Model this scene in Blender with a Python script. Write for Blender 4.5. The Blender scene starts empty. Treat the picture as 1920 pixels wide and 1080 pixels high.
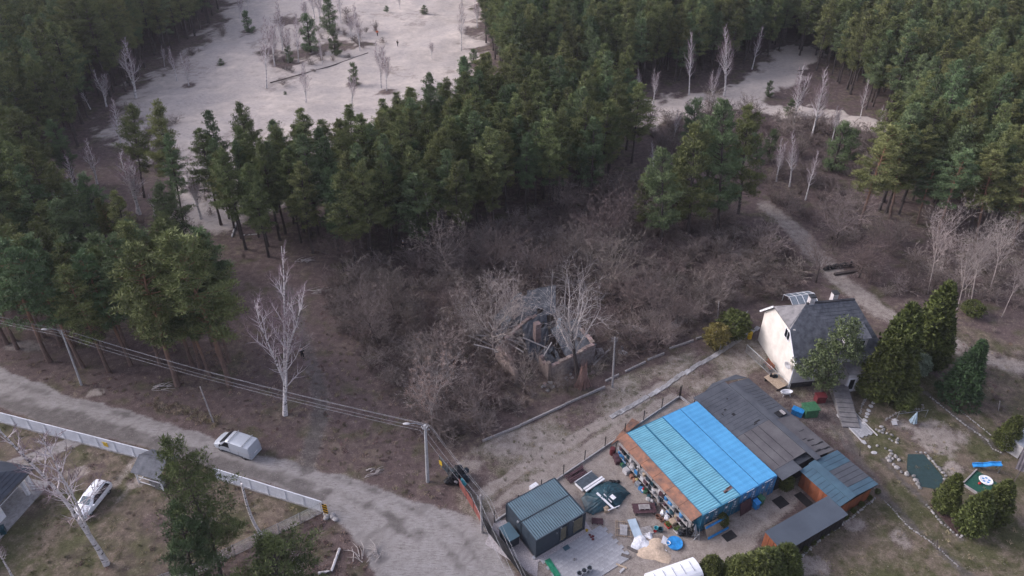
import bpy, math, random
import numpy as np
from mathutils import Vector, Matrix
SC = bpy.context.scene
COL = SC.collection
R = math.radians

# ------------------------------------------------------------------ camera, sky, sun, exposure
CAM_H = 62.0; FOC = 1400.0; PITCH = R(36)
cam_d = bpy.data.cameras.new('camera'); cam = bpy.data.objects.new('camera', cam_d); COL.objects.link(cam)
cam.location = (0, 0, CAM_H); cam.rotation_euler = (R(90) - PITCH, 0, 0)
cam_d.sensor_width = 36; cam_d.lens = FOC / 1920 * 36; cam_d.clip_start = 0.5; cam_d.clip_end = 3000
SC.camera = cam
world = bpy.data.worlds.new('World'); SC.world = world; world.use_nodes = True
wn = world.node_tree.nodes; wl = world.node_tree.links
bg = wn['Background']
sky = wn.new('ShaderNodeTexSky'); sky.sky_type = 'NISHITA'; sky.sun_disc = False
sky.sun_elevation = R(28); sky.sun_rotation = R(-75); sky.dust_density = 4.0; sky.air_density = 1.0; sky.ozone_density = 1.5
hs = wn.new('ShaderNodeHueSaturation'); hs.inputs['Saturation'].default_value = 0.42
tint = wn.new('ShaderNodeMix'); tint.data_type = 'RGBA'; tint.blend_type = 'MULTIPLY'; tint.inputs[0].default_value = 1.0
tint.inputs[7].default_value = (0.965, 0.955, 1.13, 1)
wl.new(sky.outputs[0], hs.inputs['Color']); wl.new(hs.outputs[0], tint.inputs[6]); wl.new(tint.outputs[2], bg.inputs[0])
bg.inputs[1].default_value = 0.10
sun_d = bpy.data.lights.new('sun', 'SUN'); sun_d.energy = 0.8; sun_d.angle = R(35); sun_d.color = (1.0, 0.93, 0.86)
sun = bpy.data.objects.new('sun', sun_d); COL.objects.link(sun)
_sd = Vector((math.sin(R(-75)) * math.cos(R(28)), math.cos(R(-75)) * math.cos(R(28)), math.sin(R(28))))
sun.rotation_euler = _sd.to_track_quat('Z', 'Y').to_euler()
SC.view_settings.view_transform = 'Standard'; SC.view_settings.look = 'None'
SC.view_settings.gamma = 1.0; SC.view_settings.use_curve_mapping = False
SC.view_settings.exposure = 1.36
SC.render.engine = 'CYCLES'
def build_haze():
    me = bpy.data.meshes.new('haze'); x0, x1, y0, y1, z0, z1 = -1650, 1650, -700, 1700, -1.5, 63.5
    me.from_pydata([(x, y, z) for x in (x0, x1) for y in (y0, y1) for z in (z0, z1)], [], [(0, 1, 3, 2), (4, 6, 7, 5), (0, 4, 5, 1), (2, 3, 7, 6), (0, 2, 6, 4), (1, 5, 7, 3)])
    m = bpy.data.materials.new('haze'); m.use_nodes = True; n = m.node_tree.nodes; n.remove(n['Principled BSDF'])
    v = n.new('ShaderNodeVolumePrincipled'); v.inputs['Color'].default_value = (.80, .80, .86, 1); v.inputs['Density'].default_value = 0.00015; v.inputs['Anisotropy'].default_value = 0.1
    m.node_tree.links.new(v.outputs[0], n['Material Output'].inputs['Volume']); me.materials.append(m)
    o = bpy.data.objects.new('haze', me); COL.objects.link(o); o['kind'] = 'stuff'; o['label'] = 'thin evening haze in the air over the whole scene'; return o

# ------------------------------------------------------------------ survey: photo bearing -> point of the terrain
CP, SP = math.cos(PITCH), math.sin(PITCH)
def G(x, y, z=0.0):
    a, b = x - 960, 540 - y
    d = (a, FOC * CP + b * SP, -FOC * SP + b * CP)
    t = (z - CAM_H) / d[2]
    return Vector((d[0] * t, d[1] * t, z))
def rise(bx, by, tx, ty):
    """base point, sideways lean and height of an upright thing seen from base to top"""
    B = G(bx, by); a, b = tx - 960, 540 - ty
    d = (a, FOC * CP + b * SP, -FOC * SP + b * CP); t = B[1] / d[1]
    return B, d[0] * t - B[0], CAM_H + d[2] * t

# ------------------------------------------------------------------ materials
MATS = {}
def mat(name, col, rough=0.8, var=0.25, scale=3.0, bump=0.15, col2=None, metal=0.0, rand=0.0, attr=None, spec=0.35, stretch=None, obj=True, emis=None):
    if name in MATS: return MATS[name]
    m = bpy.data.materials.new(name); m.use_nodes = True; n = m.node_tree.nodes; l = m.node_tree.links
    b = n['Principled BSDF']; b.inputs['Roughness'].default_value = rough; b.inputs['Metallic'].default_value = metal
    b.inputs['Specular IOR Level'].default_value = spec
    tc = n.new('ShaderNodeTexCoord'); mp = n.new('ShaderNodeMapping'); l.new(tc.outputs['Object'], mp.inputs[0])
    if stretch: mp.inputs['Scale'].default_value = stretch
    nz = n.new('ShaderNodeTexNoise'); nz.inputs['Scale'].default_value = scale; nz.inputs['Detail'].default_value = 6; nz.inputs['Roughness'].default_value = 0.65
    l.new(mp.outputs[0], nz.inputs['Vector'])
    c2 = col2 if col2 else tuple(c * (1 - var) * 0.75 for c in col)
    c1 = tuple(min(1, c * (1 + var * 0.5)) for c in col)
    rp = n.new('ShaderNodeValToRGB'); rp.color_ramp.elements[0].position = 0.33; rp.color_ramp.elements[1].position = 0.67
    rp.color_ramp.elements[0].color = (*c2, 1); rp.color_ramp.elements[1].color = (*c1, 1)
    fac = nz.outputs[0]
    if attr:
        at = n.new('ShaderNodeAttribute'); at.attribute_name = attr
        mx = n.new('ShaderNodeMath'); mx.operation = 'MULTIPLY_ADD'; mx.inputs[1].default_value = 0.35
        l.new(nz.outputs[0], mx.inputs[0]); l.new(at.outputs['Fac'], mx.inputs[2]); fac = mx.outputs[0]
        rp.color_ramp.elements[0].position = 0.15; rp.color_ramp.elements[1].position = 1.1
    l.new(fac, rp.inputs[0]); out = rp.outputs[0]
    if rand:
        oi = n.new('ShaderNodeObjectInfo'); mr = n.new('ShaderNodeMapRange'); mr.inputs[3].default_value = 1 - rand; mr.inputs[4].default_value = 1 + rand
        l.new(oi.outputs['Random'], mr.inputs[0])
        hv = n.new('ShaderNodeHueSaturation'); l.new(mr.outputs[0], hv.inputs['Value']); l.new(out, hv.inputs['Color'])
        hm = n.new('ShaderNodeMapRange'); hm.inputs[3].default_value = 0.5 - rand * 0.07; hm.inputs[4].default_value = 0.5 + rand * 0.07
        fr = n.new('ShaderNodeMath'); fr.operation = 'FRACT'; f7 = n.new('ShaderNodeMath'); f7.operation = 'MULTIPLY'; f7.inputs[1].default_value = 7.31
        l.new(oi.outputs['Random'], f7.inputs[0]); l.new(f7.outputs[0], fr.inputs[0]); l.new(fr.outputs[0], hm.inputs[0]); l.new(hm.outputs[0], hv.inputs['Hue'])
        out = hv.outputs[0]
    l.new(out, b.inputs['Base Color'])
    if bump:
        bp = n.new('ShaderNodeBump'); bp.inputs['Strength'].default_value = bump; bp.inputs['Distance'].default_value = 0.05
        n2 = n.new('ShaderNodeTexNoise'); n2.inputs['Scale'].default_value = scale * 4; n2.inputs['Detail'].default_value = 4
        l.new(mp.outputs[0], n2.inputs['Vector']); l.new(n2.outputs[0], bp.inputs['Height']); l.new(bp.outputs[0], b.inputs['Normal'])
    MATS[name] = m; return m

# ------------------------------------------------------------------ mesh helpers
class MB:
    def __init__(s): s.v = []; s.f = []
    def add(s, vs, fs):
        o = len(s.v); s.v += [tuple(p) for p in vs]; s.f += [tuple(i + o for i in f) for f in fs]; return s
    def box(s, c, d, rz=0.0, rx=0.0, ry=0.0):
        M = Matrix.Rotation(rz, 3, 'Z') @ Matrix.Rotation(ry, 3, 'Y') @ Matrix.Rotation(rx, 3, 'X')
        vs = [Vector(c) + M @ Vector((x * d[0] / 2, y * d[1] / 2, z * d[2] / 2)) for x in (-1, 1) for y in (-1, 1) for z in (-1, 1)]
        return s.add(vs, [(0, 1, 3, 2), (4, 6, 7, 5), (0, 4, 5, 1), (2, 3, 7, 6), (0, 2, 6, 4), (1, 5, 7, 3)])
    def beam(s, a, b, w, h=None, up=(0, 0, 1)):
        a, b = Vector(a), Vector(b); h = h or w; d = b - a; L = d.length; d = d / L; up = Vector(up)
        if abs(d.dot(up)) > .98: up = Vector((1, 0, 0))
        r = d.cross(up).normalized(); u = r.cross(d)
        vs = [p + r * (i * w / 2) + u * (j * h / 2) for p in (a, b) for i, j in ((-1, -1), (1, -1), (1, 1), (-1, 1))]
        return s.add(vs, [(3, 2, 1, 0), (4, 5, 6, 7), (0, 1, 5, 4), (1, 2, 6, 5), (2, 3, 7, 6), (3, 0, 4, 7)])
    def prism(s, pts, z0, z1):
        n = len(pts); z1s = z1 if isinstance(z1, (list, tuple)) else [z1] * n
        vs = [(p[0], p[1], z0) for p in pts] + [(p[0], p[1], z) for p, z in zip(pts, z1s)]
        return s.add(vs, [tuple(range(n))[::-1], tuple(range(n, 2 * n))] + [(i, (i + 1) % n, n + (i + 1) % n, n + i) for i in range(n)])
    def slab(s, pts, t):
        """thick sheet: 3-D outline pts, thickness t below"""
        n = len(pts); vs = [tuple(p) for p in pts] + [(p[0], p[1], p[2] - t) for p in pts]
        return s.add(vs, [tuple(range(n)), tuple(range(n, 2 * n))[::-1]] + [(i, n + i, n + (i + 1) % n, (i + 1) % n) for i in range(n)])
    def tube(s, pts, rad, n=5, cap=True):
        pts = [Vector(p) for p in pts]; rad = rad if isinstance(rad, (list, tuple)) else [rad] * len(pts)
        vs = []; up = Vector((0.13, 0.21, 1))
        for i, p in enumerate(pts):
            d = (pts[min(i + 1, len(pts) - 1)] - pts[max(i - 1, 0)]).normalized()
            u = up if abs(d.dot(up.normalized())) < .95 else Vector((1, .1, 0))
            a = d.cross(u).normalized(); b = d.cross(a)
            vs += [p + (a * math.cos(2 * math.pi * k / n) + b * math.sin(2 * math.pi * k / n)) * rad[i] for k in range(n)]
        fs = [(i * n + k, i * n + (k + 1) % n, (i + 1) * n + (k + 1) % n, (i + 1) * n + k) for i in range(len(pts) - 1) for k in range(n)]
        if cap: fs += [tuple(range(n))[::-1], tuple(range((len(pts) - 1) * n, len(pts) * n))]
        return s.add(vs, fs)
    def lathe(s, c, prof, n=14, axis='Z'):
        vs = []
        for r, z in prof:
            for k in range(n):
                a = 2 * math.pi * k / n
                if axis == 'Z': vs.append((c[0] + r * math.cos(a), c[1] + r * math.sin(a), c[2] + z))
                elif axis == 'Y': vs.append((c[0] + r * math.cos(a), c[1] + z, c[2] + r * math.sin(a)))
                else: vs.append((c[0] + z, c[1] + r * math.cos(a), c[2] + r * math.sin(a)))
        m = len(prof)
        fs = [(i * n + k, i * n + (k + 1) % n, (i + 1) * n + (k + 1) % n, (i + 1) * n + k) for i in range(m - 1) for k in range(n)]
        fs += [tuple(range(n))[::-1], tuple(range((m - 1) * n, m * n))]
        return s.add(vs, fs)
    def blob(s, c, r, seed=0, n=8, m=6, jit=0.2):
        rg = random.Random(seed); vs = []
        for i in range(m + 1):
            th = math.pi * i / m
            for k in range(n):
                a = 2 * math.pi * k / n; q = 1 + rg.uniform(-jit, jit)
                vs.append((c[0] + r[0] * math.sin(th) * math.cos(a) * q, c[1] + r[1] * math.sin(th) * math.sin(a) * q, c[2] + r[2] * math.cos(th) * q))
        fs = [(i * n + k, (i + 1) * n + k, (i + 1) * n + (k + 1) % n, i * n + (k + 1) % n) for i in range(m) for k in range(n)]
        return s.add(vs, fs)
    def mesh(s, name, m, smooth=None):
        me = bpy.data.meshes.new(name); me.from_pydata(s.v, [], s.f); me.materials.append(m)
        if smooth is not None:
            me.polygons.foreach_set('use_smooth', [True] * len(me.polygons)); me.update()
            try: me.set_sharp_from_angle(angle=R(smooth))
            except Exception: pass
        me.update(); return me
    def build(s, name, m, parent=None, smooth=None, **kw):
        return link(name, s.mesh(name, m, smooth), parent, **kw)
def link(name, me, parent=None, loc=None, rz=0.0, label=None, cat=None, group=None, kind=None, scale=None):
    o = bpy.data.objects.new(name, me); COL.objects.link(o)
    if parent is not None: o.parent = parent
    if loc is not None: o.location = loc
    if rz: o.rotation_euler = (0, 0, rz)
    if scale is not None: o.scale = scale
    tag(o, label, cat, group, kind); return o
def tag(o, label=None, cat=None, group=None, kind=None):
    if label: o['label'] = label
    if cat: o['category'] = cat
    if group: o['group'] = group
    if kind: o['kind'] = kind
    return o
def thing(name, label, cat, loc=(0, 0, 0), rz=0.0, group=None):
    o = bpy.data.objects.new(name, None); COL.objects.link(o); o.empty_display_size = 0.3
    o.location = loc; o.rotation_euler = (0, 0, rz); tag(o, label, cat, group); return o
def dup(root, loc, rz=0.0, label=None, group=None, scale=None, tilt=None):
    r = root.copy(); COL.objects.link(r); r.location = loc; r.rotation_euler = (tilt[0] if tilt else 0, tilt[1] if tilt else 0, rz)
    if scale is not None: r.scale = scale if hasattr(scale, '__len__') else (scale,) * 3
    if label: r['label'] = label
    if group: r['group'] = group
    for ch in root.children:
        c = ch.copy(); COL.objects.link(c); c.parent = r
        for g in ch.children:
            d = g.copy(); COL.objects.link(d); d.parent = c
    return r
UVA = R(29.5); UVO = G(1318, 967, 2.6)
def W(u, v, z=0.0):
    return Vector((UVO.x + u * math.cos(UVA) - v * math.sin(UVA), UVO.y + u * math.sin(UVA) + v * math.cos(UVA), z))
# ------------------------------------------------------------------ ground
def gp(pts): return np.array([G(*p)[:2] for p in pts])
def sdf(P, poly):
    """signed distance (positive inside) of points P (n,2) to polygon"""
    n = len(poly); d2 = np.full(len(P), 1e9); ins = np.zeros(len(P), bool)
    for i in range(n):
        a, b = poly[i], poly[(i + 1) % n]; e = b - a; w = P - a
        t = np.clip((w @ e) / (e @ e), 0, 1); q = w - t[:, None] * e; d2 = np.minimum(d2, (q ** 2).sum(1))
        c = ((a[1] > P[:, 1]) != (b[1] > P[:, 1]))
        with np.errstate(divide='ignore', invalid='ignore'):
            xi = (b[0] - a[0]) * (P[:, 1] - a[1]) / (b[1] - a[1]) + a[0]
        ins ^= c & (P[:, 0] < xi)
    d = np.sqrt(d2); return np.where(ins, d, -d)
def ldf(P, line):
    d2 = np.full(len(P), 1e9)
    for a, b in zip(line[:-1], line[1:]):
        e = b - a; w = P - a; t = np.clip((w @ e) / (e @ e), 0, 1); q = w - t[:, None] * e; d2 = np.minimum(d2, (q ** 2).sum(1))
    return np.sqrt(d2)
def ss(x): x = np.clip(x, 0, 1); return x * x * (3 - 2 * x)
def hashn(ix, iy, s):
    h = np.sin(ix * 127.1 + iy * 311.7 + s * 74.7) * 43758.5453; return h - np.floor(h)
def vnoise(x, y, s=0):
    ix, iy = np.floor(x), np.floor(y); fx, fy = ss(x - ix), ss(y - iy)
    a = hashn(ix, iy, s); b = hashn(ix + 1, iy, s); c = hashn(ix, iy + 1, s); d = hashn(ix + 1, iy + 1, s)
    return (a * (1 - fx) + b * fx) * (1 - fy) + (c * (1 - fx) + d * fx) * fy
def fbm(x, y, s=0): return sum(vnoise(x * 2 ** k, y * 2 ** k, s + k) / 2 ** k for k in range(4)) / 1.875
ROAD = gp([(-260, 640), (0, 690), (130, 742), (250, 778), (400, 820), (480, 848), (550, 868), (610, 882), (700, 918), (790, 950), (850, 962), (880, 968), (925, 1010), (985, 1100), (1080, 1300), (760, 1300), (715, 1090), (690, 1030), (650, 985), (600, 952), (520, 915), (420, 882), (300, 850), (150, 806), (0, 762), (-260, 690)])
DRIVE = gp([(822, 872), (900, 833), (1000, 790), (1100, 742), (1200, 690), (1290, 655), (1380, 628), (1425, 640), (1445, 680), (1400, 705), (1350, 715), (1290, 745), (1200, 800), (1080, 865), (960, 935), (905, 985), (868, 962), (850, 915)])
YARD = gp([(905, 975), (1040, 885), (1165, 805), (1240, 760), (1310, 740), (1560, 860), (1440, 1000), (1380, 1075), (1300, 1180), (1030, 1180), (985, 1080)])
HYARD = gp([(1430, 740), (1500, 725), (1600, 740), (1640, 820), (1590, 850), (1500, 800)])
TRACK = [gp([(575, 880), (590, 820), (600, 770), (592, 710), (578, 660), (560, 610), (545, 560), (520, 520)])]
SAND = gp([(415, -80), (425, 35), (350, 90), (290, 140), (235, 190), (200, 250), (300, 300), (345, 380), (390, 440), (450, 450), (470, 400), (640, 340), (760, 300), (870, 240), (905, 110), (905, -80)])
SAND2 = [(gp([(1130, 230), (1230, 205), (1300, 195), (1380, 185), (1440, 160), (1465, 128), (1500, 100)]), 5.5), (gp([(1380, 190), (1450, 205), (1560, 225), (1700, 245)]), 3.2)]
PATH2 = gp([(1440, 385), (1500, 440), (1545, 490), (1590, 535), (1640, 575), (1690, 605), (1800, 650), (1920, 690)])
LAWN = gp([(1600, 735), (1740, 690), (1920, 830), (2100, 950), (2100, 1250), (1380, 1250), (1400, 1075), (1580, 950), (1650, 900), (1580, 830)])
LYARD = gp([(-100, 745), (0, 775), (290, 858), (420, 893), (605, 955), (400, 1045), (250, 1130), (-200, 1300), (-300, 800)])
LPATH = gp([(-80, 905), (0, 880), (70, 855), (130, 832), (165, 815)])
def build_ground():
    allv = []
    def band(x0, x1, y0, y1, st):
        nx = int(round((x1 - x0) / st)) + 1; ny = int(round((y1 - y0) / st)) + 1
        X, Y = np.meshgrid(np.linspace(x0, x1, nx), np.linspace(y0, y1, ny)); return X.ravel(), Y.ravel(), nx, ny
    bands = [band(-80, 80, 24, 104, 0.4), band(-200, 200, 104, 304, 1.0)]
    parts = {k: [] for k in ('ground', 'dirt_road', 'sand_clearing', 'driveway', 'yard', 'lawn', 'sandy_path')}
    V = []; off = 0; AT = {k: [] for k in ('road', 'sand', 'dirt', 'grass', 'dark', 'leaf')}
    for X, Y, nx, ny in bands:
        P = np.stack([X, Y], 1)
        w1 = (fbm(X * .25, Y * .25, 1) - .5); w2 = (fbm(X * .9, Y * .9, 5) - .5)
        jit = w1 * 3.0 + w2 * 1.2
        road = ss((sdf(P, ROAD) + jit * .45) / 0.9 + .5)
        drive = ss((sdf(P, DRIVE) + jit * .4) / 1.2 + .5)
        yard = ss((sdf(P, YARD) + jit * .3) / 1.0 + .5)
        hy = ss((sdf(P, HYARD) + jit * .5) / 1.5 + .5)
        tr = ldf(P, TRACK[0]); track = ss((1.5 - tr + jit * .4) / 1.2)
        sd = sdf(P, SAND) + w1 * 9 + w2 * 4; sand = ss((sd + w1 * 8) / 9 + .5) * (1 - .4 * ss((fbm(X * .11, Y * .11, 31) - .56) / .08) * ss((w2 + .25) / .3))
        for (ex, ey, ea, eb) in ((565, 100, 3.2, 4.5), (600, 92, 3, 3.5), (645, 85, 5, 3.5), (690, 82, 3.5, 2.5), (535, 115, 5, 5), (470, 62, 3.5, 4), (500, 100, 3, 3), (540, 40, 5, 6), (885, 60, 3, 5), (890, 120, 3, 3), (355, 160, 2, 2), (725, 172, 3, 2.5), (664, 156, 2.4, 1.6), (415, 122, 1.5, 1.2)):
            g_ = G(ex, ey); q = np.sqrt(((X - g_.x) / ea) ** 2 + ((Y - g_.y) / eb) ** 2); sand = sand * (1 - .85 * ss((1.15 - q + w2 * .9 + w1) / .7))
        for ln, wd in SAND2: sand = np.maximum(sand, ss((wd - ldf(P, ln) + w1 * 9 + w2 * 3) / 3 + .5) * .9)
        p2 = ss((2.0 - ldf(P, PATH2) + jit * .6) / 1.6 + .3)
        lawn = ss((sdf(P, LAWN) + jit) / 2 + .5); ly = ss((sdf(P, LYARD) + jit * .2) / 1 + .5)
        lp = ss((0.9 - ldf(P, LPATH) + w2 * .3) / .4 + .5)
        # ruts across the left yard, from the gap by the shelter to the car
        ruts = np.zeros(len(P))
        for ln in ([(262, 850), (240, 880), (205, 920)], [(285, 868), (262, 895), (225, 935)]):
            ruts = np.maximum(ruts, ss((.55 - ldf(P, gp(ln)) + w2 * .8) / .5 + .3))
        z = np.zeros(len(P))
        z += np.where(Y > 104.5, sand * (fbm(X * .08, Y * .08, 9) - .45) * 2.2 * ss((Y - 104) / 12), 0)
        soft = (1 - road) * (1 - drive) * (1 - yard) * ss((103 - Y) / 4) * ss((Y - 26) / 4)
        z += soft * (fbm(X * .5, Y * .5, 12) - .5) * 0.16
        z -= track * .05 * ss((103 - Y) / 4)
        V.append(np.stack([X, Y, z], 1))
        # wheel ruts of the drive
        rut2 = np.zeros(len(P))
        for ln in ([(905, 925), (1000, 868), (1100, 808), (1170, 770), (1240, 722)], [(930, 945), (1020, 890), (1110, 835), (1190, 790), (1260, 745)]):
            rut2 = np.maximum(rut2, ss((.6 - ldf(P, gp(ln)) + w2 * .8) / .5 + .3))
        AT['road'].append(np.maximum(road, lp)); AT['sand'].append(sand)
        AT['dirt'].append(np.clip(yard * (.78 + w1 * .9) + (drive * (.66 + .25 * rut2 - .16 * (1 - rut2) + w1 * 1.0)) + 0 * drive + p2 * .75 + hy * .35 + rut2 * drive * .3 + ruts * .55 + ss((1.9 - tr + jit * .8) / 1.3) * .35, 0, 1))
        gr = np.clip(lawn * .9 + ly * (.62 + w1 * 1.2) + drive * (1 - rut2) * (.72 + w1 * 2.6), 0, 1) * (1 - yard) * (1 - road)
        for (ex, ey, ea, eb) in ((1753, 820, 3.6, 2.6), (1690, 795, 2.0, 1.2), (1790, 878, 1.5, 1.0), (1600, 985, 1.6, 1.0), (1690, 1010, 1.2, 1.6), (1520, 1060, 2.4, 1.2), (370, 975, 2.2, .9), (255, 905, 1.2, .7), (150, 885, 1.6, .8), (150, 780, 1.2, .8), (180, 735, 1.6, .9), (50, 650, 3, 1.3), (880, 870, 2.5, 1.2), (950, 845, 2.2, .9), (1390, 475, 2.5, 1.5)):
            g_ = G(ex, ey); q = np.sqrt(((X - g_.x) / ea) ** 2 + ((Y - g_.y) / eb) ** 2); AT['dirt'][-1] = np.maximum(AT['dirt'][-1], .8 * ss((1.2 - q + w2 * 1.2 + w1) / .7)); gr = gr * (1 - .6 * ss((1.2 - q) / .5))
        # loose grassy strips beyond the garden and by the right-hand path
        far = ss((sdf(P, gp([(1700, 600), (1800, 610), (2000, 650), (2000, 860), (1860, 800), (1760, 700)])) + jit * 2) / 3 + .5)
        gr = np.maximum(gr, far * .55)
        AT['grass'].append(gr * (1 - lp))
        rd_tr = ss((1.3 - ldf(P, gp([(-100, 735), (150, 800), (400, 868), (520, 900), (600, 930)])) + jit * .5) / .9)
        pud = ss((sdf(P, gp([(712, 965), (730, 955), (790, 1010), (780, 1022), (735, 1000)])) + w2 * 1.5) / 1.0 + .3)
        strp = ss((w2 * .6 + w1 * .5 + vnoise((X + Y) * .45, (Y - X) * 2.0, 3) - .62) / .25)
        AT['dark'].append(np.clip(track * 1.15 * ss((1.6 - tr) / .8) * (.75 + w1) + yard * ss(w1 * 2.4 + w2 - .35) * .7 + np.maximum.reduce([ss((.55 - ldf(P, gp(l_)) + w2 * .9) / .5 + .3) for l_ in ([(1735, 735), (1800, 785), (1850, 825), (1880, 850)], [(1650, 925), (1700, 975), (1760, 1030), (1830, 1090)], [(1655, 862), (1690, 900), (1740, 948), (1800, 1010)], [(1510, 715), (1560, 770), (1600, 840)], [(1560, 800), (1600, 850), (1660, 930)])]) * .75 + rut2 * drive * .0 + road * (rd_tr * .8 + .45 * ss((.5 - np.abs(ldf(P, gp([(-100, 700), (150, 765), (400, 840), (520, 872), (700, 935), (850, 1010), (900, 1090)])) - .9) + w2 * .8) / .4) + pud * .8 + strp * .25) + ss((w1 * 2 - .3) * 2) * .3, 0, 1))
        AT['leaf'].append(np.clip((1 - road) * (1 - sand) * (1 - drive) * (1 - yard), 0, 1))
        idx = np.arange(nx * ny).reshape(ny, nx)
        q = np.stack([idx[:-1, :-1], idx[:-1, 1:], idx[1:, 1:], idx[1:, :-1]], -1).reshape(-1, 4)
        c = q[:, 0]
        reg = np.full(len(q), 0)
        for k, msk in ((5, lawn), (6, p2), (4, yard), (3, drive), (2, sand), (1, road)):
            reg[msk[c] > .5] = k
        names = list(parts)
        for k in range(7): parts[names[k]].append(q[reg == k] + off)
        off += nx * ny
    V = np.concatenate(V); AT = {k: np.concatenate(v) for k, v in AT.items()}
    m = ground_mat()
    for nm, qs in parts.items():
        q = np.concatenate(qs); u, inv = np.unique(q.ravel(), return_inverse=True)
        me = bpy.data.meshes.new(nm); me.from_pydata(V[u].tolist(), [], inv.reshape(-1, 4).tolist()); me.materials.append(m)
        me.polygons.foreach_set('use_smooth', [True] * len(me.polygons))
        for k, v in AT.items():
            a = me.attributes.new('m_' + k, 'FLOAT', 'POINT'); a.data.foreach_set('value', v[u].astype(np.float32))
        link(nm, me, kind='structure')
    # the wider terrain around the surveyed part, out to the horizon
    b = MB()
    for x0, x1, y0, y1 in ((-1500, 1500, -600, 24), (-1500, 1500, 304, 1600), (-1500, -80, 24, 104), (80, 1500, 24, 104), (-1500, -200, 104, 304), (200, 1500, 104, 304)):
        b.add([(x0, y0, 0), (x1, y0, 0), (x1, y1, 0), (x0, y1, 0)], [(0, 1, 2, 3)])
    o = b.build('terrain', m, kind='structure')
    a = o.data.attributes.new('m_leaf', 'FLOAT', 'POINT'); a.data.foreach_set('value', [1.0] * len(o.data.vertices))
def ground_mat():
    m = bpy.data.materials.new('ground'); m.use_nodes = True; n = m.node_tree.nodes; l = m.node_tree.links
    b = n['Principled BSDF']; b.inputs['Roughness'].default_value = 0.95; b.inputs['Specular IOR Level'].default_value = 0.15
    tc = n.new('ShaderNodeTexCoord')
    def noise(s, d=8, r=.6, sc=None, dist=0):
        z = n.new('ShaderNodeTexNoise'); z.inputs['Scale'].default_value = s; z.inputs['Detail'].default_value = d; z.inputs['Roughness'].default_value = r; z.inputs['Distortion'].default_value = dist
        if sc:
            mp = n.new('ShaderNodeMapping'); mp.inputs['Scale'].default_value = sc; mp.inputs['Rotation'].default_value = (0, 0, R(35)); l.new(tc.outputs['Object'], mp.inputs[0]); l.new(mp.outputs[0], z.inputs['Vector'])
        else: l.new(tc.outputs['Object'], z.inputs['Vector'])
        return z.outputs[0]
    def ramp(f, stops):
        r = n.new('ShaderNodeValToRGB'); e = r.color_ramp.elements
        while len(e) < len(stops): e.new(0.5)
        for q, (p, c) in zip(e, stops): q.position = p; q.color = (*c, 1)
        l.new(f, r.inputs[0]); return r.outputs[0]
    def mth(op, a, bb, c=None, clamp=False):
        x = n.new('ShaderNodeMath'); x.operation = op; x.use_clamp = clamp
        for i, v in enumerate((a, bb, c)):
            if v is None: continue
            if isinstance(v, (int, float)): x.inputs[i].default_value = v
            else: l.new(v, x.inputs[i])
        return x.outputs[0]
    def mixc(f, a, bb):
        x = n.new('ShaderNodeMix'); x.data_type = 'RGBA'; l.new(f, x.inputs[0]); l.new(a, x.inputs[6]); l.new(bb, x.inputs[7]); return x.outputs[2]
    def mask(nm, nz, k=0.9, w=0.35):
        a = n.new('ShaderNodeAttribute'); a.attribute_name = 'm_' + nm
        s = mth('MULTIPLY_ADD', mth('SUBTRACT', nz, .5), k, a.outputs['Fac'])
        # keep pure 0 / 1 areas pure: fade the noise with a(1-a)
        r = n.new('ShaderNodeMapRange'); r.interpolation_type = 'SMOOTHSTEP'; r.inputs[1].default_value = .5 - w; r.inputs[2].default_value = .5 + w
        l.new(s, r.inputs[0]); return r.outputs[0]
    big = noise(.12, 5); mid = noise(1.1, 8, .7); fine = noise(7, 8, .78); vfine = noise(26, 3, .8); str_ = noise(1.4, 6, .7, (1, 5, 1), .6)
    mf = mth('MULTIPLY_ADD', fine, .55, mth('MULTIPLY', mid, .45))
    ff = mth('MULTIPLY_ADD', vfine, .4, mth('MULTIPLY', fine, .6))
    litter = ramp(mf, [(.34, (.035, .026, .025)), (.46, (.092, .066, .062)), (.56, (.14, .104, .094)), (.66, (.29, .235, .21))])
    moss = ramp(mf, [(.36, (.035, .036, .016)), (.5, (.08, .08, .038)), (.66, (.15, .14, .08))])
    dry = ramp(mf, [(.36, (.09, .07, .05)), (.52, (.15, .118, .09)), (.68, (.3, .25, .19))])
    roadc = ramp(mth('MULTIPLY_ADD', str_, .45, mth('MULTIPLY', mf, .55)), [(.36, (.13, .115, .105)), (.48, (.25, .23, .218)), (.62, (.36, .34, .33))])
    sandc = ramp(mth('MULTIPLY_ADD', noise(.35, 6, .7), .5, mth('MULTIPLY', mf, .5)), [(.33, (.22, .185, .165)), (.44, (.42, .365, .32)), (.58, (.58, .505, .44))])
    sand2 = ramp(mth('MULTIPLY_ADD', str_, .6, mth('MULTIPLY', mf, .4)), [(.35, (.19, .16, .15)), (.45, (.38, .335, .305)), (.6, (.54, .475, .425))])
    dirtc = ramp(mf, [(.33, (.12, .098, .083)), (.47, (.245, .208, .18)), (.63, (.38, .34, .305))])
    darkc = ramp(mf, [(.35, (.05, .043, .04)), (.5, (.1, .088, .082)), (.65, (.18, .16, .15))])
    base = mixc(mth('MULTIPLY', ramp(big, [(.5, (0, 0, 0)), (.62, (1, 1, 1))]), ramp(mid, [(.42, (0, 0, 0)), (.6, (1, 1, 1))])), litter, dry)
    base = mixc(mth('MULTIPLY', ramp(noise(.3, 6), [(.52, (0, 0, 0)), (.68, (1, 1, 1))]), .75), base, moss)
    green = mixc(ramp(mth('MULTIPLY_ADD', noise(.22, 7, .65), .7, mth('MULTIPLY', mid, .3)), [(.45, (0, 0, 0)), (.56, (1, 1, 1))]), moss, dry)
    c = mixc(mask('grass', mth('MULTIPLY_ADD', fine, .5, mth('MULTIPLY', mid, .5)), 1.6), base, green)
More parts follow.
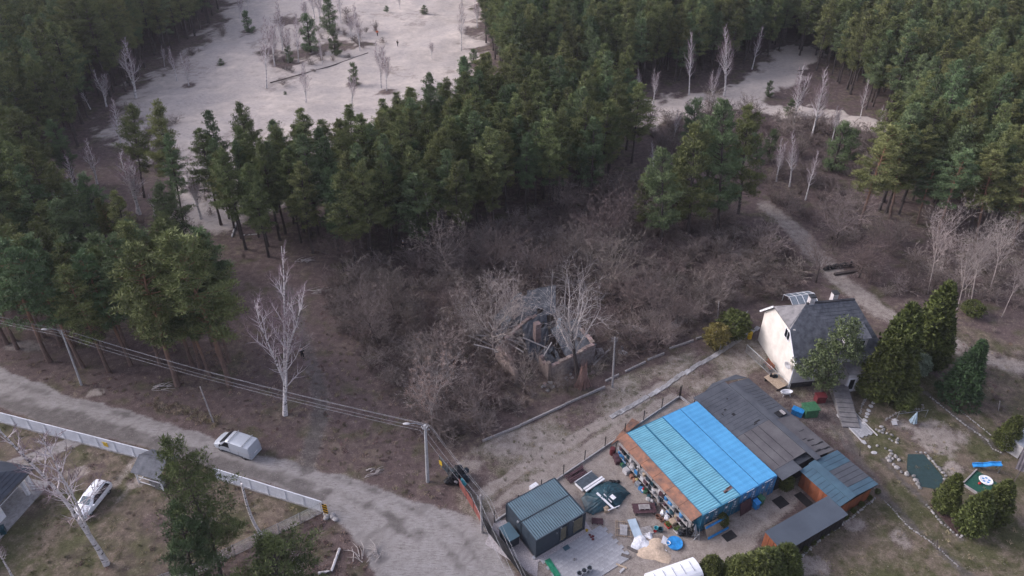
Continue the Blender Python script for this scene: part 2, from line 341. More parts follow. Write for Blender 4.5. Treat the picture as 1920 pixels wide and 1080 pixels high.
    c = mixc(mask('dirt', mf, 1.6), c, dirtc)
    c = mixc(mask('sand', mf, 1.3), c, mixc(ramp(big, [(.4, (0, 0, 0)), (.6, (1, 1, 1))]), sandc, sand2))
    c = mixc(mask('road', mf, 1.2), c, roadc)
    c = mixc(mth('MULTIPLY', mask('dark', mth('MULTIPLY_ADD', str_, .6, mth('MULTIPLY', mf, .4)), 2.2), .8), c, darkc)
    # speckle of pale leaves, stones and litter
    vo = n.new('ShaderNodeTexVoronoi'); vo.inputs['Scale'].default_value = 3.2; l.new(tc.outputs['Object'], vo.inputs['Vector'])
    sp = mth('MULTIPLY', mth('LESS_THAN', vo.outputs['Distance'], .16), mth('GREATER_THAN', noise(.9, 3), .56))
    pale = n.new('ShaderNodeRGB'); pale.outputs[0].default_value = (.42, .37, .33, 1)
    c = mixc(mth('MULTIPLY', sp, .45), c, pale.outputs[0])
    l.new(c, b.inputs['Base Color'])
    bp = n.new('ShaderNodeBump'); bp.inputs['Strength'].default_value = .55; bp.inputs['Distance'].default_value = .12
    l.new(mf, bp.inputs['Height']); l.new(bp.outputs[0], b.inputs['Normal'])
    return m
build_ground()
# ------------------------------------------------------------------ vegetation builders
def fol_mesh(name, pts, rad, m, per=30, size=.28, width=.1, up=.35, seed=0, base=None, extra=None, squash=.8):
    """leaf-sized triangles in clumps: pts (N,3), rad (N), per-clump tint"""
    rg = np.random.RandomState(seed); pts = np.asarray(pts, float); N = len(pts); rad = np.asarray(rad, float)
    C = np.repeat(pts, per, 0); Rr = np.repeat(rad, per)
    d = rg.normal(size=(N * per, 3)); d[:, 2] += up; d /= np.linalg.norm(d, axis=1)[:, None]
    rr = Rr * rg.uniform(.25, 1, N * per) ** .6
    c = C + d * rr[:, None] * np.array([1, 1, squash])
    dd = d + rg.normal(size=d.shape) * .45; dd[:, 2] += up * .6; dd /= np.linalg.norm(dd, axis=1)[:, None]
    side = np.cross(dd, rg.normal(size=d.shape)); side /= np.linalg.norm(side, axis=1)[:, None] + 1e-9
    s = size * rg.uniform(.6, 1.3, N * per)[:, None]; w = width * rg.uniform(.7, 1.3, N * per)[:, None]
    V = np.stack([c - side * w, c + side * w, c + dd * s], 1).reshape(-1, 3)
    T = len(C); F = np.arange(3 * T).reshape(-1, 3)
    tone = np.repeat(rg.uniform(0, 1, N) * .6 if base is None else base, per) + rg.uniform(0, .4, T)
    nv = len(V)
    ev, ef = ([], []) if extra is None else (extra.v, extra.f)
    me = bpy.data.meshes.new(name)
    me.from_pydata(V.tolist() + [tuple(v) for v in ev], [], F.tolist() + [tuple(i + nv for i in f) for f in ef])
    me.materials.append(m)
    a = me.attributes.new('tone', 'FLOAT', 'FACE'); a.data.foreach_set('value', np.concatenate([tone, np.zeros(len(ef))]).astype(np.float32))
    return me
M_PINE = mat('pine_needles', (.15, .17, .064), .75, scale=1.5, bump=0, col2=(.032, .048, .026), attr='tone', rand=.26, spec=.2)
M_PINE2 = mat('pine_needles_dark', (.12, .165, .075), .75, scale=1.5, bump=0, col2=(.026, .044, .027), attr='tone', rand=.26, spec=.2)
M_THUJA = mat('thuja_sprays', (.115, .135, .04), .7, scale=2, bump=0, col2=(.018, .024, .01), attr='tone', rand=.12, spec=.2)
M_FIR = mat('spruce_needles', (.06, .1, .04), .7, scale=2, bump=0, col2=(.010, .018, .011), attr='tone', rand=.1, spec=.2)
M_IVY = mat('evergreen_leaves', (.13, .17, .07), .6, scale=2, bump=0, col2=(.02, .03, .015), attr='tone', rand=.15)
M_YEL = mat('yellow_green_leaves', (.24, .2, .06), .7, scale=2, bump=0, col2=(.08, .07, .02), attr='tone')
M_DRYLEAF = mat('dry_leaves', (.30, .21, .17), .8, scale=2, bump=0, col2=(.12, .08, .065), attr='tone')
M_VARIEG = mat('pale_leaves', (.28, .34, .24), .7, scale=2, bump=0, col2=(.08, .11, .06), attr='tone')
def bark_mat():
    m = mat('pine_bark', (.16, .11, .09), .9, scale=6, bump=.4, stretch=(1, 1, .25))
    n = m.node_tree.nodes; l = m.node_tree.links; b = n['Principled BSDF']; src = b.inputs['Base Color'].links[0].from_socket
    tc = n.new('ShaderNodeTexCoord'); sp = n.new('ShaderNodeSeparateXYZ'); l.new(tc.outputs['Object'], sp.inputs[0])
    mr = n.new('ShaderNodeMapRange'); mr.inputs[1].default_value = 3.0; mr.inputs[2].default_value = 7.5; l.new(sp.outputs['Z'], mr.inputs[0])
    mx = n.new('ShaderNodeMix'); mx.data_type = 'RGBA'; mx.inputs[7].default_value = (.24, .135, .085, 1)
    l.new(mr.outputs[0], mx.inputs[0]); l.new(src, mx.inputs[6]); l.new(mx.outputs[2], b.inputs['Base Color']); return m
M_BARK = bark_mat()
M_BARKD = mat('dark_bark', (.075, .06, .055), .9, scale=8, bump=.4)
M_BIRCH = mat('birch_bark', (.72, .69, .68), .75, scale=2.6, bump=.2, col2=(.40, .37, .36), stretch=(1, 1, 1.6))
def birch_marks():
    m = M_BIRCH; n = m.node_tree.nodes; l = m.node_tree.links; b = n['Principled BSDF']; src = b.inputs['Base Color'].links[0].from_socket
    tc = n.new('ShaderNodeTexCoord'); mp = n.new('ShaderNodeMapping'); mp.inputs['Scale'].default_value = (2, 2, 5); l.new(tc.outputs['Object'], mp.inputs[0])
    v = n.new('ShaderNodeTexNoise'); v.inputs['Scale'].default_value = 1.0; v.inputs['Detail'].default_value = 5; l.new(mp.outputs[0], v.inputs[0])
    r = n.new('ShaderNodeMapRange'); r.inputs[1].default_value = .57; r.inputs[2].default_value = .62; l.new(v.outputs[0], r.inputs[0])
    mx = n.new('ShaderNodeMix'); mx.data_type = 'RGBA'; mx.inputs[7].default_value = (.05, .045, .042, 1)
    l.new(r.outputs[0], mx.inputs[0]); l.new(src, mx.inputs[6]); l.new(mx.outputs[2], b.inputs['Base Color'])
birch_marks()
M_BLIMB = mat('birch_limbs', (.62, .57, .57), .8, scale=5, bump=0, col2=(.45, .40, .40))
M_TWIG = mat('birch_twigs', (.27, .20, .215), .85, scale=5, bump=0)
M_GREYW = mat('grey_twigs', (.25, .205, .18), .85, scale=2, bump=0, rand=.22)
M_BROWNW = mat('brown_twigs', (.17, .13, .115), .85, scale=2, bump=0, rand=.25)
M_PALEW = mat('pale_twigs', (.38, .325, .295), .85, scale=2, bump=0, rand=.15)
M_DEADW = mat('bleached_wood', (.42, .38, .36), .85, scale=6, bump=.1)

def perp(d, rg):
    v = Vector((rg.gauss(0, 1), rg.gauss(0, 1), rg.gauss(0, 1))); v = v - d * v.dot(d); return v.normalized()
def limb(mb, p, d, L, r, rg, seg=4, wob=.16, upc=.08, n=4, tip=.25):
    pts = [Vector(p)]; d = Vector(d).normalized(); rad = [r]
    for i in range(seg):
        d = (d + perp(d, rg) * wob + Vector((0, 0, upc))).normalized()
        pts.append(pts[-1] + d * (L / seg)); rad.append(r * (1 - (1 - tip) * (i + 1) / seg))
    mb.tube(pts, rad, n, cap=False); return pts, rad
def twigs(mb, p, d, L, rg, k, w=.012, droop=0.0):
    """thin forking sprays: 3-sided needles"""
    for _ in range(k):
        q = (Vector(d) + perp(Vector(d), rg) * rg.uniform(.2, .8) + Vector((0, 0, droop))).normalized(); e = Vector(p) + q * L * rg.uniform(.5, 1.1)
        s = perp(q, rg) * w; t = q.cross(s)
        o = len(mb.v); mb.v += [tuple(Vector(p) + s), tuple(Vector(p) - s * .5 + t), tuple(Vector(p) - s * .5 - t), tuple(e)]
        mb.f += [(o, o + 1, o + 3), (o + 1, o + 2, o + 3), (o + 2, o, o + 3)]
def pine_proto(seed, H=17, spread=2.3, cb=.42, dense=30, m=None, lean=.3, size=.34, bark=None):
    rg = random.Random(seed)
    b = MB(); lx, ly = rg.uniform(-lean, lean), rg.uniform(-lean, lean); tr = []
    for i in range(9):
        t = i / 8; tr.append(Vector((lx * t * t * 2 + rg.uniform(-.05, .05), ly * t * t * 2 + rg.uniform(-.05, .05), H * t * .97)))
    b.tube(tr, [.20 * (1 - .84 * (i / 8)) + (.05 if i == 0 else 0) for i in range(9)], 7)
    cen = []; rad = []; tone = []; br = MB(); z = H * cb
    for _ in range(9):
        zz = rg.uniform(.18, cb) * H; a = rg.uniform(0, 6.28); f = zz / H * 8; i = int(f); base = tr[i].lerp(tr[i + 1], f - i)
        br.tube([base, base + Vector((math.cos(a), math.sin(a), -.1)) * rg.uniform(.4, 1.4)], [.025, .008], 3, cap=False)
    side = rg.uniform(0, 6.28)
    while z < H * .99:
        t = (z - H * cb) / (H * (1 - cb)); prof = (1 - t ** 2.0) * (.55 + .45 * min(1, t * 3)) * spread + .3
        f = z / H * 8 / .97; i = min(7, int(f)); base = tr[i].lerp(tr[i + 1], min(1, f - i)); wt = rg.uniform(0, .45)
        for j in range(rg.choice((4, 5, 6)) if t < .9 else 3):
            if rg.random() < .14 - .1 * t: continue
            a = rg.uniform(0, 6.28); L = prof * rg.uniform(.5, 1.3) * (1 + .18 * math.cos(a - side)); up = .1 + .9 * t * t + rg.uniform(-.1, .3)
            d = Vector((math.cos(a), math.sin(a), up)).normalized(); e = base + d * L; bt = wt + rg.uniform(0, .3)
            br.tube([base, base + d * L * .5 + Vector((0, 0, -.08)), e], [.045, .03, .012], 3, cap=False)
            nq = max(2, int(L / .42)); sd = d.cross(Vector((0, 0, 1))).normalized()
            for q in range(nq):
                fq = .3 + .7 * (q + 1) / nq
                if fq < .45 and rg.random() < .5: continue
                sp_ = (1.15 - fq) * .8 * L * .45
                for s_ in ((-1, 1) if fq < .85 else (0,)):
                    cen.append(base + d * L * fq + sd * s_ * sp_ * rg.uniform(.4, 1.1) + Vector((0, 0, rg.uniform(-.05, .16)))); rad.append(rg.uniform(.24, .46)); tone.append(min(.75, bt + .25 * (fq > .8)))
        z += rg.uniform(.42, .66)
    cen.append(tr[-1] + Vector((0, 0, .2))); rad.append(.18); tone.append(.5)
    me = fol_mesh('crown', [tuple(c) for c in cen], rad, m or M_PINE, per=int(dense * .95), size=size * .82, width=size * .125, up=.75, seed=seed, base=np.array(tone), squash=.75)
    b.add(br.v, br.f)
    return b.mesh('trunk', bark or M_BARKD, 50), me
def birch_proto(seed, H=14, forks=1, wide=.28, twk=5, thick=.13, bare_to=.28, asc=1.0, stub=False):
    rg = random.Random(seed); T = MB(); Lm = MB(); Tw = MB(); stems = []
    for s in range(forks):
        a = rg.uniform(0, 6.28) + s * 2.4; d = Vector((math.cos(a) * .2 * (s > 0), math.sin(a) * .2 * (s > 0), 1)).normalized()
        f0 = 0 if s == 0 else rg.uniform(.18, .4); p0 = Vector((0, 0, 0)) if s == 0 else stems[0][0][int(f0 * 10)].copy()
        pts = [p0]; h = H * (1 if s == 0 else (1 - f0) * rg.uniform(.7, .95)); dd = d.copy()
        for i in range(10):
            dd = (dd + Vector((rg.gauss(0, .035), rg.gauss(0, .035), .03))).normalized(); pts.append(pts[-1] + dd * h / 10)
        th = thick if s == 0 else thick * .6
        rad = [th * (1 - (.35 if stub else .9) * (i / 10) ** .85) + (.04 if i == 0 and s == 0 else 0) for i in range(11)]
        T.tube(pts, rad, 7); stems.append((pts, rad, h))
    for si, (pts, rad, h) in enumerate(stems):
        b0 = bare_to if si == 0 else .15; nb = 2 if stub else int(26 / forks + 6)
        for i in range(nb):
            t = b0 + (.97 - b0) * (i + rg.random()) / nb; f = t * 10; j = min(9, int(f)); p = pts[j].lerp(pts[j + 1], f - j)
            a = i * 2.4 + rg.uniform(-.6, .6); L = H * wide * (1.12 - t) * rg.uniform(.5, 1.3) + .5
            d = Vector((math.cos(a) * .6, math.sin(a) * .6, (.6 + .5 * t) * asc))
            q, r = limb(Lm, p, d, L, max(.042, rad[j] * .5), rg, 5, .12, .16 * asc, 4, .22)
            for k in range(1, 6):
                dk = (q[k] - q[k - 1]).normalized()
                for _ in range(2):
                    d2 = (dk + perp(dk, rg) * .6).normalized(); q2, _r = limb(Lm if k < 4 else Tw, q[k], d2, L * .36 * rg.uniform(.5, 1.2), .028, rg, 2, .16, .08 * asc, 3)
                    twigs(Tw, q2[1], d2, L * .2, rg, twk, .008); twigs(Tw, q2[2], d2, L * .22, rg, twk, .008)
    return T.mesh('trunk', M_BIRCH, 50), Lm.mesh('branches', M_BLIMB), Tw.mesh('twigs', M_TWIG)
def bush_mesh(name, seed, H=2.6, W_=1.8, stems=11, m=None, w=.02, tw=3, r0=.045):
    rg = random.Random(seed); B = MB()
    for i in range(stems):
        a = rg.uniform(0, 6.28); s = rg.uniform(.1, 1); d = Vector((math.cos(a) * s * W_ / H, math.sin(a) * s * W_ / H, 1)).normalized()
        p0 = Vector((math.cos(a) * s * .35, math.sin(a) * s * .35, -.05))
        q, r = limb(B, p0, d, H * rg.uniform(.55, .95), r0, rg, 4, .2, .02, 3)
        for k in range(1, 5):
            dk = (q[k] - q[k - 1]).normalized()
            for _ in range(2):
                d2 = (dk * .8 + perp(dk, rg)).normalized(); q2, _r = limb(B, q[k], d2, H * .32 * rg.uniform(.5, 1.2), r0 * .45, rg, 2, .25, .03, 3)
                twigs(B, q2[1], d2, H * .2, rg, tw, w); twigs(B, q2[2], d2, H * .2, rg, tw, w)
    return B.mesh(name, m or M_GREYW)
def bare_tree(seed, H=8, spread=.55, m=None, thick=.16, tw=5, w=.012, stem=.25, levels=True):
    """leafless broadleaf: trunk mesh and crown mesh of limbs and twigs"""
    rg = random.Random(seed); T = MB(); C = MB()
    tp, trd = limb(T, (0, 0, -.1), (rg.uniform(-.1, .1), rg.uniform(-.1, .1), 1), H * (stem + .15), thick, rg, 4, .06, .05, 7, .65)
    for i in range(9):
        a = i * 2.4 + rg.uniform(-.5, .5); t = rg.uniform(.55, 1) if i else 1; f = t * 4; j = min(3, int(f)); p = tp[j].lerp(tp[j + 1], f - j)
        d = Vector((math.cos(a) * spread, math.sin(a) * spread, rg.uniform(.5, 1.1))).normalized(); L = H * .58 * rg.uniform(.75, 1.1)
        q, r = limb(C, p, d, L, thick * .42, rg, 5, .2, .06, 5, .2)
        for k in range(1, 6):
            dk = (q[k] - q[k - 1]).normalized()
            for _ in range(3):
                d2 = (dk * .9 + perp(dk, rg)).normalized(); q2, _r = limb(C, q[k], d2, L * .38 * rg.uniform(.5, 1.1), max(.012, r[k] * .45), rg, 3, .25, .04, 3)
                for kk in (1, 2, 3):
                    d3 = (d2 + perp(d2, rg) * .9).normalized(); q3, _q = limb(C, q2[kk], d3, L * .16, w, rg, 1, .2, .03, 3)
                    twigs(C, q3[1], d3, L * .13, rg, tw, w * .7)
    return T.mesh('trunk', M_BARKD if m is not M_PALEW else M_PALEW, 50), C.mesh('branches', m or M_GREYW)
def tree_from(name, meshes, label, cat, loc, rz=0, group=None, scale=1.0, tilt=(0, 0)):
    t = thing(name, label, cat, loc, rz, group); t.scale = (scale,) * 3 if not hasattr(scale, '__len__') else scale
    t.rotation_euler = (tilt[0], tilt[1], rz)
    for me in meshes: link(me.name.split('.')[0], me, t)
    return t
rnd = random.Random(77)
PINES = [pine_proto(10 + i, H=h, spread=s, cb=c, m=mm, dense=26, size=.36) for i, (h, s, c, mm) in enumerate(
    ((17, 2.3, .36, M_PINE), (16, 2.6, .3, M_PINE), (17.5, 2.2, .38, M_PINE2), (15, 2.7, .26, M_PINE2), (16.5, 2.3, .32, M_PINE), (18, 2.6, .4, M_PINE)))]
PINES_OLD = [pine_proto(20, 18, 2.5, .38, 32, M_PINE, .5, .36, M_BARK), pine_proto(21, 17.5, 2.7, .36, 32, M_PINE, .5, .36, M_BARK), pine_proto(22, 18, 2.4, .4, 32, M_PINE2, .5, .36, M_BARK)]
BIRCHES = [birch_proto(40, 14, 2, .26, thick=.22, twk=3), birch_proto(41, 13, 3, .24, thick=.21, twk=3), birch_proto(42, 15, 1, .2, thick=.19, twk=3), birch_proto(43, 12, 4, .24, thick=.2, twk=3)]
BUSHES = [bush_mesh('leafless_bush', 60 + i, h, w_, st, mm) for i, (h, w_, st, mm) in enumerate(
    ((2.6, 2.2, 12, M_GREYW), (3.2, 2.4, 12, M_BROWNW), (2.0, 2.2, 12, M_BROWNW), (3.6, 2.6, 12, M_GREYW), (2.4, 1.8, 10, M_BROWNW), (1.7, 2.0, 12, M_GREYW)))]
BARES = [bare_tree(80, 8, .7, M_GREYW), bare_tree(81, 9, .6, M_BROWNW), bare_tree(82, 7, .9, M_GREYW)]

# ------------------------------------------------------------------ pine stands
def in_poly(x, y, poly):
    c = False; n = len(poly)
    for i in range(n):
        a, b = poly[i], poly[(i + 1) % n]
        if (a[1] > y) != (b[1] > y) and x < (b[0] - a[0]) * (y - a[1]) / (b[1] - a[1]) + a[0]: c = not c
    return c
def scatter(poly, sp, rg, jit=.42, keep=1.0):
    poly = [tuple(p) for p in poly]; xs = [p[0] for p in poly]; ys = [p[1] for p in poly]; out = []
    y = min(ys); r = 0
    while y < max(ys):
        x = min(xs) + (r % 2) * sp / 2
        while x < max(xs):
            px, py = x + rg.uniform(-jit, jit) * sp, y + rg.uniform(-jit, jit) * sp
            if in_poly(px, py, poly) and rg.random() < keep: out.append((px, py))
            x += sp
        y += sp * .87; r += 1
    return out
STANDS = {
 'centre': ([(395, 430), (440, 480), (560, 490), (700, 495), (860, 480), (930, 440), (1040, 400), (1150, 370), (1190, 300), (1170, 240), (1060, 232), (900, 250), (800, 290), (700, 350), (560, 385), (440, 372)], 3.15, 'tall Scots pine in the central stand between the sand clearing and the thicket'),
 'left': ([(-60, 660), (60, 672), (200, 700), (330, 725), (440, 745), (470, 700), (462, 650), (380, 622), (200, 622), (-100, 625)], 3.3, 'tall Scots pine in the stand north of the dirt road at left'),
 'leftfar': ([(-200, 600), (60, 600), (170, 590), (140, 480), (110, 330), (-200, 330)], 4.0, 'dark pine in the dense wood at the far left edge'),
 'leftback': ([(170, 590), (330, 590), (400, 560), (330, 470), (330, 400), (300, 350), (240, 320), (110, 330), (140, 480)], 6.4, 'Scots pine in the open stand at left beside the sand clearing'),
 'lefttop': ([(-200, 300), (60, 300), (190, 262), (215, 195), (280, 125), (345, 82), (420, 30), (430, -60), (-500, -60)], 3.5, 'dark pine in the forest at upper left above the sand clearing'),
 'top': ([(905, 90), (960, 175), (1060, 185), (1180, 165), (1290, 150), (1400, 130), (1480, 95), (1480, -60), (905, -60)], 3.4, 'pine in the forest at upper centre right of the sand clearing'),
 'right': ([(1490, 100), (1560, 160), (1650, 225), (1700, 300), (1620, 340), (1640, 400), (1800, 440), (1920, 430), (2200, 460), (2500, -60), (1480, -60)], 3.5, 'pine in the big forest at upper right'),
}
P_IND = []; P_ALL = []
GLADE = [tuple(G(*q)[:2]) for q in ((95, 430), (150, 340), (150, 250), (185, 190), (270, 190), (285, 260), (300, 350), (400, 380), (420, 450), (330, 455), (110, 450))]
for k, (pl, sp, lab) in STANDS.items():
    rg = random.Random(hash(k) % 1 + len(k) * 7)
    pts = scatter([G(*p)[:2] for p in pl], sp, rg, keep=.95)
    for p in pts: P_ALL.append((math.hypot(p[0], p[1]) - (6 if k == 'centre' else 0), p, k, lab, rg.random(), rg.uniform(0, 6.28), rg.randrange(len(PINES))))
P_ALL.sort(key=lambda q: q[0])
HT = dict(centre=(.78, 1.02), left=(.98, 1.2), leftback=(.7, .95), leftfar=(.8, 1.05), lefttop=(.85, 1.15), top=(.78, 1.05), right=(.8, 1.1))
NP = len(PINES); PINES += PINES_OLD; pine_roots = [None] * len(PINES); STUFFP = []
CAMXY = Vector((0, 0))
for i, (dist, p, k, lab, h, rz, pi) in enumerate(P_ALL):
    lo, hi = HT[k]; s = lo + (hi - lo) * h
    if k == 'left': s *= .85 if p[1] > 66 else 1.1
    if in_poly(p[0], p[1], GLADE): continue
    s = s; sx = s * (1.2 if k in ('left',) else 1.0) * random.Random(i).uniform(.9, 1.2)
    if k == 'left' or (k == 'leftback' and h < .3): pi = NP + pi % 3
    if i < 290:
        grp = 'pines of the ' + {'centre': 'central stand', 'left': 'stand north of the road', 'leftback': 'open stand at left', 'leftfar': 'wood at the far left edge', 'lefttop': 'upper left forest', 'top': 'upper centre forest', 'right': 'upper right forest'}[k]
        if pine_roots[pi] is None: pine_roots[pi] = tree_from('pine_tree', PINES[pi], lab, 'tree', (p[0], p[1], 0), rz, grp, (sx, sx, s))
        else: dup(pine_roots[pi], (p[0], p[1], 0), rz, lab, grp, (sx, sx, s))
    else: STUFFP.append((p[0], p[1], rz, sx, s, pi))
print('pines', len(P_ALL), 'as stuff', len(STUFFP))
def gn_scatter(name, rows, protos, label_kind='stuff'):
    """rows: x,y,z,rz,sx,sz,index ; protos: list of lists of objects joined into one instance each"""
    me = bpy.data.meshes.new(name); me.from_pydata([r[:3] for r in rows], [], [])
    for an, ty, vals in (('rz', 'FLOAT', [r[3] for r in rows]), ('sx', 'FLOAT', [r[4] for r in rows]), ('sz', 'FLOAT', [r[5] for r in rows]), ('pid', 'INT', [r[6] for r in rows])):
        a = me.attributes.new(an, ty, 'POINT'); a.data.foreach_set('value', vals)
    o = link(name, me, kind='stuff')
    ng = bpy.data.node_groups.new(name, 'GeometryNodeTree'); ng.interface.new_socket('Geometry', in_out='INPUT', socket_type='NodeSocketGeometry'); ng.interface.new_socket('Geometry', in_out='OUTPUT', socket_type='NodeSocketGeometry')
    n = ng.nodes; l = ng.links; gi = n.new('NodeGroupInput'); go = n.new('NodeGroupOutput')
    jo = n.new('GeometryNodeJoinGeometry')
    for pr in reversed(protos):
        j2 = n.new('GeometryNodeJoinGeometry')
        for ob in pr:
            oi = n.new('GeometryNodeObjectInfo'); oi.inputs['Object'].default_value = ob; oi.transform_space = 'ORIGINAL'; l.new(oi.outputs['Geometry'], j2.inputs[0])
        g2 = n.new('GeometryNodeGeometryToInstance'); l.new(j2.outputs[0], g2.inputs[0]); l.new(g2.outputs[0], jo.inputs[0])
    ip = n.new('GeometryNodeInstanceOnPoints'); l.new(gi.outputs[0], ip.inputs['Points']); l.new(jo.outputs[0], ip.inputs['Instance'])
    ip.inputs['Pick Instance'].default_value = True
    def at(nm, ty='FLOAT'):
        a = n.new('GeometryNodeInputNamedAttribute'); a.data_type = ty; a.inputs[0].default_value = nm; return a.outputs[0]
    l.new(at('pid', 'INT'), ip.inputs['Instance Index'])
    cx = n.new('ShaderNodeCombineXYZ'); l.new(at('rz'), cx.inputs[2]); l.new(cx.outputs[0], ip.inputs['Rotation'])
    cs = n.new('ShaderNodeCombineXYZ'); l.new(at('sx'), cs.inputs[0]); l.new(at('sx'), cs.inputs[1]); l.new(at('sz'), cs.inputs[2]); l.new(cs.outputs[0], ip.inputs['Scale'])
    l.new(ip.outputs[0], go.inputs[0])
    md = o.modifiers.new('scatter', 'NODES'); md.node_group = ng; return o
pp = [[c for c in r.children] for r in pine_roots if r]
wood = gn_scatter('pine_woodland', [(x, y, 0, rz, sx, s, pi) for x, y, rz, sx, s, pi in STUFFP], pp)
tag(wood, 'dense dark pine forest filling the upper left, upper centre and upper right', 'forest')
# ------------------------------------------------------------------ materials for built things
M_TEAL = mat('teal_container_steel', (.15, .37, .46), .65, scale=1.6, bump=.06, col2=(.125, .31, .39), spec=.25, stretch=(.4, 1, 1))
M_BLUE = mat('bright_blue_sheet', (.085, .31, .54), .65, scale=1.1, bump=.05, col2=(.075, .28, .5), spec=.2, stretch=(1, .35, 1))
M_CBLUE = mat('container_blue_paint', (.05, .22, .44), .5, scale=1.5, bump=.05, col2=(.035, .15, .32))
M_CTEAL = mat('container_teal_paint', (.035, .18, .28), .5, scale=1.5, bump=.05, col2=(.025, .12, .2))
M_RUST = mat('rusty_sheet', (.32, .15, .09), .85, scale=1.2, bump=.15, col2=(.13, .085, .07))
M_ROOFG = mat('grey_roofing_felt', (.085, .092, .105), .8, scale=.5, bump=.1, col2=(.055, .06, .072), spec=.3)
M_ROOFG2 = mat('weathered_grey_felt', (.115, .11, .112), .85, scale=.5, bump=.1, col2=(.075, .07, .075))
M_ROOFB = mat('blue_grey_sheet', (.055, .105, .14), .5, scale=.7, bump=.05, col2=(.045, .08, .11))
M_TAR = mat('tar', (.012, .012, .014), .6, bump=.05)
M_CABIN = mat('anthracite_cabin_roof', (.055, .105, .135), .5, scale=.7, bump=.03, col2=(.045, .085, .11), spec=.4)
M_CABW = mat('anthracite_cabin_wall', (.03, .042, .056), .5, scale=2, bump=.03, col2=(.024, .034, .045))
M_BROWNB = mat('red_brown_boards', (.23, .075, .035), .7, scale=2, bump=.1, stretch=(1, 1, .3))
M_MAROON = mat('maroon_boards', (.085, .042, .05), .7, scale=3, bump=.1)
M_WOOD = mat('raw_wood', (.42, .33, .24), .8, scale=4, bump=.1, col2=(.28, .21, .15))
M_GWOOD = mat('weathered_wood', (.36, .34, .33), .85, scale=4, bump=.15, col2=(.22, .2, .19))
M_DWOOD = mat('dark_weathered_wood', (.13, .11, .10), .85, scale=4, bump=.15)
M_WHITE = mat('white_paint', (.74, .74, .75), .5, scale=1.5, bump=.02, col2=(.62, .62, .64))
M_FWHITE = mat('white_fence_panel', (.66, .68, .72), .6, scale=.8, bump=.03, col2=(.52, .54, .58))
M_CREAM = mat('cream_render', (.62, .58, .52), .85, scale=.8, bump=.05, col2=(.55, .51, .45))
M_CREAMSH = mat('shaded_cream_render', (.52, .50, .50), .85, scale=1.2, bump=.08, col2=(.42, .40, .40))  # greyer, darker copy of the cream: the front wall's shade put into the colour
M_SLATE = mat('slate_roof', (.13, .135, .15), .8, scale=1.5, bump=.2, col2=(.06, .065, .075))
M_SLATEL = mat('pale_slate_roof', (.20, .19, .19), .8, scale=1.5, bump=.2, col2=(.12, .115, .115))
M_DTILE = mat('dark_blue_tiles', (.035, .045, .062), .45, scale=1.5, bump=.1, col2=(.022, .028, .042), spec=.5)
M_GLASS = mat('dark_glass', (.010, .012, .015), .3, var=.1, bump=0, spec=.12)
M_GLASSG = mat('greenhouse_glass', (.22, .26, .29), .15, var=.1, bump=0, spec=.8)
M_BLACK = mat('black_plastic', (.012, .013, .016), .55, bump=.05)
M_RUBBER = mat('rubber', (.02, .02, .021), .8, bump=.1)
M_DMETAL = mat('dark_metal', (.04, .042, .045), .5, metal=.3, bump=.02)
M_GALV = mat('galvanised_steel', (.38, .40, .42), .45, metal=.5, bump=.03)
M_CONC = mat('concrete', (.36, .35, .345), .9, scale=3, bump=.15, col2=(.24, .23, .225))
M_CONCP = mat('pale_concrete', (.46, .45, .45), .85, scale=2, bump=.1, col2=(.34, .33, .33))
M_PAVER = mat('grey_pavers', (.34, .34, .35), .85, scale=1.2, bump=.15, col2=(.27, .27, .28), rand=.1)
M_GRAVEL = mat('white_gravel', (.55, .50, .50), .9, scale=14, bump=.8, col2=(.2, .18, .18))
M_TARP = mat('dark_green_tarp', (.015, .065, .085), .45, scale=3, bump=.2, col2=(.008, .03, .04), spec=.5)
M_TURQ = mat('turquoise_plastic', (.08, .42, .48), .4, bump=.02)
M_BINB = mat('blue_plastic', (.03, .26, .62), .4, bump=.02)
M_BING = mat('green_plastic', (.05, .16, .08), .45, bump=.02)
M_GRN2 = mat('green_sheet', (.02, .22, .12), .5, bump=.05)
M_BINR = mat('dark_red_plastic', (.13, .025, .03), .5, bump=.02)
M_RED = mat('red_paint', (.45, .03, .03), .5, bump=.02)
M_REDF = mat('faded_red_fence', (.26, .085, .07), .7, scale=2, bump=.05)
M_YELLOW = mat('yellow_plastic', (.62, .42, .03), .5, bump=.02)
M_YSIGN = mat('yellow_board', (.75, .42, .02), .5, bump=0)
M_LIME = mat('white_lime', (.78, .78, .80), .9, scale=3, bump=.3, col2=(.5, .5, .52))
M_SANDP = mat('yellow_sand_pile', (.55, .43, .32), .95, scale=5, bump=.4, col2=(.4, .31, .23))
M_BRICK = mat('old_brick', (.27, .20, .175), .9, scale=3, bump=.3, col2=(.17, .135, .12), rand=.3)
M_PLAST = mat('weathered_plaster', (.235, .205, .195), .9, scale=1.8, bump=.3, col2=(.11, .09, .085))
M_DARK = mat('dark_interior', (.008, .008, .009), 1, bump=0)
M_POND = mat('pond_water', (.02, .05, .045), .06, var=.1, bump=0, spec=.7)
M_STONE = mat('pale_stone', (.34, .325, .31), .9, scale=3, bump=.3, col2=(.18, .17, .16), rand=.35)
M_SOIL = mat('reddish_mulch', (.10, .06, .055), .95, scale=8, bump=.6, col2=(.035, .022, .02))
M_TURFG = mat('green_play_mat', (.015, .09, .06), .9, scale=8, bump=.3)
M_ORANGE = mat('orange_wood', (.50, .21, .04), .6, scale=3, bump=.05)
M_SILVER = mat('silver_car_paint', (.44, .47, .51), .3, var=.02, bump=0, metal=.1, spec=.5, col2=(.42, .45, .49))
M_CARW = mat('white_car_paint', (.78, .79, .81), .25, var=.02, bump=0, spec=.5, col2=(.75, .76, .78))
M_WIRE = mat('wire', (.42, .43, .45), .5, bump=0)
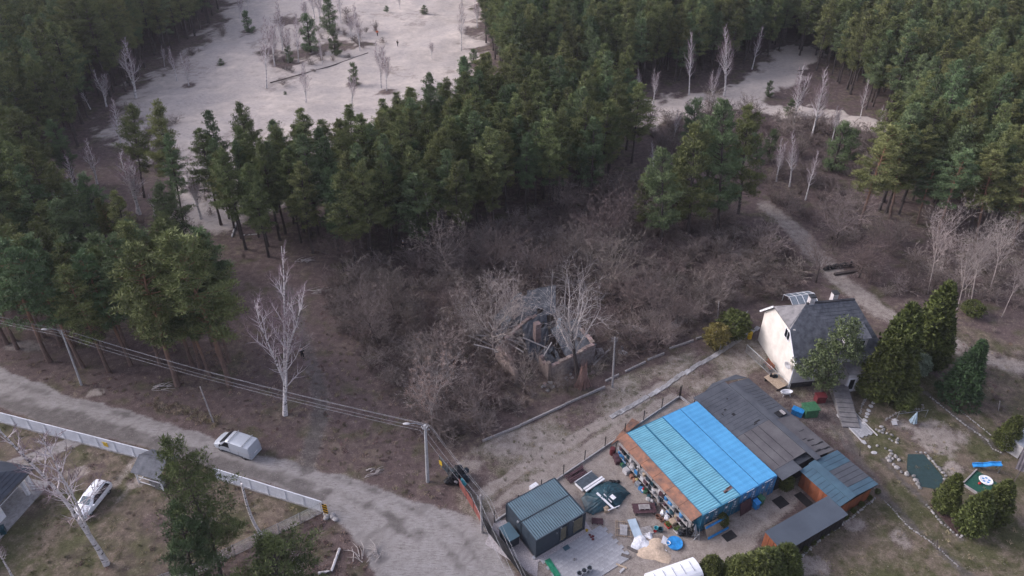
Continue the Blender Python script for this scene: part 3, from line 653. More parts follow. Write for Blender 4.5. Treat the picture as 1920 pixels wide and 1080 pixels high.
M_POLE = mat('pole_concrete', (.40, .40, .40), .85, scale=3, bump=.1, col2=(.28, .28, .28))

def corr(mb, x0, x1, y0, y1, zf, pitch, depth, axis='y', flat=.5):
    """corrugated sheet; ribs run along `axis`; zf(x,y) gives the sheet height"""
    a0, a1 = (x0, x1) if axis == 'y' else (y0, y1); n = max(2, int(round((a1 - a0) / pitch))); st = (a1 - a0) / n; prof = []
    for i in range(n):
        s = a0 + i * st; prof += [(s, 0), (s + st * flat * .5, 0), (s + st * .5, depth), (s + st * (.5 + flat * .5), depth)]
    prof.append((a1, 0)); o = len(mb.v); rows = (y0, y1) if axis == 'y' else (x0, x1)
    for r in rows:
        for s, h in prof:
            x, y = (s, r) if axis == 'y' else (r, s); mb.v.append((x, y, zf(x, y) + h))
    m = len(prof)
    for i in range(m - 1):
        f = (o + i, o + i + 1, o + m + i + 1, o + m + i); mb.f.append(f if axis == 'y' else f[::-1])
    return mb

# ------------------------------------------------------------------ shipping containers (local frame: x along the door ends, y along the length)
def container(i, u, lab, steel, paint, bright):
    t = thing('shipping_container', lab, 'container', W(u, 0), UVA, 'row of shipping containers'); w, L, H = 2.42, 12.19, 2.58
    b = MB()
    corr(b, 0, L, -H, 0, lambda x, y: 0, .28, .035)   # template strip, turned into the two long sides below
    side = MB()
    for sx in (0.03, w - .03):
        for (x, y, z) in [] : pass
    n = 44
    for sx, sg in ((0.05, -1), (w - .05, 1)):
        pr = []
        for k in range(n):
            s = .1 + (L - .2) * k / n; q = (L - .2) / n; pr += [(s, 0), (s + q * .25, 0), (s + q * .5, .035), (s + q * .75, .035)]
        pr.append((L - .1, 0)); o = len(side.v)
        for zz in (.15, H - .08):
            for s, h in pr: side.v.append((sx + sg * h * .9, s, zz))
        m = len(pr)
        for k in range(m - 1): side.f.append((o + k, o + k + 1, o + m + k + 1, o + m + k))
    side.box((w / 2, L - .03, H / 2), (w - .1, .05, H - .2))
    side.build('side_wall', paint, t)
    fr = MB()
    for x in (.06, w - .06):
        for y in (.06, L - .06): fr.box((x, y, H / 2), (.12, .12, H))
        fr.box((x, L / 2, .08), (.1, L - .24, .14)); fr.box((x, L / 2, H - .05), (.1, L - .24, .08))
    for y in (.06, L - .06): fr.box((w / 2, y, .08), (w - .24, .1, .14)); fr.box((w / 2, y, H - .06), (w - .24, .1, .1))
    fr.build('frame', paint, t)
    r = MB()
    if bright: corr(r, .02, w - .02, .1, L - .1, lambda x, y: H + .02 + (.03 if i == 3 else 0), .62, .014, 'x')
    else: corr(r, .1, w - .1, .12, L - .12, lambda x, y: H, .27, .035, 'x')
    r.build('roof', steel, t)
    for dx in (0, 1):
        d = MB(); x0 = .13 + dx * (w / 2 - .12); dw = w / 2 - .145
        corr(d, x0, x0 + dw, 0, 2.2, lambda x, y: 0, .36, .03)
        d2 = MB(); d2.v = [(v[0], .03 - v[2], .2 + v[1]) for v in d.v]; d2.f = [f for f in d.f]
        d2.box((x0 + dw / 2, .065, 1.3), (dw, .04, 2.2)); do = d2.build('door', paint, t)
        for q in (.28, .72):
            rb = MB(); x = x0 + dw * q; rb.tube([(x, -.03, .18), (x, -.03, H - .12)], .022, 6)
            for z in (.35, 1.2, 2.2): rb.box((x, -.02, z), (.1, .05, .05))
            rb.box((x + .12, -.04, 1.15), (.28, .03, .04)); rb.build('locking_rod', M_GALV, do)
        if dx == 0:
            p = MB(); p.box((x0 + dw * .5, -.012, 1.9), (.26, .012, .26)); p.build('placard', M_WHITE, do)
        else:
            for k, z in enumerate((2.1, 1.95, 1.75, 1.6, 1.35)):
                p = MB(); p.box((x0 + dw * .5 + (k % 2) * .06, -.012, z), (.3 - .1 * (k % 3), .012, .06)); p.build('marking_strip', M_WHITE, do)
    tr = MB(); tr.box((w * .5, -.005, H - .03), (w * .4, .02, .05)); tr.build('header_mark', M_WHITE, t)
    return t
CL = ['teal shipping container with the rusty awning along its side', 'teal shipping container with a rust patch by its door end, second from the awning',
      'bright blue roofed shipping container beside the teal ones', 'bright blue roofed shipping container next to the grey flat roofed workshop']
for i in range(4): container(i, i * 2.445, CL[i], M_TEAL if i < 2 else M_BLUE, M_CTEAL if i < 2 else M_CBLUE, i >= 2)
rp = MB()
for (x, y, sx, sy) in ((0, 0, 1.15, .28), (.25, .16, .7, .16), (-.35, -.12, .5, .12)):
    rp.box((x, y, 0), (sx, sy, .006), R(8))
c2 = [o for o in bpy.data.objects if o.get('label') == CL[1]][0]
q = rp.build('rust_patch', mat('dark_rust', (.20, .13, .12), .85, col2=(.1, .07, .07)), c2); q.location = (1.75, 1.15, 2.585 + .037)
# awning and shelving along the container side
aw = thing('rusty_awning', 'long rusty sheet awning along the left side of the teal container', 'awning', W(0, 0), UVA)
for k in range(6):
    y0 = .15 + k * 2.0; b = MB(); b.slab([(-1.22, y0, 2.36), (.02, y0, 2.60), (.02, y0 + 1.96, 2.60), (-1.22, y0 + 1.96, 2.36)], .03)
    b.build('sheet', M_RUST, aw)
    b = MB(); b.beam((-1.1, y0, 0), (-1.1, y0, 2.34), .06); b.beam((-1.1, y0, 2.3), (.0, y0, 2.5), .05); b.build('post', M_DMETAL, aw)
sh = thing('storage_rack', 'long rack of planks crammed with junk under the rusty awning', 'rack', W(0, 0), UVA)
for z, xx in ((.55, -1.0), (1.25, -.95), (1.85, -.95)):
    for k in range(3):
        b = MB(); b.box((xx, 2.2 + k * 3.9, z), (.75 if z < 1.8 else .45, 3.8, .05)); b.build('shelf', M_GWOOD, sh)
for k in range(7):
    b = MB(); b.beam((-1.36, .4 + k * 1.93, 0), (-1.36, .4 + k * 1.93, 1.95), .07); b.build('upright', M_DMETAL, sh)
# ------------------------------------------------------------------ grey workshop with low felt roof
gw = thing('grey_workshop', 'low workshop with patched dark grey felt roof behind the blue containers', 'building', W(10, 0), UVA)
b = MB(); b.box((3.75, 6.15, 1.2), (7.3, 12.1, 2.4)); b.build('wall', mat('workshop_wall', (.045, .05, .06), .8, bump=.1), gw)
zr = lambda x: 2.45 + (.35 * x / 4.5 if x < 4.5 else .35 - .45 * (x - 5.3) / 2.5 if x > 5.3 else .35)
def roofp(x0, x1, y0, y1, m, name='roofing_sheet', dz=0, t=.05, par=None):
    b = MB(); b.slab([(x0, y0, zr(x0) + dz), (x1, y0, zr(x1) + dz), (x1, y1, zr(x1) + dz), (x0, y1, zr(x0) + dz)], t); return b.build(name, m, par or gw)
roofp(-.1, 4.5, 6.0, 12.9, M_ROOFG); roofp(-.1, 4.5, .75, 5.98, M_ROOFG2); roofp(-.1, 2.6, -.6, .73, M_ROOFG)
roofp(4.52, 5.28, -.6, 12.3, M_ROOFG, 'ridge_strip', .035)
roofp(5.3, 7.7, 5.6, 12.3, M_ROOFG); roofp(5.3, 7.7, -.3, 5.58, M_ROOFG2)
b = MB(); b.slab([(1.6, 12.9, 2.6), (4.5, 12.92, 2.82), (7.6, 12.4, 2.4), (6.8, 13.4, 2.45), (3.2, 13.5, 2.6)][::1], .05); b.build('roofing_sheet', M_ROOFG, gw)
for x in (.9, 1.9, 2.9):
    roofp(x, x + .05, .9, 5.9, M_TAR, 'tar_seam', .012, .01)
rg = random.Random(5)
for k in range(12):
    y = 6.4 + k * .5; roofp(.1 if k % 2 else .8, 4.3, y, y + .025, M_TAR, 'tar_seam', .008, .006)
for k, (x, y, sx, sy) in enumerate(((1.6, 9.6, .28, .22), (2.9, 10.7, .2, .18), (1.9, 8.6, .36, .36), (.9, 9.2, .12, .3), (3.3, 6.5, .8, .16), (2.9, 6.3, .5, .12))):
    roofp(x - sx / 2, x + sx / 2, y - sy / 2, y + sy / 2, M_TAR, 'tar_patch', .014, .008)
for k, (y, x0, x1, w) in enumerate(((0.15, 5.4, 7.6, .2), (1.0, 5.7, 7.5, .16), (1.7, 5.9, 6.8, .14), (2.1, 5.5, 6.1, .12), (3.2, 6.2, 7.0, .1))):
    xs = x0
    while xs < x1:
        w2 = w * rg.uniform(.5, 1.2); xe = min(x1, xs + rg.uniform(.25, .5)); yo = rg.uniform(-.05, .05)
        roofp(xs, xe, y + yo, y + yo + w2, M_TAR, 'tar_patch', .014, .008); xs = xe
for k in range(9): roofp(5.5 + (k % 3) * .1, 7.4, 7.2 + k * .5, 7.2 + k * .5 + .04, M_TAR, 'tar_seam', .012, .008)
b = MB(); b.box((6.4, 6.1, 2.68), (1.2, .8, .14)); b.build('roof_hatch', M_TAR, gw); b = MB(); b.box((6.7, 6.1, 2.76), (.4, .7, .04)); b.build('roof_hatch_lid', M_GWOOD, gw)
# shed joined at the front: blue-grey sheet roof over red-brown walls
sd_ = thing('red_brown_shed', 'red brown boarded shed with blue grey sheet roof at the front of the workshop', 'shed', W(12.6, -5.5), UVA)
for x0, x1, y0, y1 in ((.15, .2, .2, 4.9), (4.9, 4.95, .2, 4.9)):
    for k in range(8):
        b = MB(); ya = y0 + (y1 - y0) * k / 8; b.box(((x0 + x1) / 2, ya + .29, 1.15), (.05, .56, 2.3)); b.build('wall_board', M_BROWNB, sd_)
for k in range(8):
    b = MB(); b.box((.2 + 4.7 * (k + .5) / 8, .15, 1.15), (.57, .05, 2.3)); b.build('wall_board', M_BROWNB, sd_)
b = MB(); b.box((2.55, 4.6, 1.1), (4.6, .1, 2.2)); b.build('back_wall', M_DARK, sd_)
zs = lambda x: 2.35 + .3 * min(1, x / 1.9) - .3 * max(0, (x - 2.0) / 3.4)
for k in range(9):
    y0 = -.1 + k * .575
    for (xa, xb) in ((-.15, 1.15), (2.0, 5.35)):
        mm = M_ROOFG if (xa > 1 and 2 <= k <= 5) else M_ROOFB
        b = MB(); b.slab([(xa, y0, zs(xa)), (xb, y0, zs(xb)), (xb, y0 + .54, zs(xb)), (xa, y0 + .54, zs(xa))], .04); b.build('roof_sheet', mm, sd_)
b = MB(); b.slab([(1.13, -.12, zs(1.15) + .06), (2.02, -.12, zs(2) + .06), (2.02, 5.1, zs(2) + .06), (1.13, 5.1, zs(1.15) + .06)], .1); b.build('ridge_strip', M_ROOFB, sd_)
b = MB(); b.slab([(-.1, -.1, zs(0) - .05), (5.3, -.1, zs(5.3) - .05), (5.3, 5.0, zs(5.3) - .05), (-.1, 5.0, zs(0) - .05)], .05); b.build('roof_deck', M_TAR, sd_)
# low lean-to
lr = thing('long_low_shed', 'long narrow shed with smooth grey roof beside the thuja bushes', 'shed', W(4.15, -6.45), UVA)
b = MB(); b.slab([(-.1, -.1, 2.15), (8.4, -.1, 2.15), (8.4, 2.35, 2.35), (-.1, 2.35, 2.35)], .1); b.build('roof', mat('smooth_grey_roof', (.07, .085, .105), .6, scale=.4, bump=.03, col2=(.06, .072, .09)), lr)
for k in range(14):
    b = MB(); b.box((.3 + k * .6, .1, 1.05), (.56, .05, 2.1)); b.build('wall_board', M_TAR if k > 1 else M_BROWNB, lr)
for k in range(4):
    b = MB(); b.box((.05, .35 + k * .58, 1.05), (.05, .54, 2.1)); b.build('wall_board', M_BROWNB, lr)
b = MB(); b.box((4.2, 2.2, 1.08), (8.2, .06, 2.16)); b.build('back_wall', M_CABW, lr)

# ------------------------------------------------------------------ anthracite cabin
CBO = G(1005, 1013, 2.7); CA = R(33.3)
def CW(u, v, z=0): return Vector((CBO.x + u * math.cos(CA) - v * math.sin(CA), CBO.y + u * math.sin(CA) + v * math.cos(CA), z))
cb = thing('anthracite_cabin', 'anthracite modular cabin with ribbed flat roof on the paved patio', 'building', CW(0, 0), CA)
L, D, Hc = 5.75, 5.0, 2.6
for k, v0 in enumerate((0.0, 2.52)):
    r = MB(); corr(r, .06, L - .06, v0 + .05, v0 + 2.43, lambda x, y: Hc, .24, .04, 'y'); r.build('roof', M_CABIN, cb)
    f = MB()
    for (a, c) in (((0, v0), (L, v0)), ((L, v0), (L, v0 + 2.48)), ((L, v0 + 2.48), (0, v0 + 2.48)), ((0, v0 + 2.48), (0, v0))):
        f.beam((a[0], a[1], Hc - .02), (c[0], c[1], Hc - .02), .09, .12)
        f.beam((a[0], a[1], .16), (c[0], c[1], .16), .09, .14); f.beam((a[0], a[1], 0), (a[0], a[1], Hc - .1), .12)
    f.build('frame', M_CABW, cb)
for k in range(9):
    b = MB(); v = .08 + k * (D - .1) / 9; b.box((.02, v + .27, 1.35), (.04, .53, 2.3)); b.build('wall_panel', M_CABW, cb)
    b = MB(); b.box((L - .02, v + .27, 1.35), (.04, .53, 2.3)); b.build('wall_panel', M_CABW, cb)
for k in range(6):
    b = MB(); b.box((.06 + .44 * (k + .5), .02, 1.35), (.43, .04, 2.3)); b.build('wall_panel', M_CABW, cb)
for x, w in ((2.72, .12), (3.75, .55), (L - .14, .2)):
    b = MB(); b.box((x + (w / 2 if w > .3 else 0), .02, 1.35), (w, .04, 2.3)); b.build('wall_panel', M_CABW, cb)
b = MB(); b.box((L / 2, D - .02, 1.35), (L - .1, .04, 2.3)); b.build('wall_panel', M_CABW, cb)
dr = MB(); dr.box((2.82, .0, 1.28), (.08, .08, 2.15)); dr.box((3.62, .0, 1.28), (.08, .08, 2.15)); dr.box((3.22, .0, 2.33), (.8, .08, .08)); dr.box((3.22, .0, .24), (.8, .08, .08)); d_ = dr.build('door', M_CABW, cb)
g_ = MB(); g_.box((3.22, .03, 1.3), (.72, .02, 2.0)); g_.build('door_glass', mat('cabin_glass', (.12, .11, .07), .15, bump=0, spec=.7), d_)
wf = MB(); wf.box((4.34, .0, 1.3), (.07, .07, 2.1)); wf.box((5.56, .0, 1.3), (.07, .07, 2.1)); wf.box((4.95, .0, 2.33), (1.2, .07, .07)); wf.box((4.95, .0, .3), (1.2, .07, .07)); w_ = wf.build('window', M_CABW, cb)
g_ = MB(); g_.box((4.95, .03, 1.3), (1.15, .02, 2.0)); g_.build('window_glass', MATS['cabin_glass'], w_)
for x, z in ((2.35, 2.05), (2.85, 2.45), (4.25, 2.45)):
    b = MB(); b.box((x, -.06, z), (.12, .1, .16)); b.build('wall_lamp', M_GALV, cb)
b = MB(); b.box((-.08, 2.9, 2.2), (.14, .2, .2)); b.build('wall_lamp', M_GALV, cb)
# small box beside it
sb = thing('utility_box', 'small dark grey metal box standing beside the cabin by the black fence', 'box', CW(-1.55, 2.1), CA)
b = MB(); b.box((.55, .9, .62), (1.1, 1.8, 1.2)); b.build('body', M_CABW, sb)
b = MB(); b.box((.55, .9, 1.25), (1.2, 1.9, .07)); b.build('lid', M_CABIN, sb)
# paved patio: each slab its own
pt = thing('paved_patio', 'grey paved patio in front of the anthracite cabin', 'patio', CW(.2, -.55), CA)
pm = MB(); pm.box((0, 0, 0), (.594, .394, .06)); pmesh = pm.mesh('paving_slab', M_PAVER)
rg = random.Random(8)
for i in range(12):
    for j in range(11):
        if i * .6 > 6.6 - .0 * j: continue
        o = link('paving_slab', pmesh, pt); o.location = (.3 + i * .6 + (.3 if j % 2 else 0), -.2 - j * .4, .035 + rg.uniform(-.004, .004))
tag(link('gravel_bed', MB().prism([CW(-3.2, 3.9)[:2], CW(-1.0, 5.6)[:2], CW(-.1, 5.1)[:2], CW(-.1, -.6)[:2], CW(-1.1, -1.8)[:2]], -.05, .05).mesh('gravel_bed', M_GRAVEL)), 'white gravel strip between the cabin and the black fence', 'gravel', kind='stuff')
tag(link('gravel_border', MB().prism([CW(-.1, -.05)[:2], CW(-.1, -.55)[:2], CW(6.3, -.55)[:2], CW(6.6, 1.5)[:2], CW(5.85, 1.5)[:2], CW(5.8, -.05)[:2]], -.05, .05).mesh('gravel_border', M_GRAVEL)), 'narrow gravel strip along the front of the cabin', 'gravel', kind='stuff')

# ------------------------------------------------------------------ white house by the garden
HA = R(8); HO = G(1477, 727)
hs_ = thing('white_house', 'two storey cream house with steep grey slate half-hipped roof', 'house', HO, HA)
HL, HW, HE, HR = 10.6, 8.9, 4.9, 9.0   # length, gable width, eave, ridge
def wallpoly(pts, t, axis): pass
b = MB()
hy1, hz1 = 2.2, HE + 2.3
gab = [(0, 0, 0), (0, HW, 0), (0, HW, HE), (0, HW - hy1, hz1), (0, hy1, hz1), (0, 0, HE)]
b.add([(p[0], p[1], p[2]) for p in gab] + [(p[0] + .3, p[1], p[2]) for p in gab], [tuple(range(6))[::-1], tuple(range(6, 12))] + [(i, (i + 1) % 6, 6 + (i + 1) % 6, 6 + i) for i in range(6)])
b.build('gable_wall', M_CREAM, hs_)
b = MB(); b.box((HL / 2 + .15, .15, HE / 2), (HL - .3, .3, HE)); b.build('front_wall', M_CREAMSH, hs_)
b = MB(); b.box((HL / 2 + .15, HW - .15, HE / 2), (HL - .3, .3, HE)); b.build('back_wall', M_CREAMSH, hs_)
b = MB(); b.box((HL - .15, HW / 2, HE / 2), (.3, HW - .62, HE)); b.build('end_wall', M_CREAMSH, hs_)
b = MB(); b.box((HL / 2, -.03, .35), (HL, .08, .7)); b.build('plinth', mat('dark_plinth', (.06, .055, .055), .9, bump=.2), hs_)
ov = .45; rx = 2.3; k_ = (HR - HE) / (HW / 2)
Fe = HE - ov * k_
def slate(poly, name, m, t=.12):
    b = MB(); b.slab(poly, t); return b.build(name, m, hs_)
# courses of slate on each plane
def courses(A, B, C_, D_, n, m):
    """plane with bottom edge A-B, top edge D-C, split in n overlapping courses"""
    A, B, C_, D_ = map(Vector, (A, B, C_, D_)); nrm = (B - A).cross(D_ - A).normalized()
    for i in range(n):
        a, c = i / n, min(1, (i + 1.12) / n)
        q = [A.lerp(D_, a) + nrm * .03, B.lerp(C_, a) + nrm * .03, B.lerp(C_, c), A.lerp(D_, c)]
        b = MB(); b.slab([tuple(v + nrm * .05) for v in q], .045); b.build('slate_course', m, hs_)
f0, f1 = (-.35, -ov, Fe), (HL + .35, -ov, Fe); yh = hy1; h0 = (-.35, hy1, hz1); rid0 = (rx, HW / 2, HR); rid1 = (HL - 2.3, HW / 2, HR)
slate([f0, f1, rid1, rid0, h0], 'roof_front', M_SLATE); hb = (-.35, HW - hy1, hz1); bk0 = (-.35, HW + ov, Fe); bk1 = (HL + .35, HW + ov, Fe)
slate([bk1, bk0, hb, rid0, rid1], 'roof_back', M_SLATE)
slate([h0, rid0, hb], 'roof_hip', M_SLATEL)
slate([f1, bk1, rid1], 'roof_hip', M_SLATE)
def lerp3(a, b, t): return tuple(a[i] + (b[i] - a[i]) * t for i in range(3))
NC = 16
for i in range(NC):
    def edge(z):
        yy = HW / 2 - (HR - z) / k_
        xl = -.35 if z <= hz1 else -.35 + (rx + .35) * (z - hz1) / (HR - hz1); xr = HL + .35 - (2.65) * (z - Fe) / (HR - Fe); return yy, xl, xr
    z0 = Fe + (HR - Fe) * i / NC; z1 = Fe + (HR - Fe) * min(1, (i + 1.1) / NC)
    for sgn in (0, 1):
        ya, xa, xb = edge(z0); yb, xc, xd = edge(z1)
        if sgn: ya, yb = HW - ya, HW - yb
        pts = [(xa, ya, z0 + .075), (xb, ya, z0 + .075), (xd, yb, z1 + .03), (xc, yb, z1 + .03)]
        b = MB(); b.slab(pts if not sgn else pts[::-1], .045); b.build('slate_course', M_SLATE, hs_)
b = MB(); b.beam((rx, HW / 2, HR + .08), (HL - 2.3, HW / 2, HR + .08), .3, .12); b.build('ridge', mat('dark_ridge', (.05, .05, .055), .8), hs_)
b = MB(); b.beam((-.4, HW + ov, Fe - .05), (-.4, HW - hy1, hz1 - .05), .06, .22); b.build('bargeboard', M_WHITE, hs_)
b = MB(); b.beam((-.4, -ov, Fe - .05), (-.4, hy1, hz1 - .05), .06, .12); b.build('bargeboard', M_WHITE, hs_)
b = MB(); b.beam((-.4, -ov, Fe), (HL + .3, -ov - .05, Fe), .14, .1); b.build('gutter', M_GALV, hs_)
b = MB(); b.tube([(0.0, -.4, Fe - .1), (-.05, -.12, Fe - .6), (-.05, -.1, .2)], .06, 6); b.build('downpipe', M_WHITE, hs_)
def window(par, c, w, h, axis, panes=2, name='window'):
    f = MB(); x, y, z = c; t = .07
    def bx(m, du, dz, su, sz, th=.1, off=0):
        if axis == 'y': m.box((x + off, y + du, z + dz), (th, su, sz))
        else: m.box((x + du, y + off, z + dz), (su, th, sz))
    for s in (-1, 1): bx(f, s * (w / 2), 0, t, h + t); bx(f, 0, s * (h / 2), w - t, t)
    for k in range(1, panes): bx(f, -w / 2 + w * k / panes, 0, t * .7, h - t, .08)
    fo = f.build(name, M_WHITE, par)
    for k in range(panes):
        g = MB(); bx(g, -w / 2 + w * (k + .5) / panes, 0, w / panes - t, h - t, .05); g.build('pane', M_GLASS, fo)
    return fo
window(hs_, (-.03, 2.9, HE + .95), 1.2, 1.2, 'y')
window(hs_, (2.2, -.03, 2.5), 1.1, 1.3, 'x', 1)
# dish, dormer and porch
ds = MB(); ds.lathe((0, 0, 0), [(.02, 0), (.28, .03), (.48, .12), (.5, .13), (.46, .16), (.02, .05)], 18, 'X')
do = thing('satellite_dish', 'round white satellite dish on the cream gable wall', 'satellite dish', HO + Matrix.Rotation(HA, 3, 'Z') @ Vector((-.45, .45, 3.3)), HA + R(20))
ds.v = [(-v[0], v[1], v[2]) for v in ds.v]; ds.build('dish', M_CONCP, do)
b = MB(); b.beam((0, 0, 0), (.42, 0, -.15), .04); b.beam((0, 0, 0), (-.35, 0, -.25), .03); b.build('arm', M_GALV, do)
b = MB(); b.box((7.2, 1.5, HE + .75), (2.8, 2.4, 1.9)); b.build('dormer', M_CREAMSH, hs_)
b = MB(); b.slab([(5.6, .05, HE + 1.72), (8.8, .05, HE + 1.72), (8.8, 3.2, HE + 2.5), (5.6, 3.2, HE + 2.5)], .1); b.build('dormer_roof', M_SLATE, hs_)
for x in (6.5, 7.9): window(hs_, (x, .27, HE + .85), .7, 1.0, 'x', 1)
b = MB(); b.box((7.6, -.85, 1.45), (2.9, 1.6, 2.9)); b.build('porch', M_CREAMSH, hs_)
b = MB(); b.slab([(6.0, -1.85, 2.95), (9.2, -1.85, 2.95), (9.2, .0, 3.3), (6.0, .0, 3.3)], .08); b.build('porch_roof', M_SLATEL, hs_)
b = MB(); b.box((6.8, -1.69, 1.15), (1.0, .06, 2.1)); dd = b.build('front_door', M_WHITE, hs_)
b = MB(); b.box((6.8, -1.725, 1.25), (.6, .02, 1.5)); b.build('door_glass', M_GLASS, dd)
window(hs_, (8.3, -1.68, 2.0), .7, .5, 'x', 1)
for i, (x, y) in enumerate(((2.9, 4.6), (5.9, 4.9))):
    ch = MB(); ch.box((x, y, HR + .1), (.62, .62, 1.6)); c_ = ch.build('chimney', mat('white_brick', (.52, .49, .48), .9, bump=.3), hs_)
    cc = MB(); cc.box((x, y, HR + .95), (.74, .74, .12)); cc.build('cap', M_DMETAL, c_)
# exterior steps
st = thing('stone_steps', 'grey stone steps leading down from the house door to the paved path', 'steps', G(1570, 733), R(0))
A_, B_ = G(1572, 730), G(1598, 800)
dv = (B_ - A_); dl = dv.length; dv.normalize()
st.rotation_euler = (0, 0, math.atan2(dv.y, dv.x))
for k in range(9):
    b = MB(); b.box((.25 + k * dl / 9, 0, .5 - k * .05), (dl / 9 + .06, 1.9, 1.0 - k * .1)); b.build('step', M_SLATEL, st)
# ------------------------------------------------------------------ house with dark tiled roof at the left edge
lh = thing('tiled_house', 'white house with dark blue tiled roof and porch at the left edge', 'house', G(40, 975), 0)
E0 = G(62, 877, 2.7) - lh.location; E1 = G(-2, 945, 2.7) - lh.location; dE = (E1 - E0); dE.z = 0; e_ = dE.normalized(); n_ = Vector((-e_.y, e_.x, 0)) * -1
if n_.x > 0: n_ = -n_
EE = lambda s, t, z: Vector((E0.x, E0.y, 0)) + e_ * s + n_ * t + Vector((0, 0, z))
for i in range(14):
    s0 = i / 14; s1 = (i + 1.1) / 14; z0 = 2.7 + 2.6 * s0; z1 = 2.7 + 2.6 * min(1, s1); t0 = 5.2 * s0; t1 = 5.2 * min(1, s1)
    # front plane courses from eave up
    b = MB(); b.slab([tuple(EE(-0 + t0, t0, z0 + .06)), tuple(EE(12, t0, z0 + .06)), tuple(EE(12, t1, z1 + .02)), tuple(EE(t1, t1, z1 + .02))][::-1], .05); b.build('tile_course', M_DTILE, lh)
    b = MB(); b.slab([tuple(EE(t0, t0, z0 + .06)), tuple(EE(t0, 10.4 - t0, z0 + .06)), tuple(EE(t1, 10.4 - t1, z1 + .02)), tuple(EE(t1, t1, z1 + .02))], .05); b.build('tile_course', M_DTILE, lh)
b = MB(); q4 = [EE(0, 0, 2.65), EE(12, 0, 2.65), EE(12, 10.4, 2.65), EE(0, 10.4, 2.65)]; b.slab([tuple(p) for p in q4][::-1], .08); b.build('soffit', M_WHITE, lh)
b = MB(); b.beam(EE(0, -.06, 2.66), EE(12, -.06, 2.66), .12, .12); b.beam(EE(-.06, 0, 2.66), EE(-.06, 10.4, 2.66), .12, .12); b.build('gutter', M_DMETAL, lh)
b = MB(); b.prism([EE(4.2, .7, 0)[:2], EE(12, .7, 0)[:2], EE(12, 9.6, 0)[:2], EE(4.2, 9.6, 0)[:2]], 0, 2.57); b.build('wall', M_WHITE, lh)
b = MB(); b.prism([EE(.9, 2.2, 0)[:2], EE(4.2, 2.2, 0)[:2], EE(4.2, 9.6, 0)[:2], EE(.9, 9.6, 0)[:2]], 0, 2.56); b.build('porch_wall', M_WHITE, lh)
for s, t in ((.7, .5), (1.4, .5)): b = MB(); b.beam(EE(s, t, 0), EE(s, t, 2.55), .3); b.build('porch_post', M_WHITE, lh)
b = MB(); b.beam(EE(7.4, .66, 1.5), EE(8.8, .66, 1.5), .06, 1.0); b.build('window', M_GLASS, lh)
b = MB(); b.beam(EE(7.1, .62, 1.5), EE(7.4, .62, 1.5), .06, 1.1); b.build('shutter', M_BINR, lh)
b = MB(); b.prism([EE(-.4, -.6, 0)[:2], EE(12, -.6, 0)[:2], EE(12, 3, 0)[:2], EE(-.4, 3, 0)[:2]], -.05, .1); b.build('paved_apron', M_CONC, lh)
# ------------------------------------------------------------------ fences
def fence_line(name, lab, a, b, n, h, builder, cat='fence'):
    a, b = Vector(a), Vector(b); d = b - a; L = d.length
    t = thing(name, lab, cat, (a.x, a.y, 0), math.atan2(d.y, d.x)); builder(t, L, n, h); return t
def b_panel(t, L, n, h):
    w = L / n; k = 9
    sm = MB()
    for i in range(k): sm.box((.1 + (w - .2) * (i + .5) / k, 0, h / 2 + .06), ((w - .2) / k - .018, .03, h - .16))
    sm.box((w / 2, .0, h + .02), (w, .09, .1)); sm.box((w / 2, .03, .35), (w - .1, .03, .08))
    me = sm.mesh('panel', M_FWHITE)
    pm = MB().box((0, 0, h / 2), (.12, .12, h + .08)).mesh('post', M_FWHITE)
    bm = MB().box((w / 2, 0, .06), (w, .2, .2)).mesh('plinth_board', M_CONC)
    for i in range(n):
        link('panel', me, t).location = (i * w, 0, 0); link('plinth_board', bm, t).location = (i * w, 0, 0)
    for i in range(n + 1): link('post', pm, t).location = (i * w, 0, 0)
def b_mesh(t, L, n, h, m=None, postm=None, rail=True):
    w = L / n; m = m or M_GALV; me = MB()
    st = .15; k = int(w / st)
    def wire(a, b): me.beam(a, b, .010, .010)
    for i in range(-int(h / st), k):
        x0 = i * st; a = (max(0, x0), 0, max(0, -x0)); xe = min(w, x0 + h); b = (xe, 0, xe - x0)
        if b[0] > a[0]: wire(a, b); wire((a[0], .01, h - a[2]), (b[0], .01, h - b[2]))
    if rail: me.tube([(0, 0, h), (w, 0, h)], .022, 5); me.tube([(0, 0, .05), (w, 0, .05)], .015, 5)
    mm = me.mesh('mesh_panel', m); pm = MB().tube([(0, 0, 0), (0, 0, h + .08)], .035, 6).mesh('post', postm or M_CONC)
    for i in range(n): link('mesh_panel', mm, t).location = (i * w, 0, 0)
    for i in range(n + 1): link('post', pm, t).location = (i * w, 0, 0)
fence_line('white_fence', 'long white slatted fence along the dirt road, left of the small tiled shelter', G(-90, 768), G(288, 866), 12, 1.7, b_panel)
fence_line('white_fence', 'shorter white slatted fence along the dirt road ending at the striped warning board', G(408, 898), G(606, 960), 6, 1.6, b_panel)
fence_line('mesh_fence', 'grey wire mesh fence running back from the striped warning board', G(604, 962), G(398, 1062), 5, 1.5, b_mesh)
fence_line('mesh_fence', 'overgrown grey wire mesh fence continuing under the pine at the bottom', G(394, 1066), G(270, 1110), 3, 1.5, b_mesh)
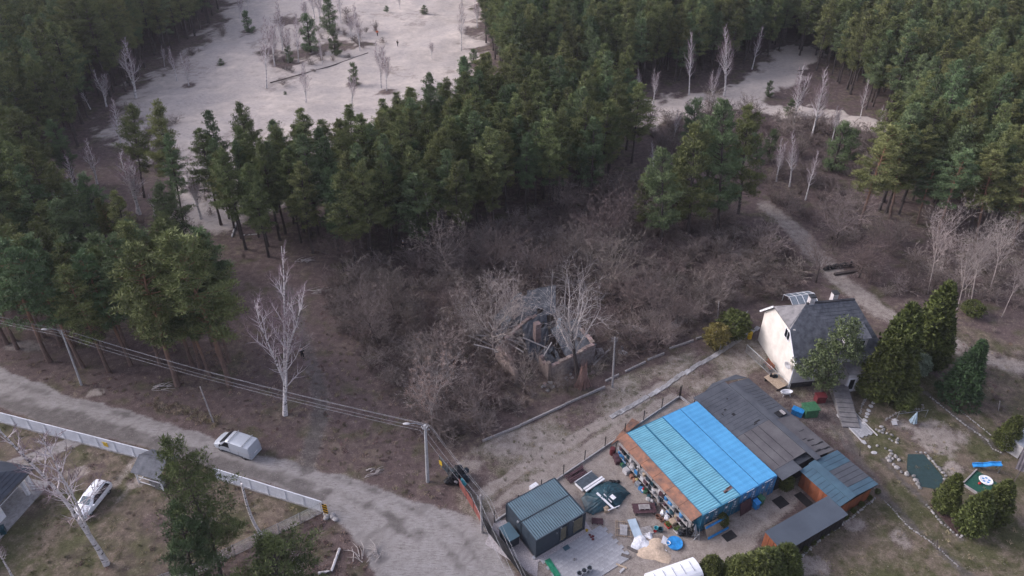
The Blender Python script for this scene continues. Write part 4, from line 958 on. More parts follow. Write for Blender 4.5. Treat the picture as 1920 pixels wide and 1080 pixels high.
# striped warning board
wb = thing('warning_board', 'yellow and black striped warning board at the corner of the white fence', 'warning board', G(612, 966), R(-12))
b = MB(); b.box((0, 0, .95), (.5, .03, 1.5)); b.build('board', M_YSIGN, wb)
for k in range(4):
    b = MB(); z = .32 + k * .38; b.add([(-.245, -.02, z + .12), (.245, -.02, z), (.245, -.02, z + .17), (-.245, -.02, z + .29), (-.245, .02, z + .12), (.245, .02, z), (.245, .02, z + .17), (-.245, .02, z + .29)], [(0, 1, 2, 3), (7, 6, 5, 4), (0, 4, 5, 1), (3, 2, 6, 7)]); b.build('stripe', M_BLACK, wb)
b = MB(); b.tube([(0, .05, 0), (0, .05, 1.65)], .03, 6); b.build('post', M_GALV, wb)
rk = MB()
for k in range(9): rk.blob((rnd.uniform(-.7, .7), rnd.uniform(-.5, .5), .1), (.3, .25, .2), k, 7, 5)
tag(link('rubble_heap', rk.mesh('rubble_heap', M_STONE), None, G(622, 972)), 'small heap of rubble beside the striped warning board', 'rubble')
# driveway fence: dark posts on a low concrete kerb with thin wires
def b_post(t, L, n, h):
    w = L / n; kb = MB().box((w / 2, 0, .12), (w - .02, .14, .28)).mesh('kerb_board', M_CONC)
    pm = MB().box((0, 0, h / 2), (.07, .07, h)).mesh('post', M_BLACK); wm = MB()
    for z in (.5, .9, 1.3, 1.6): wm.tube([(0, 0, z), (w, 0, z)], .006, 3, cap=False)
    wm = wm.mesh('wire_strand', M_DMETAL)
    for i in range(n): link('kerb_board', kb, t).location = (i * w, 0, 0); link('wire_strand', wm, t).location = (i * w, 0, 0)
    for i in range(n + 1): link('post', pm, t).location = (i * w, 0, 0)
fence_line('post_fence', 'long fence of black posts on a low concrete kerb beside the rutted drive', G(927, 980), G(1273, 745), 9, 1.75, b_post)
fence_line('post_fence', 'short fence of black posts between the drive and the grey workshop', G(1275, 745), G(1300, 765), 1, 1.9, b_post)
def b_solid(m):
    def f(t, L, n, h):
        w = L / n
        me = MB(); k = 12
        for i in range(k): me.box((w * (i + .5) / k, 0, h / 2 + .05), (w / k - .012, .035, h - .1))
        me.box((w / 2, .04, h * .8), (w, .04, .05)); me.box((w / 2, .04, .3), (w, .04, .05)); me = me.mesh('panel', m)
        pm = MB().box((0, 0, h / 2), (.08, .08, h)).mesh('post', M_DMETAL)
        for i in range(n): link('panel', me, t).location = (i * w, 0, 0)
        for i in range(n + 1): link('post', pm, t).location = (i * w, 0, 0)
    return f
fence_line('red_gate', 'faded red metal sliding gate beside the wooden pole', G(861, 912), G(903, 982), 3, 1.3, b_solid(M_REDF), 'gate')
fence_line('black_fence', 'solid black fence along the verge next to the anthracite cabin', G(905, 985), G(1002, 1110), 4, 1.5, b_solid(M_BLACK))
fence_line('green_mesh_fence', 'dark green mesh fence between the concrete pole and the red gate', G(825, 872), G(860, 910), 2, 1.5, lambda t, L, n, h: b_mesh(t, L, n, h, M_TARP, M_DMETAL))
b = MB(); b.box((0, 0, 1.0), (.45, .04, .6)); b.tube([(0, .04, 0), (0, .04, 1.3)], .03, 6)
tag(link('yellow_sign', b.mesh('yellow_sign', M_YELLOW), None, G(827, 880), R(-45)), 'small yellow board at the corner of the dark green mesh fence', 'sign')
# concrete edging lengths along the thicket side of the drive
eg = thing('concrete_edging', 'broken line of concrete edging planks between the thicket and the drive', 'kerb edging', G(880, 835, 0))
for (a, c) in (((905, 828), (975, 800)), ((975, 799), (1060, 760)), ((1060, 759), (1134, 727)), ((1135, 716), (1160, 704)), ((1172, 698), (1210, 680)), ((1214, 676), (1245, 664)), ((1255, 655), (1300, 640)), ((1305, 637), (1385, 610))):
    p, q = G(*a) - eg.location, G(*c) - eg.location; b = MB(); b.beam(p + Vector((0, 0, .12)), q + Vector((0, 0, .14)), .16, .3); b.build('edging_plank', M_GWOOD, eg)
# stepping slabs beside the drive
sl = thing('slab_walk', 'line of pale concrete slabs laid along the drive towards the house', 'path', G(1170, 772, 0))
pts = [(1150, 780), (1165, 772), (1180, 764), (1200, 752), (1222, 740), (1242, 728), (1258, 716), (1270, 707), (1288, 698), (1302, 688), (1318, 680), (1332, 672), (1348, 662), (1360, 654), (1372, 646), (1385, 638), (1398, 630), (1410, 622)]
ms = [MB().box((0, 0, 0), (.95, .55, .06)).mesh('slab', M_CONC), MB().box((0, 0, 0), (.95, .6, .06)).mesh('slab', M_CONCP)]
for i, p in enumerate(pts):
    for q in range(2):
        v = G(p[0] + q * 9, p[1] - q * 5.5) - sl.location; o = link('slab', ms[1 if (i * 2 + q) % 7 == 2 else 0], sl); o.location = (v.x, v.y, .05); o.rotation_euler = (0, 0, R(42 + (i * 37 % 9) - 4))
# garden mesh fences in front of the house
fence_line('mesh_fence', 'low wire fence between the round yellow shrub and the white house', G(1348, 662), G(1398, 598), 3, 1.3, b_mesh)
fence_line('mesh_fence', 'thin wire fence in front of the cream gable wall', G(1398, 660), G(1478, 735), 3, 1.2, b_mesh)

# ------------------------------------------------------------------ poles and wires
def pole(lab, bx, by, tx, ty, m, r=.15, lamp=None, name='utility_pole', cat='utility pole'):
    B, dx, h = rise(bx, by, tx, ty); t = thing(name, lab, cat, B)
    b = MB(); b.tube([(0, 0, -.1), (dx, 0, h)], [r, r * .65], 9); b.build('pole', m, t)
    c = MB(); 
    for z in (h - .25, h - .6):
        for s in (-.3, .3): c.tube([(dx + s * .5, 0, z), (dx + s, 0, z), (dx + s, 0, z + .16)], [.02, .02, .035], 5)
    c.build('insulator_bracket', M_GALV, t)
    if lamp:
        a = MB(); a.tube([(dx, 0, h - .1), (dx + lamp * .6, 0, h + .25), (dx + lamp, -.1, h + .3)], .035, 5); ao = a.build('lamp_arm', M_GALV, t)
        l_ = MB(); l_.blob((dx + lamp * 1.12, -.1, h + .29), (.36, .16, .08), 3, 10, 6, 0); l_.build('lamp_head', M_CONCP, ao, 60)
    return Vector((B.x + dx, B.y, h))
tops = [pole('slender street lamp pole at the edge of the pines by the road', 153, 722, 115, 620, M_POLE, .13, -1.6, 'street_lamp', 'street lamp'),
        pole('pale round concrete utility pole with lamp at the thicket corner', 802, 903, 797, 797, M_POLE, .2, -1.6),
        pole('square weathered pole beside the red gate', 904, 998, 901, 928, M_GWOOD, .14),
        pole('leaning weathered wooden pole between the ruin and the drive', 1148, 726, 1153, 632, M_GWOOD, .13)]
cp = thing('pole_equipment', 'cluster of insulators and brackets on top of the concrete utility pole', 'insulators', tops[1] - Vector((0, 0, .9)))
for k in range(6):
    b = MB(); a = k * 1.05; b.lathe((.35 * math.cos(a), .35 * math.sin(a), .2 + .12 * k), [(.02, 0), (.07, .03), (.04, .08), (.07, .12), (.02, .16)], 8); b.beam((0, 0, .2 + .12 * k), (.35 * math.cos(a), .35 * math.sin(a), .22 + .12 * k), .03); b.build('insulator', M_CONCP, cp)
wr = thing('overhead_wires', 'overhead power wires strung from the street lamp pole past the concrete pole', 'power lines', tops[1])
def wire(a, b, sag, off):
    m_ = MB(); pts = []
    for i in range(13):
        t = i / 12; p = Vector(a).lerp(Vector(b), t); p.z -= sag * 4 * t * (1 - t); pts.append(p - wr.location)
    m_.tube(pts, .011, 4, cap=False); m_.build('wire', M_WIRE, wr)
far = tops[0] + (tops[0] - tops[1]) * .8
for k, (ox, oy, oz) in enumerate(((-.9, 0, .2), (-.3, 0, -.1), (.5, .1, -.5), (.9, .1, -1.1))):
    o = Vector((ox * .4, oy + ox, oz))
    wire(far + o, tops[0] + o, .7, 0); wire(tops[0] + o, tops[1] + o, .7, 0)
    if k < 4: wire(tops[1] + o, tops[2] + Vector((ox, 0, oz * .6)), .25, 0); wire(tops[2] + Vector((ox, 0, oz * .6)), Vector((6.5 + ox, 22, 6.0 + oz)), .4, 0)
b = MB(); B, dx, h = rise(401, 793, 375, 725); b.tube([(0, 0, -.1), (dx, 0, h)], [.09, .07], 7)
tag(link('leaning_post', b.mesh('leaning_post', M_GWOOD), None, B), 'short weathered wooden post among the litter above the silver van', 'post')

# ------------------------------------------------------------------ vehicles
def car_body(t, L, Wd, st, paint, sharp=35):
    """st: list of (x, half width, z bottom, z belt, z roof, half roof width)"""
    def ring(s):
        x, w, zb, zl, zr, wr = s
        return [(x, 0, zb), (x, w * .8, zb), (x, w * .97, zb + .12), (x, w, (zb + zl) / 2), (x, w * .985, zl), (x, (w * .985 + wr) / 2 + .01, (zl + zr) / 2 + .01), (x, wr + .02, zr - .07), (x, wr - .1, zr - .008), (x, 0, zr + .012)]
    b = MB(); rings = [ring(s) for s in st]; n = 9
    full = []
    for r in rings: full += r + [(p[0], -p[1], p[2]) for p in r[-2:0:-1]]
    m = 16; b.v = full
    for i in range(len(st) - 1):
        for k in range(m): b.f.append((i * m + k, i * m + (k + 1) % m, (i + 1) * m + (k + 1) % m, (i + 1) * m + k)[::-1])
    b.f.append(tuple(range(m))); b.f.append(tuple(range((len(st) - 1) * m, len(st) * m))[::-1])
    b.build('body', paint, t, sharp)
    def interp(x):
        for a, c in zip(st[:-1], st[1:]):
            if a[0] <= x <= c[0]:
                f = (x - a[0]) / (c[0] - a[0] + 1e-9); return tuple(a[i] + (c[i] - a[i]) * f for i in range(6))
        return st[-1]
    return interp, ring
def side_patch(t, interp, ring, x0, x1, f0, f1, m, name, off=.012, n=6, x0t=None, x1t=None):
    for sg in (1, -1):
        b = MB()
        for j, f in enumerate((f0, (f0 + f1) / 2, f1)):
            a = x0 + ((x0t if x0t is not None else x0) - x0) * j / 2; c = x1 + ((x1t if x1t is not None else x1) - x1) * j / 2
            for i in range(n + 1):
                x = a + (c - a) * i / n; r = ring(interp(x)); p4, p5, p6 = r[4], r[5], r[6]
                q = (lerp3(p4, p5, f * 2) if f < .5 else lerp3(p5, p6, f * 2 - 1)); b.v.append((q[0], sg * (q[1] + off), q[2]))
        for j in range(2):
            for i in range(n):
                q = (j * (n + 1) + i, j * (n + 1) + i + 1, (j + 1) * (n + 1) + i + 1, (j + 1) * (n + 1) + i); b.f.append(q if sg < 0 else q[::-1])
        b.build(name, m, t)
def top_patch(t, interp, ring, x0, x1, m, name, off=.015, shrink=.06, n=5, par=None):
    b = MB()
    for i in range(n + 1):
        x = x0 + (x1 - x0) * i / n; r = ring(interp(x)); 
        for s in (-1, -.5, 0, .5, 1):
            w = r[7][1] - shrink + .06; z = r[8][2] + (r[7][2] - r[8][2]) * abs(s); b.v.append((x - off * .5, s * w, z + off))
    for i in range(n):
        for k in range(4): b.f.append((i * 5 + k, i * 5 + k + 1, (i + 1) * 5 + k + 1, (i + 1) * 5 + k)[::-1])
    return b.build(name, m, t)
def wheels(t, xs, hw, r):
    for x in xs:
        for s in (-1, 1):
            arch = MB(); arch.lathe((x, s * (hw - .16) - .09 + (.0), r), [(r + .07, 0), (r + .07, .235)], 16, 'Y')
            w = MB(); w.lathe((x, s * (hw - .11) - .105, r), [(r * .7, 0), (r, .02), (r, .19), (r * .7, .21)], 18, 'Y'); wo = w.build('wheel', M_RUBBER, t, 40)
            h = MB(); h.lathe((x, s * (hw - .11) - .115, r), [(r * .2, 0), (r * .62, .02), (r * .62, .21), (r * .2, .23)], 10, 'Y'); h.build('rim', M_GALV, wo, 40)
# silver van: nose to the left
fr_, rr_ = G(411, 832), G(470, 853); vd = (rr_ - fr_).normalized()
vn = thing('parked_van', 'silver grey panel van with ribbed roof and two roof bars on the dirt road', 'van', G(447, 843) , math.atan2(vd.y, vd.x))
S = [(-2.5, .62, .4, .62, .72, .5), (-2.42, .82, .3, .75, .92, .62), (-2.2, .93, .25, .95, 1.06, .7), (-1.75, .95, .25, 1.04, 1.14, .76), (-1.35, .95, .25, 1.06, 1.4, .79), (-.8, .95, .25, 1.12, 1.86, .78), (-.6, .95, .25, 1.12, 1.94, .82), (-.2, .95, .25, 1.12, 1.97, .85), (1.0, .95, .25, 1.12, 1.97, .86), (2.2, .95, .25, 1.12, 1.96, .85), (2.34, .94, .25, 1.12, 1.93, .84), (2.44, .92, .3, 1.1, 1.5, .84), (2.48, .9, .36, .9, 1.05, .82)]
ip_, rg_ = car_body(vn, 4.9, 1.9, S, M_SILVER)
side_patch(vn, ip_, rg_, -1.4, -.2, .0, .86, M_GLASS, 'side_window', x0t=-.74)
for s in (-1, 1):
    b = MB(); b.box((.9, s * .962, 1.06), (3.1, .012, .045)); b.build('belt_line', M_CONCP, vn)
    b = MB(); b.box((.1, s * .965, .42), (2.7, .03, .1)); b.build('side_moulding', M_CABW, vn)
    for xx in (-.15, 1.0): b = MB(); b.box((xx, s * .962, .72), (.015, .01, .7)); b.build('door_gap', M_BLACK, vn)
top_patch(vn, ip_, rg_, -1.6, -.7, M_GLASS, 'windscreen', .03, -.05)
top_patch(vn, ip_, rg_, 2.35, 2.43, M_GLASS, 'rear_window', .02)
wheels(vn, (-1.55, 1.5), .93, .33)
for k in range(6):
    b = MB(); b.box((.85, -.6 + k * .24, 1.975), (2.4, .05, .02)); b.build('roof_rib', M_SILVER, vn)
for x in (-.15, 1.65):
    b = MB(); b.box((x, 0, 2.06), (.07, 1.9, .04)); b.box((x, -.8, 2.0), (.07, .06, .12)); b.box((x, .8, 2.0), (.07, .06, .12)); b.build('roof_bar', M_GALV, vn)
for s in (-1, 1):
    b = MB(); b.box((2.44, s * .78, .95), (.07, .16, .28)); b.build('tail_light', M_RED, vn)
    b = MB(); b.box((-2.36, s * .68, .74), (.16, .3, .16)); b.build('headlight', M_CONCP, vn)
    b = MB(); b.box((-1.32, s * 1.06, 1.2), (.12, .2, .2)); b.build('wing_mirror', M_BLACK, vn)
b = MB(); b.box((2.5, 0, .42), (.1, 1.66, .2)); b.build('rear_bumper', M_SILVER, vn)
b = MB(); b.box((-2.47, 0, .36), (.12, 1.5, .18)); b.build('front_bumper', M_BLACK, vn)
b = MB(); b.box((2.485, .0, .75), (.03, .52, .12)); b.build('number_plate', M_WHITE, vn)
# white estate car: nose to lower left
f_, r_ = G(150, 973), G(203, 908); cdv = (r_ - f_).normalized()
cw = thing('parked_car', 'white estate car parked on the grass beside the leaning birch', 'car', G(176, 943), math.atan2(cdv.y, cdv.x))
S = [(-2.2, .5, .32, .5, .56, .4), (-2.12, .72, .24, .6, .7, .55), (-1.9, .83, .2, .72, .82, .64), (-1.5, .87, .2, .84, .93, .68), (-1.05, .88, .2, .9, 1.02, .68), (-.3, .88, .2, .93, 1.42, .58), (0, .88, .2, .93, 1.49, .6), (.8, .88, .2, .94, 1.53, .62), (1.55, .87, .2, .95, 1.49, .6), (1.85, .85, .2, .95, 1.38, .58), (2.05, .82, .24, .95, 1.08, .6), (2.16, .76, .3, .75, .88, .58), (2.2, .68, .36, .6, .66, .5)]
ip_, rg_ = car_body(cw, 4.4, 1.76, S, M_CARW)
side_patch(cw, ip_, rg_, -.9, 1.85, .02, .86, M_GLASS, 'side_window', n=9, x0t=-.25, x1t=1.6)
top_patch(cw, ip_, rg_, -1.0, -.32, mat('windscreen_glass', (.10, .15, .17), .1, bump=0, spec=.8), 'windscreen', .02)
top_patch(cw, ip_, rg_, 1.88, 2.03, M_GLASS, 'rear_window', .02)
wheels(cw, (-1.35, 1.35), .86, .31)
for s in (-1, 1):
    b = MB(); b.beam((-.1, s * .56, 1.51), (1.6, s * .57, 1.53), .035, .04); b.build('roof_rail', M_BLACK, cw)
    b = MB(); b.box((2.1, s * .66, .85), (.12, .14, .3)); b.build('tail_light', M_BINR, cw)
    b = MB(); b.box((-1.98, s * .66, .66), (.2, .24, .12), s * -.5); b.build('headlight', M_GALV, cw)
    b = MB(); b.box((-.85, s * .97, .98), (.14, .16, .12)); b.build('wing_mirror', M_CARW, cw)
    for xx in (-.1, .85): b = MB(); b.box((xx, s * .892, .84), (.16, .02, .03)); b.build('door_handle', M_CARW, cw)
b = MB(); b.box((-2.17, 0, .38), (.1, 1.0, .14)); b.build('grille', M_BLACK, cw)
# white van roof cut by the bottom edge
vv = thing('parked_van', 'white box van roof at the bottom edge near the thuja bushes', 'van', G(1262, 1098), R(20))
b = MB()
for i in range(9):
    a = math.pi * i / 8; y = -1.0 * math.cos(a); z = 1.75 + .45 * math.sin(a)
    b.v += [(-2.6, y, z), (2.3, y, z)]
b.v += [(-2.6, 1.0, .3), (2.3, 1.0, .3), (-2.6, -1, .3), (2.3, -1, .3)]
for i in range(8): b.f.append((2 * i, 2 * i + 1, 2 * i + 3, 2 * i + 2)[::-1])
b.f += [(16, 17, 19, 18)[::-1], (20, 21, 1, 0), tuple([20] + [2 * i for i in range(9)] + [18]), tuple([21] + [2 * i + 1 for i in range(9)] + [19])[::-1]]
b.build('body', M_CARW, vv); wheels(vv, (-1.7, 1.6), .98, .35)
b = MB(); b.box((2.33, 0, 1.5), (.04, 1.7, .6)); b.build('windscreen', M_GLASS, vv)
for k in range(5): b = MB(); b.box((-2.0 + k * .9, 0, 2.215), (.04, 1.1, .02)); b.build('roof_seam', M_GALV, vv)

# ------------------------------------------------------------------ people
def skin_chain(name, chains, m, par, lvl=1):
    me = bpy.data.meshes.new(name); vs = []; es = []; rs = []
    for ch in chains:
        prev = None
        for (p, r) in ch:
            if isinstance(p, int): idx = p
            else: idx = len(vs); vs.append(p); rs.append(r)
            if prev is not None: es.append((prev, idx))
            prev = idx
    me.from_pydata(vs, es, []); o = bpy.data.objects.new(name, me); COL.objects.link(o)
    sk = o.modifiers.new('s', 'SKIN'); o.modifiers.new('u', 'SUBSURF').levels = lvl
    for i, r in enumerate(rs): me.skin_vertices[0].data[i].radius = r if isinstance(r, tuple) else (r, r)
    me.skin_vertices[0].data[0].use_root = True
    bpy.context.view_layer.update()
    ev = o.evaluated_get(bpy.context.evaluated_depsgraph_get()); m2 = bpy.data.meshes.new_from_object(ev)
    bpy.data.objects.remove(o); m2.materials.clear(); m2.materials.append(m)
    m2.polygons.foreach_set('use_smooth', [True] * len(m2.polygons)); return link(name, m2, par)
M_SKIN = mat('skin', (.5, .33, .26), .6, var=.05, bump=0); M_HAIR = mat('hair', (.04, .03, .025), .8, bump=0)
M_CLB = mat('black_cloth', (.014, .014, .018), .9, bump=0); M_CLO = mat('orange_cloth', (.75, .16, .06), .8, bump=0); M_CLG = mat('dark_olive_cloth', (.05, .05, .05), .9, bump=0)
def person(lab, loc, rz, top, leg, hair, stride=.12, arms=0):
    t = thing('person', lab, 'person', loc, rz); s = stride
    body = [[((0, 0, .95), .13), ((0, 0, 1.2), (.16, .11)), ((0, 0, 1.42), (.17, .1)), ((0, .0, 1.53), .055), ((0, -.015, 1.62), (.08, .09)), ((0, -.01, 1.73), (.075, .085))],
            [(0, 0), ((.1, -s * .5, .78), .085), ((.11, -s, .48), .06), ((.11, -s * .8, .12), .045), ((.115, -s - .02, .05), .045), ((.12, -s - .17, .04), .035)],
            [(0, 0), ((-.1, s * .5, .78), .085), ((-.11, s * .8, .48), .06), ((-.11, s * 1.3, .12), .045), ((-.115, s * 1.25, .05), .045), ((-.12, s * 1.1 - .1, .04), .035)],
            [(2, 0), ((.22, 0, 1.4), .06), ((.27, .03, 1.13), .045), ((.25, -.12 - arms, 1.02 + arms * .4), .035), ((.2, -.22 - arms, 1.03 + arms * .5), .03)],
            [(2, 0), ((-.22, 0, 1.4), .06), ((-.27, .03, 1.13), .045), ((-.25, -.1 - arms, .95 + arms * .6), .035), ((-.2, -.16 - arms, .93 + arms * .8), .03)]]
    skin_chain('body', body, M_SKIN, t)
    jk = [[((0, 0, .84), (.2, .16)), ((0, 0, .93), (.205, .165)), ((0, 0, 1.2), (.205, .155)), ((0, 0, 1.43), (.2, .13)), ((0, 0, 1.5), .09)],
          [(3, 0), ((.235, 0, 1.4), .075), ((.28, .03, 1.13), .06), ((.26, -.1 - arms, 1.03 + arms * .4), .048)],
          [(3, 0), ((-.235, 0, 1.4), .075), ((-.28, .03, 1.13), .06), ((-.26, -.08 - arms, .97 + arms * .6), .048)]]
    skin_chain('jacket', jk, top, t)
    tr = [[((0, 0, 1.06), (.17, .14)), ((0, 0, .93), (.185, .155)), ((.1, -s * .5, .78), .1), ((.11, -s, .48), .078), ((.11, -s * .8, .12), .062)],
          [(1, 0), ((-.1, s * .5, .78), .1), ((-.11, s * .8, .48), .078), ((-.11, s * 1.3, .12), .062)]]
    skin_chain('trousers', tr, leg, t)
    for sx_, ya, yb in ((.115, -s - .02, -s - .18), (-.115, s * 1.25, s * 1.1 - .11)):
        q = MB(); q.blob((sx_, (ya + yb) / 2, .055), (.06, .15, .065), 1, 10, 6, 0); q.build('shoe', M_CLB, t, 60)
    h = MB(); h.blob((0, .012, 1.7), (.1, .115, .1), 2, 12, 8, .02); h.build('hair' if hair is M_HAIR else 'hat', hair, t, 60)
    f = MB(); f.blob((0, -.12, 1.64), (.018, .03, .025), 1, 6, 4, 0); f.build('nose', M_SKIN, t)
    return t
person('person in black clothes standing on the footpath looking at the hands', G(568, 671), R(15), M_CLB, M_CLB, M_HAIR, .06, .14)
person('person in black wearing a white hat at the edge of the central pines', G(757, 470), R(-40), M_CLB, M_CLB, M_WHITE, .16)
person('person in orange jacket and dark trousers walking on the sand', G(708, 68), R(180), M_CLO, M_CLB, M_HAIR, .14)
person('person in dark olive clothes standing on the sand right of the one in orange', G(746, 88), R(150), M_CLG, M_CLB, M_HAIR, .12)
# ------------------------------------------------------------------ yard: materials, junk and bins (W(u,v) is the container frame)
def solo(name, lab, cat, mb, m, loc, rz=0, smooth=None, group=None):
    return tag(link(name, mb.mesh(name, m, smooth), None, loc, rz), lab, cat, group)
def stack(name, lab, cat, loc, rz, rows, m, part):
    t = thing(name, lab, cat, loc, rz)
    for (c, d, *r) in rows:
        b = MB(); b.box(c, d, *(r or [])); b.build(part, m, t)
    return t
# brown boards left of the grey panels
stack('board_stack', 'stack of brown boards beside the drive fence, topped with pale pink planks', 'boards', G(1080, 893), R(35),
      [((0, -.5 + k * .19, .15 + (k % 3) * .05), (2.3, .16, .06), R(rnd.uniform(-4, 4))) for k in range(6)] + [((.5, .45, .3), (1.7, .14, .06), R(6)), ((.3, .25, .36), (1.8, .16, .05), R(3))], M_MAROON, 'board')
pn = thing('panel_stack', 'stack of dark grey insulated panels with white edges beside the green tarpaulin', 'panels', G(1103, 908), R(38))
for k in range(3): b = MB(); b.box((0, .2, .12 + k * .12), (2.35, 1.15, .09)); b.build('core', M_WHITE, pn)
b = MB(); b.box((0, .2, .43), (2.3, 1.1, .04)); b.build('cover_sheet', mat('panel_grey', (.07, .09, .11), .6), pn)
for y in (-.42, -.72): b = MB(); b.box((.25, y, .42), (2.6, .2, .14)); b.build('white_strip', M_WHITE, pn)
b = MB(); b.box((0, .82, .45), (2.4, .06, .08)); b.build('white_strip', M_WHITE, pn)
# tarp
def tarp(pts, z, seed, n=22):
    pl = [W0 for W0 in pts]; cx = sum(p[0] for p in pl) / len(pl); cy = sum(p[1] for p in pl) / len(pl); b = MB(); rg = random.Random(seed)
    b.v.append((cx, cy, z)); R_ = 7; m = len(pl) * 4
    for r in range(1, R_ + 1):
        for k in range(m):
            i = k / 4; a = pl[int(i) % len(pl)]; c = pl[(int(i) + 1) % len(pl)]; f = i - int(i); ex, ey = a[0] + (c[0] - a[0]) * f, a[1] + (c[1] - a[1]) * f; t = r / R_
            b.v.append((cx + (ex - cx) * t + rg.uniform(-.05, .05), cy + (ey - cy) * t + rg.uniform(-.05, .05), z * (1 - t ** 2.2) + .03 + rg.uniform(0, .1)))
    for k in range(m): b.f.append((0, 1 + k, 1 + (k + 1) % m))
    for r in range(R_ - 1):
        for k in range(m): b.f.append((1 + r * m + k, 1 + (r + 1) * m + k, 1 + (r + 1) * m + (k + 1) % m, 1 + r * m + (k + 1) % m))
    return b
tl = G(1140, 940)
pp_ = [(G(*p) - tl)[:2] for p in ((1088, 935), (1112, 912), (1140, 902), (1160, 908), (1182, 925), (1172, 935), (1158, 955), (1150, 950), (1135, 958), (1112, 966), (1098, 960))]
solo('tarpaulin', 'crumpled dark green tarpaulin spread over a heap in the yard', 'tarpaulin', tarp(pp_, .75, 4), M_TARP, tl)
for i, (p, q, w, lab) in enumerate((((1119, 924), (1150, 953), .22, 'long pinkish white board lying on the green tarpaulin'), ((1132, 926), (1147, 942), .09, 'thin white strip lying on the green tarpaulin'), ((1140, 957), (1162, 948), .08, 'white strip at the lower edge of the green tarpaulin'))):
    a, c = G(*p, .85), G(*q, .6); b = MB(); b.beam(a - a, c - a, w, .06); solo('white_board', lab, 'board', b, M_WHITE, a)
b = MB(); b.box((0, 0, 0), (.55, .45, .04)); solo('white_sheet', 'small white rectangle lying on top of the green tarpaulin', 'sheet', b, M_WHITE, G(1149, 932, .8), R(-50))
b = MB(); b.box((0, 0, .2), (.5, .5, .4)); b.lathe((.05, .1, .4), [(.15, 0), (.18, .06), (.1, .1)], 10); solo('wooden_crate', 'small brown crate with a white pot at the edge of the tarpaulin', 'crate', b, M_WOOD, G(1137, 958), R(20))
b = MB()
for k in range(5): b.blob((rnd.uniform(-.4, .4), rnd.uniform(-.3, .3), .15), (.25, .2, .15), k, 7, 5)
solo('black_bags', 'black crumpled bag at the top corner of the green tarpaulin', 'bag', b, M_BLACK, G(1152, 907))
b = MB(); b.box((0, 0, .25), (.9, .5, .5)); solo('white_crate', 'white box on the kerb behind the anthracite cabin', 'box', b, M_WHITE, G(1001, 916), R(38))
# table of maroon boards with a pallet on it
tb_ = thing('board_table', 'low table of dark maroon boards with a pale pallet on top', 'table', G(1207, 958), R(3))
for k in range(6): b = MB(); b.box((0, -.5 + k * .2, .45), (2.35 if k % 2 else 2.25, .18, .05)); b.build('board', M_MAROON, tb_)
for x in (-.9, .9): b = MB(); b.box((x, 0, .21), (.1, 1.1, .42)); b.build('trestle', M_DWOOD, tb_)
def pallet(name, lab, loc, rz, Lx, Ly, n, m, lift=0.0):
    t = thing(name, lab, 'pallet', loc, rz)
    for k in range(n): b = MB(); b.box((0, -Ly / 2 + Ly * (k + .5) / n, .13 + lift), (Lx, Ly / n * .72, .025)); b.build('deck_board', m, t)
    for x in (-Lx * .45, 0, Lx * .45): b = MB(); b.box((x, 0, .055 + lift), (.1, Ly, .11)); b.build('stringer', m, t)
    return t
pallet('wooden_pallet', 'pale pallet lying on the table of maroon boards', G(1207, 957) + Vector((0, 0, .48)), R(3), 1.1, .6, 5, M_GWOOD)
pallet('wooden_pallet', 'weathered grey pallet right of the shiny metal sheet', G(1212, 996), R(15), 1.15, .9, 6, M_GWOOD)
pallet('wooden_pallet', 'small brown grating on the soil beside the cabin corner', G(1120, 978), R(-5), 1.1, .7, 9, M_MAROON)
lf = thing('wooden_lattice', 'loose lattice frame of thin raw wooden battens lying on the yard', 'lattice frame', G(1169, 992), R(-8))
for x in (-.75, -.6, -.1, .1, .55, .7): b = MB(); b.box((x, 0, .06), (.05, 1.95, .04), R(rnd.uniform(-3, 3))); b.build('batten', M_WOOD, lf)
for y in (-.85, -.1, .75): b = MB(); b.box((0, y, .1), (1.6, .06, .04), R(rnd.uniform(-2, 2))); b.build('batten', M_WOOD, lf)
pallet('wooden_pallet', 'pale slatted pallet lying inside the lattice frame', G(1169, 996) + Vector((0, 0, .12)), R(82), 1.15, .7, 7, M_CONCP)
b = MB(); b.box((0, 0, .14), (.85, 2.0, .02), 0, R(2)); solo('metal_sheet', 'shiny pale metal sheet leaning between the lattice and the grey pallet', 'metal sheet', b, mat('galvanised_sheet', (.52, .62, .68), .3, scale=1, bump=.02, col2=(.4, .5, .56), metal=.3), G(1190, 991), R(12))
def heap(name, lab, cat, loc, r, h, m, seed, rz=0):
    rg = random.Random(seed); b = MB(); N = 20; b.v.append((0, 0, h))
    for j in range(1, 9):
        for k in range(N):
            a = 2 * math.pi * k / N; q = j / 8 * (1 + .25 * math.sin(3 * a + seed) + rg.uniform(-.08, .08)); b.v.append((r[0] * q * math.cos(a), r[1] * q * math.sin(a), h * (1 - (j / 8) ** 1.3) + rg.uniform(-.02, .05) * (j < 8) + .01 - .03 * (j == 8)))
    for k in range(N): b.f.append((0, 1 + k, 1 + (k + 1) % N))
    for j in range(7):
        for k in range(N): b.f.append((1 + j * N + k, 1 + (j + 1) * N + k, 1 + (j + 1) * N + (k + 1) % N, 1 + j * N + (k + 1) % N))
    return solo(name, lab, cat, b, m, loc, rz, 60)
heap('lime_heap', 'spilled white lime heap below the metal sheet', 'heap', G(1202, 1018), (1.0, .9), .28, M_LIME, 3)
heap('lime_heap', 'smaller patch of white powder next to the grey pallet', 'heap', G(1216, 1004), (.45, .4), .2, M_LIME, 5)
heap('sand_heap', 'low heap of yellowish sand beside the white lime', 'heap', G(1228, 1034), (1.5, 1.25), .38, M_SANDP, 4)
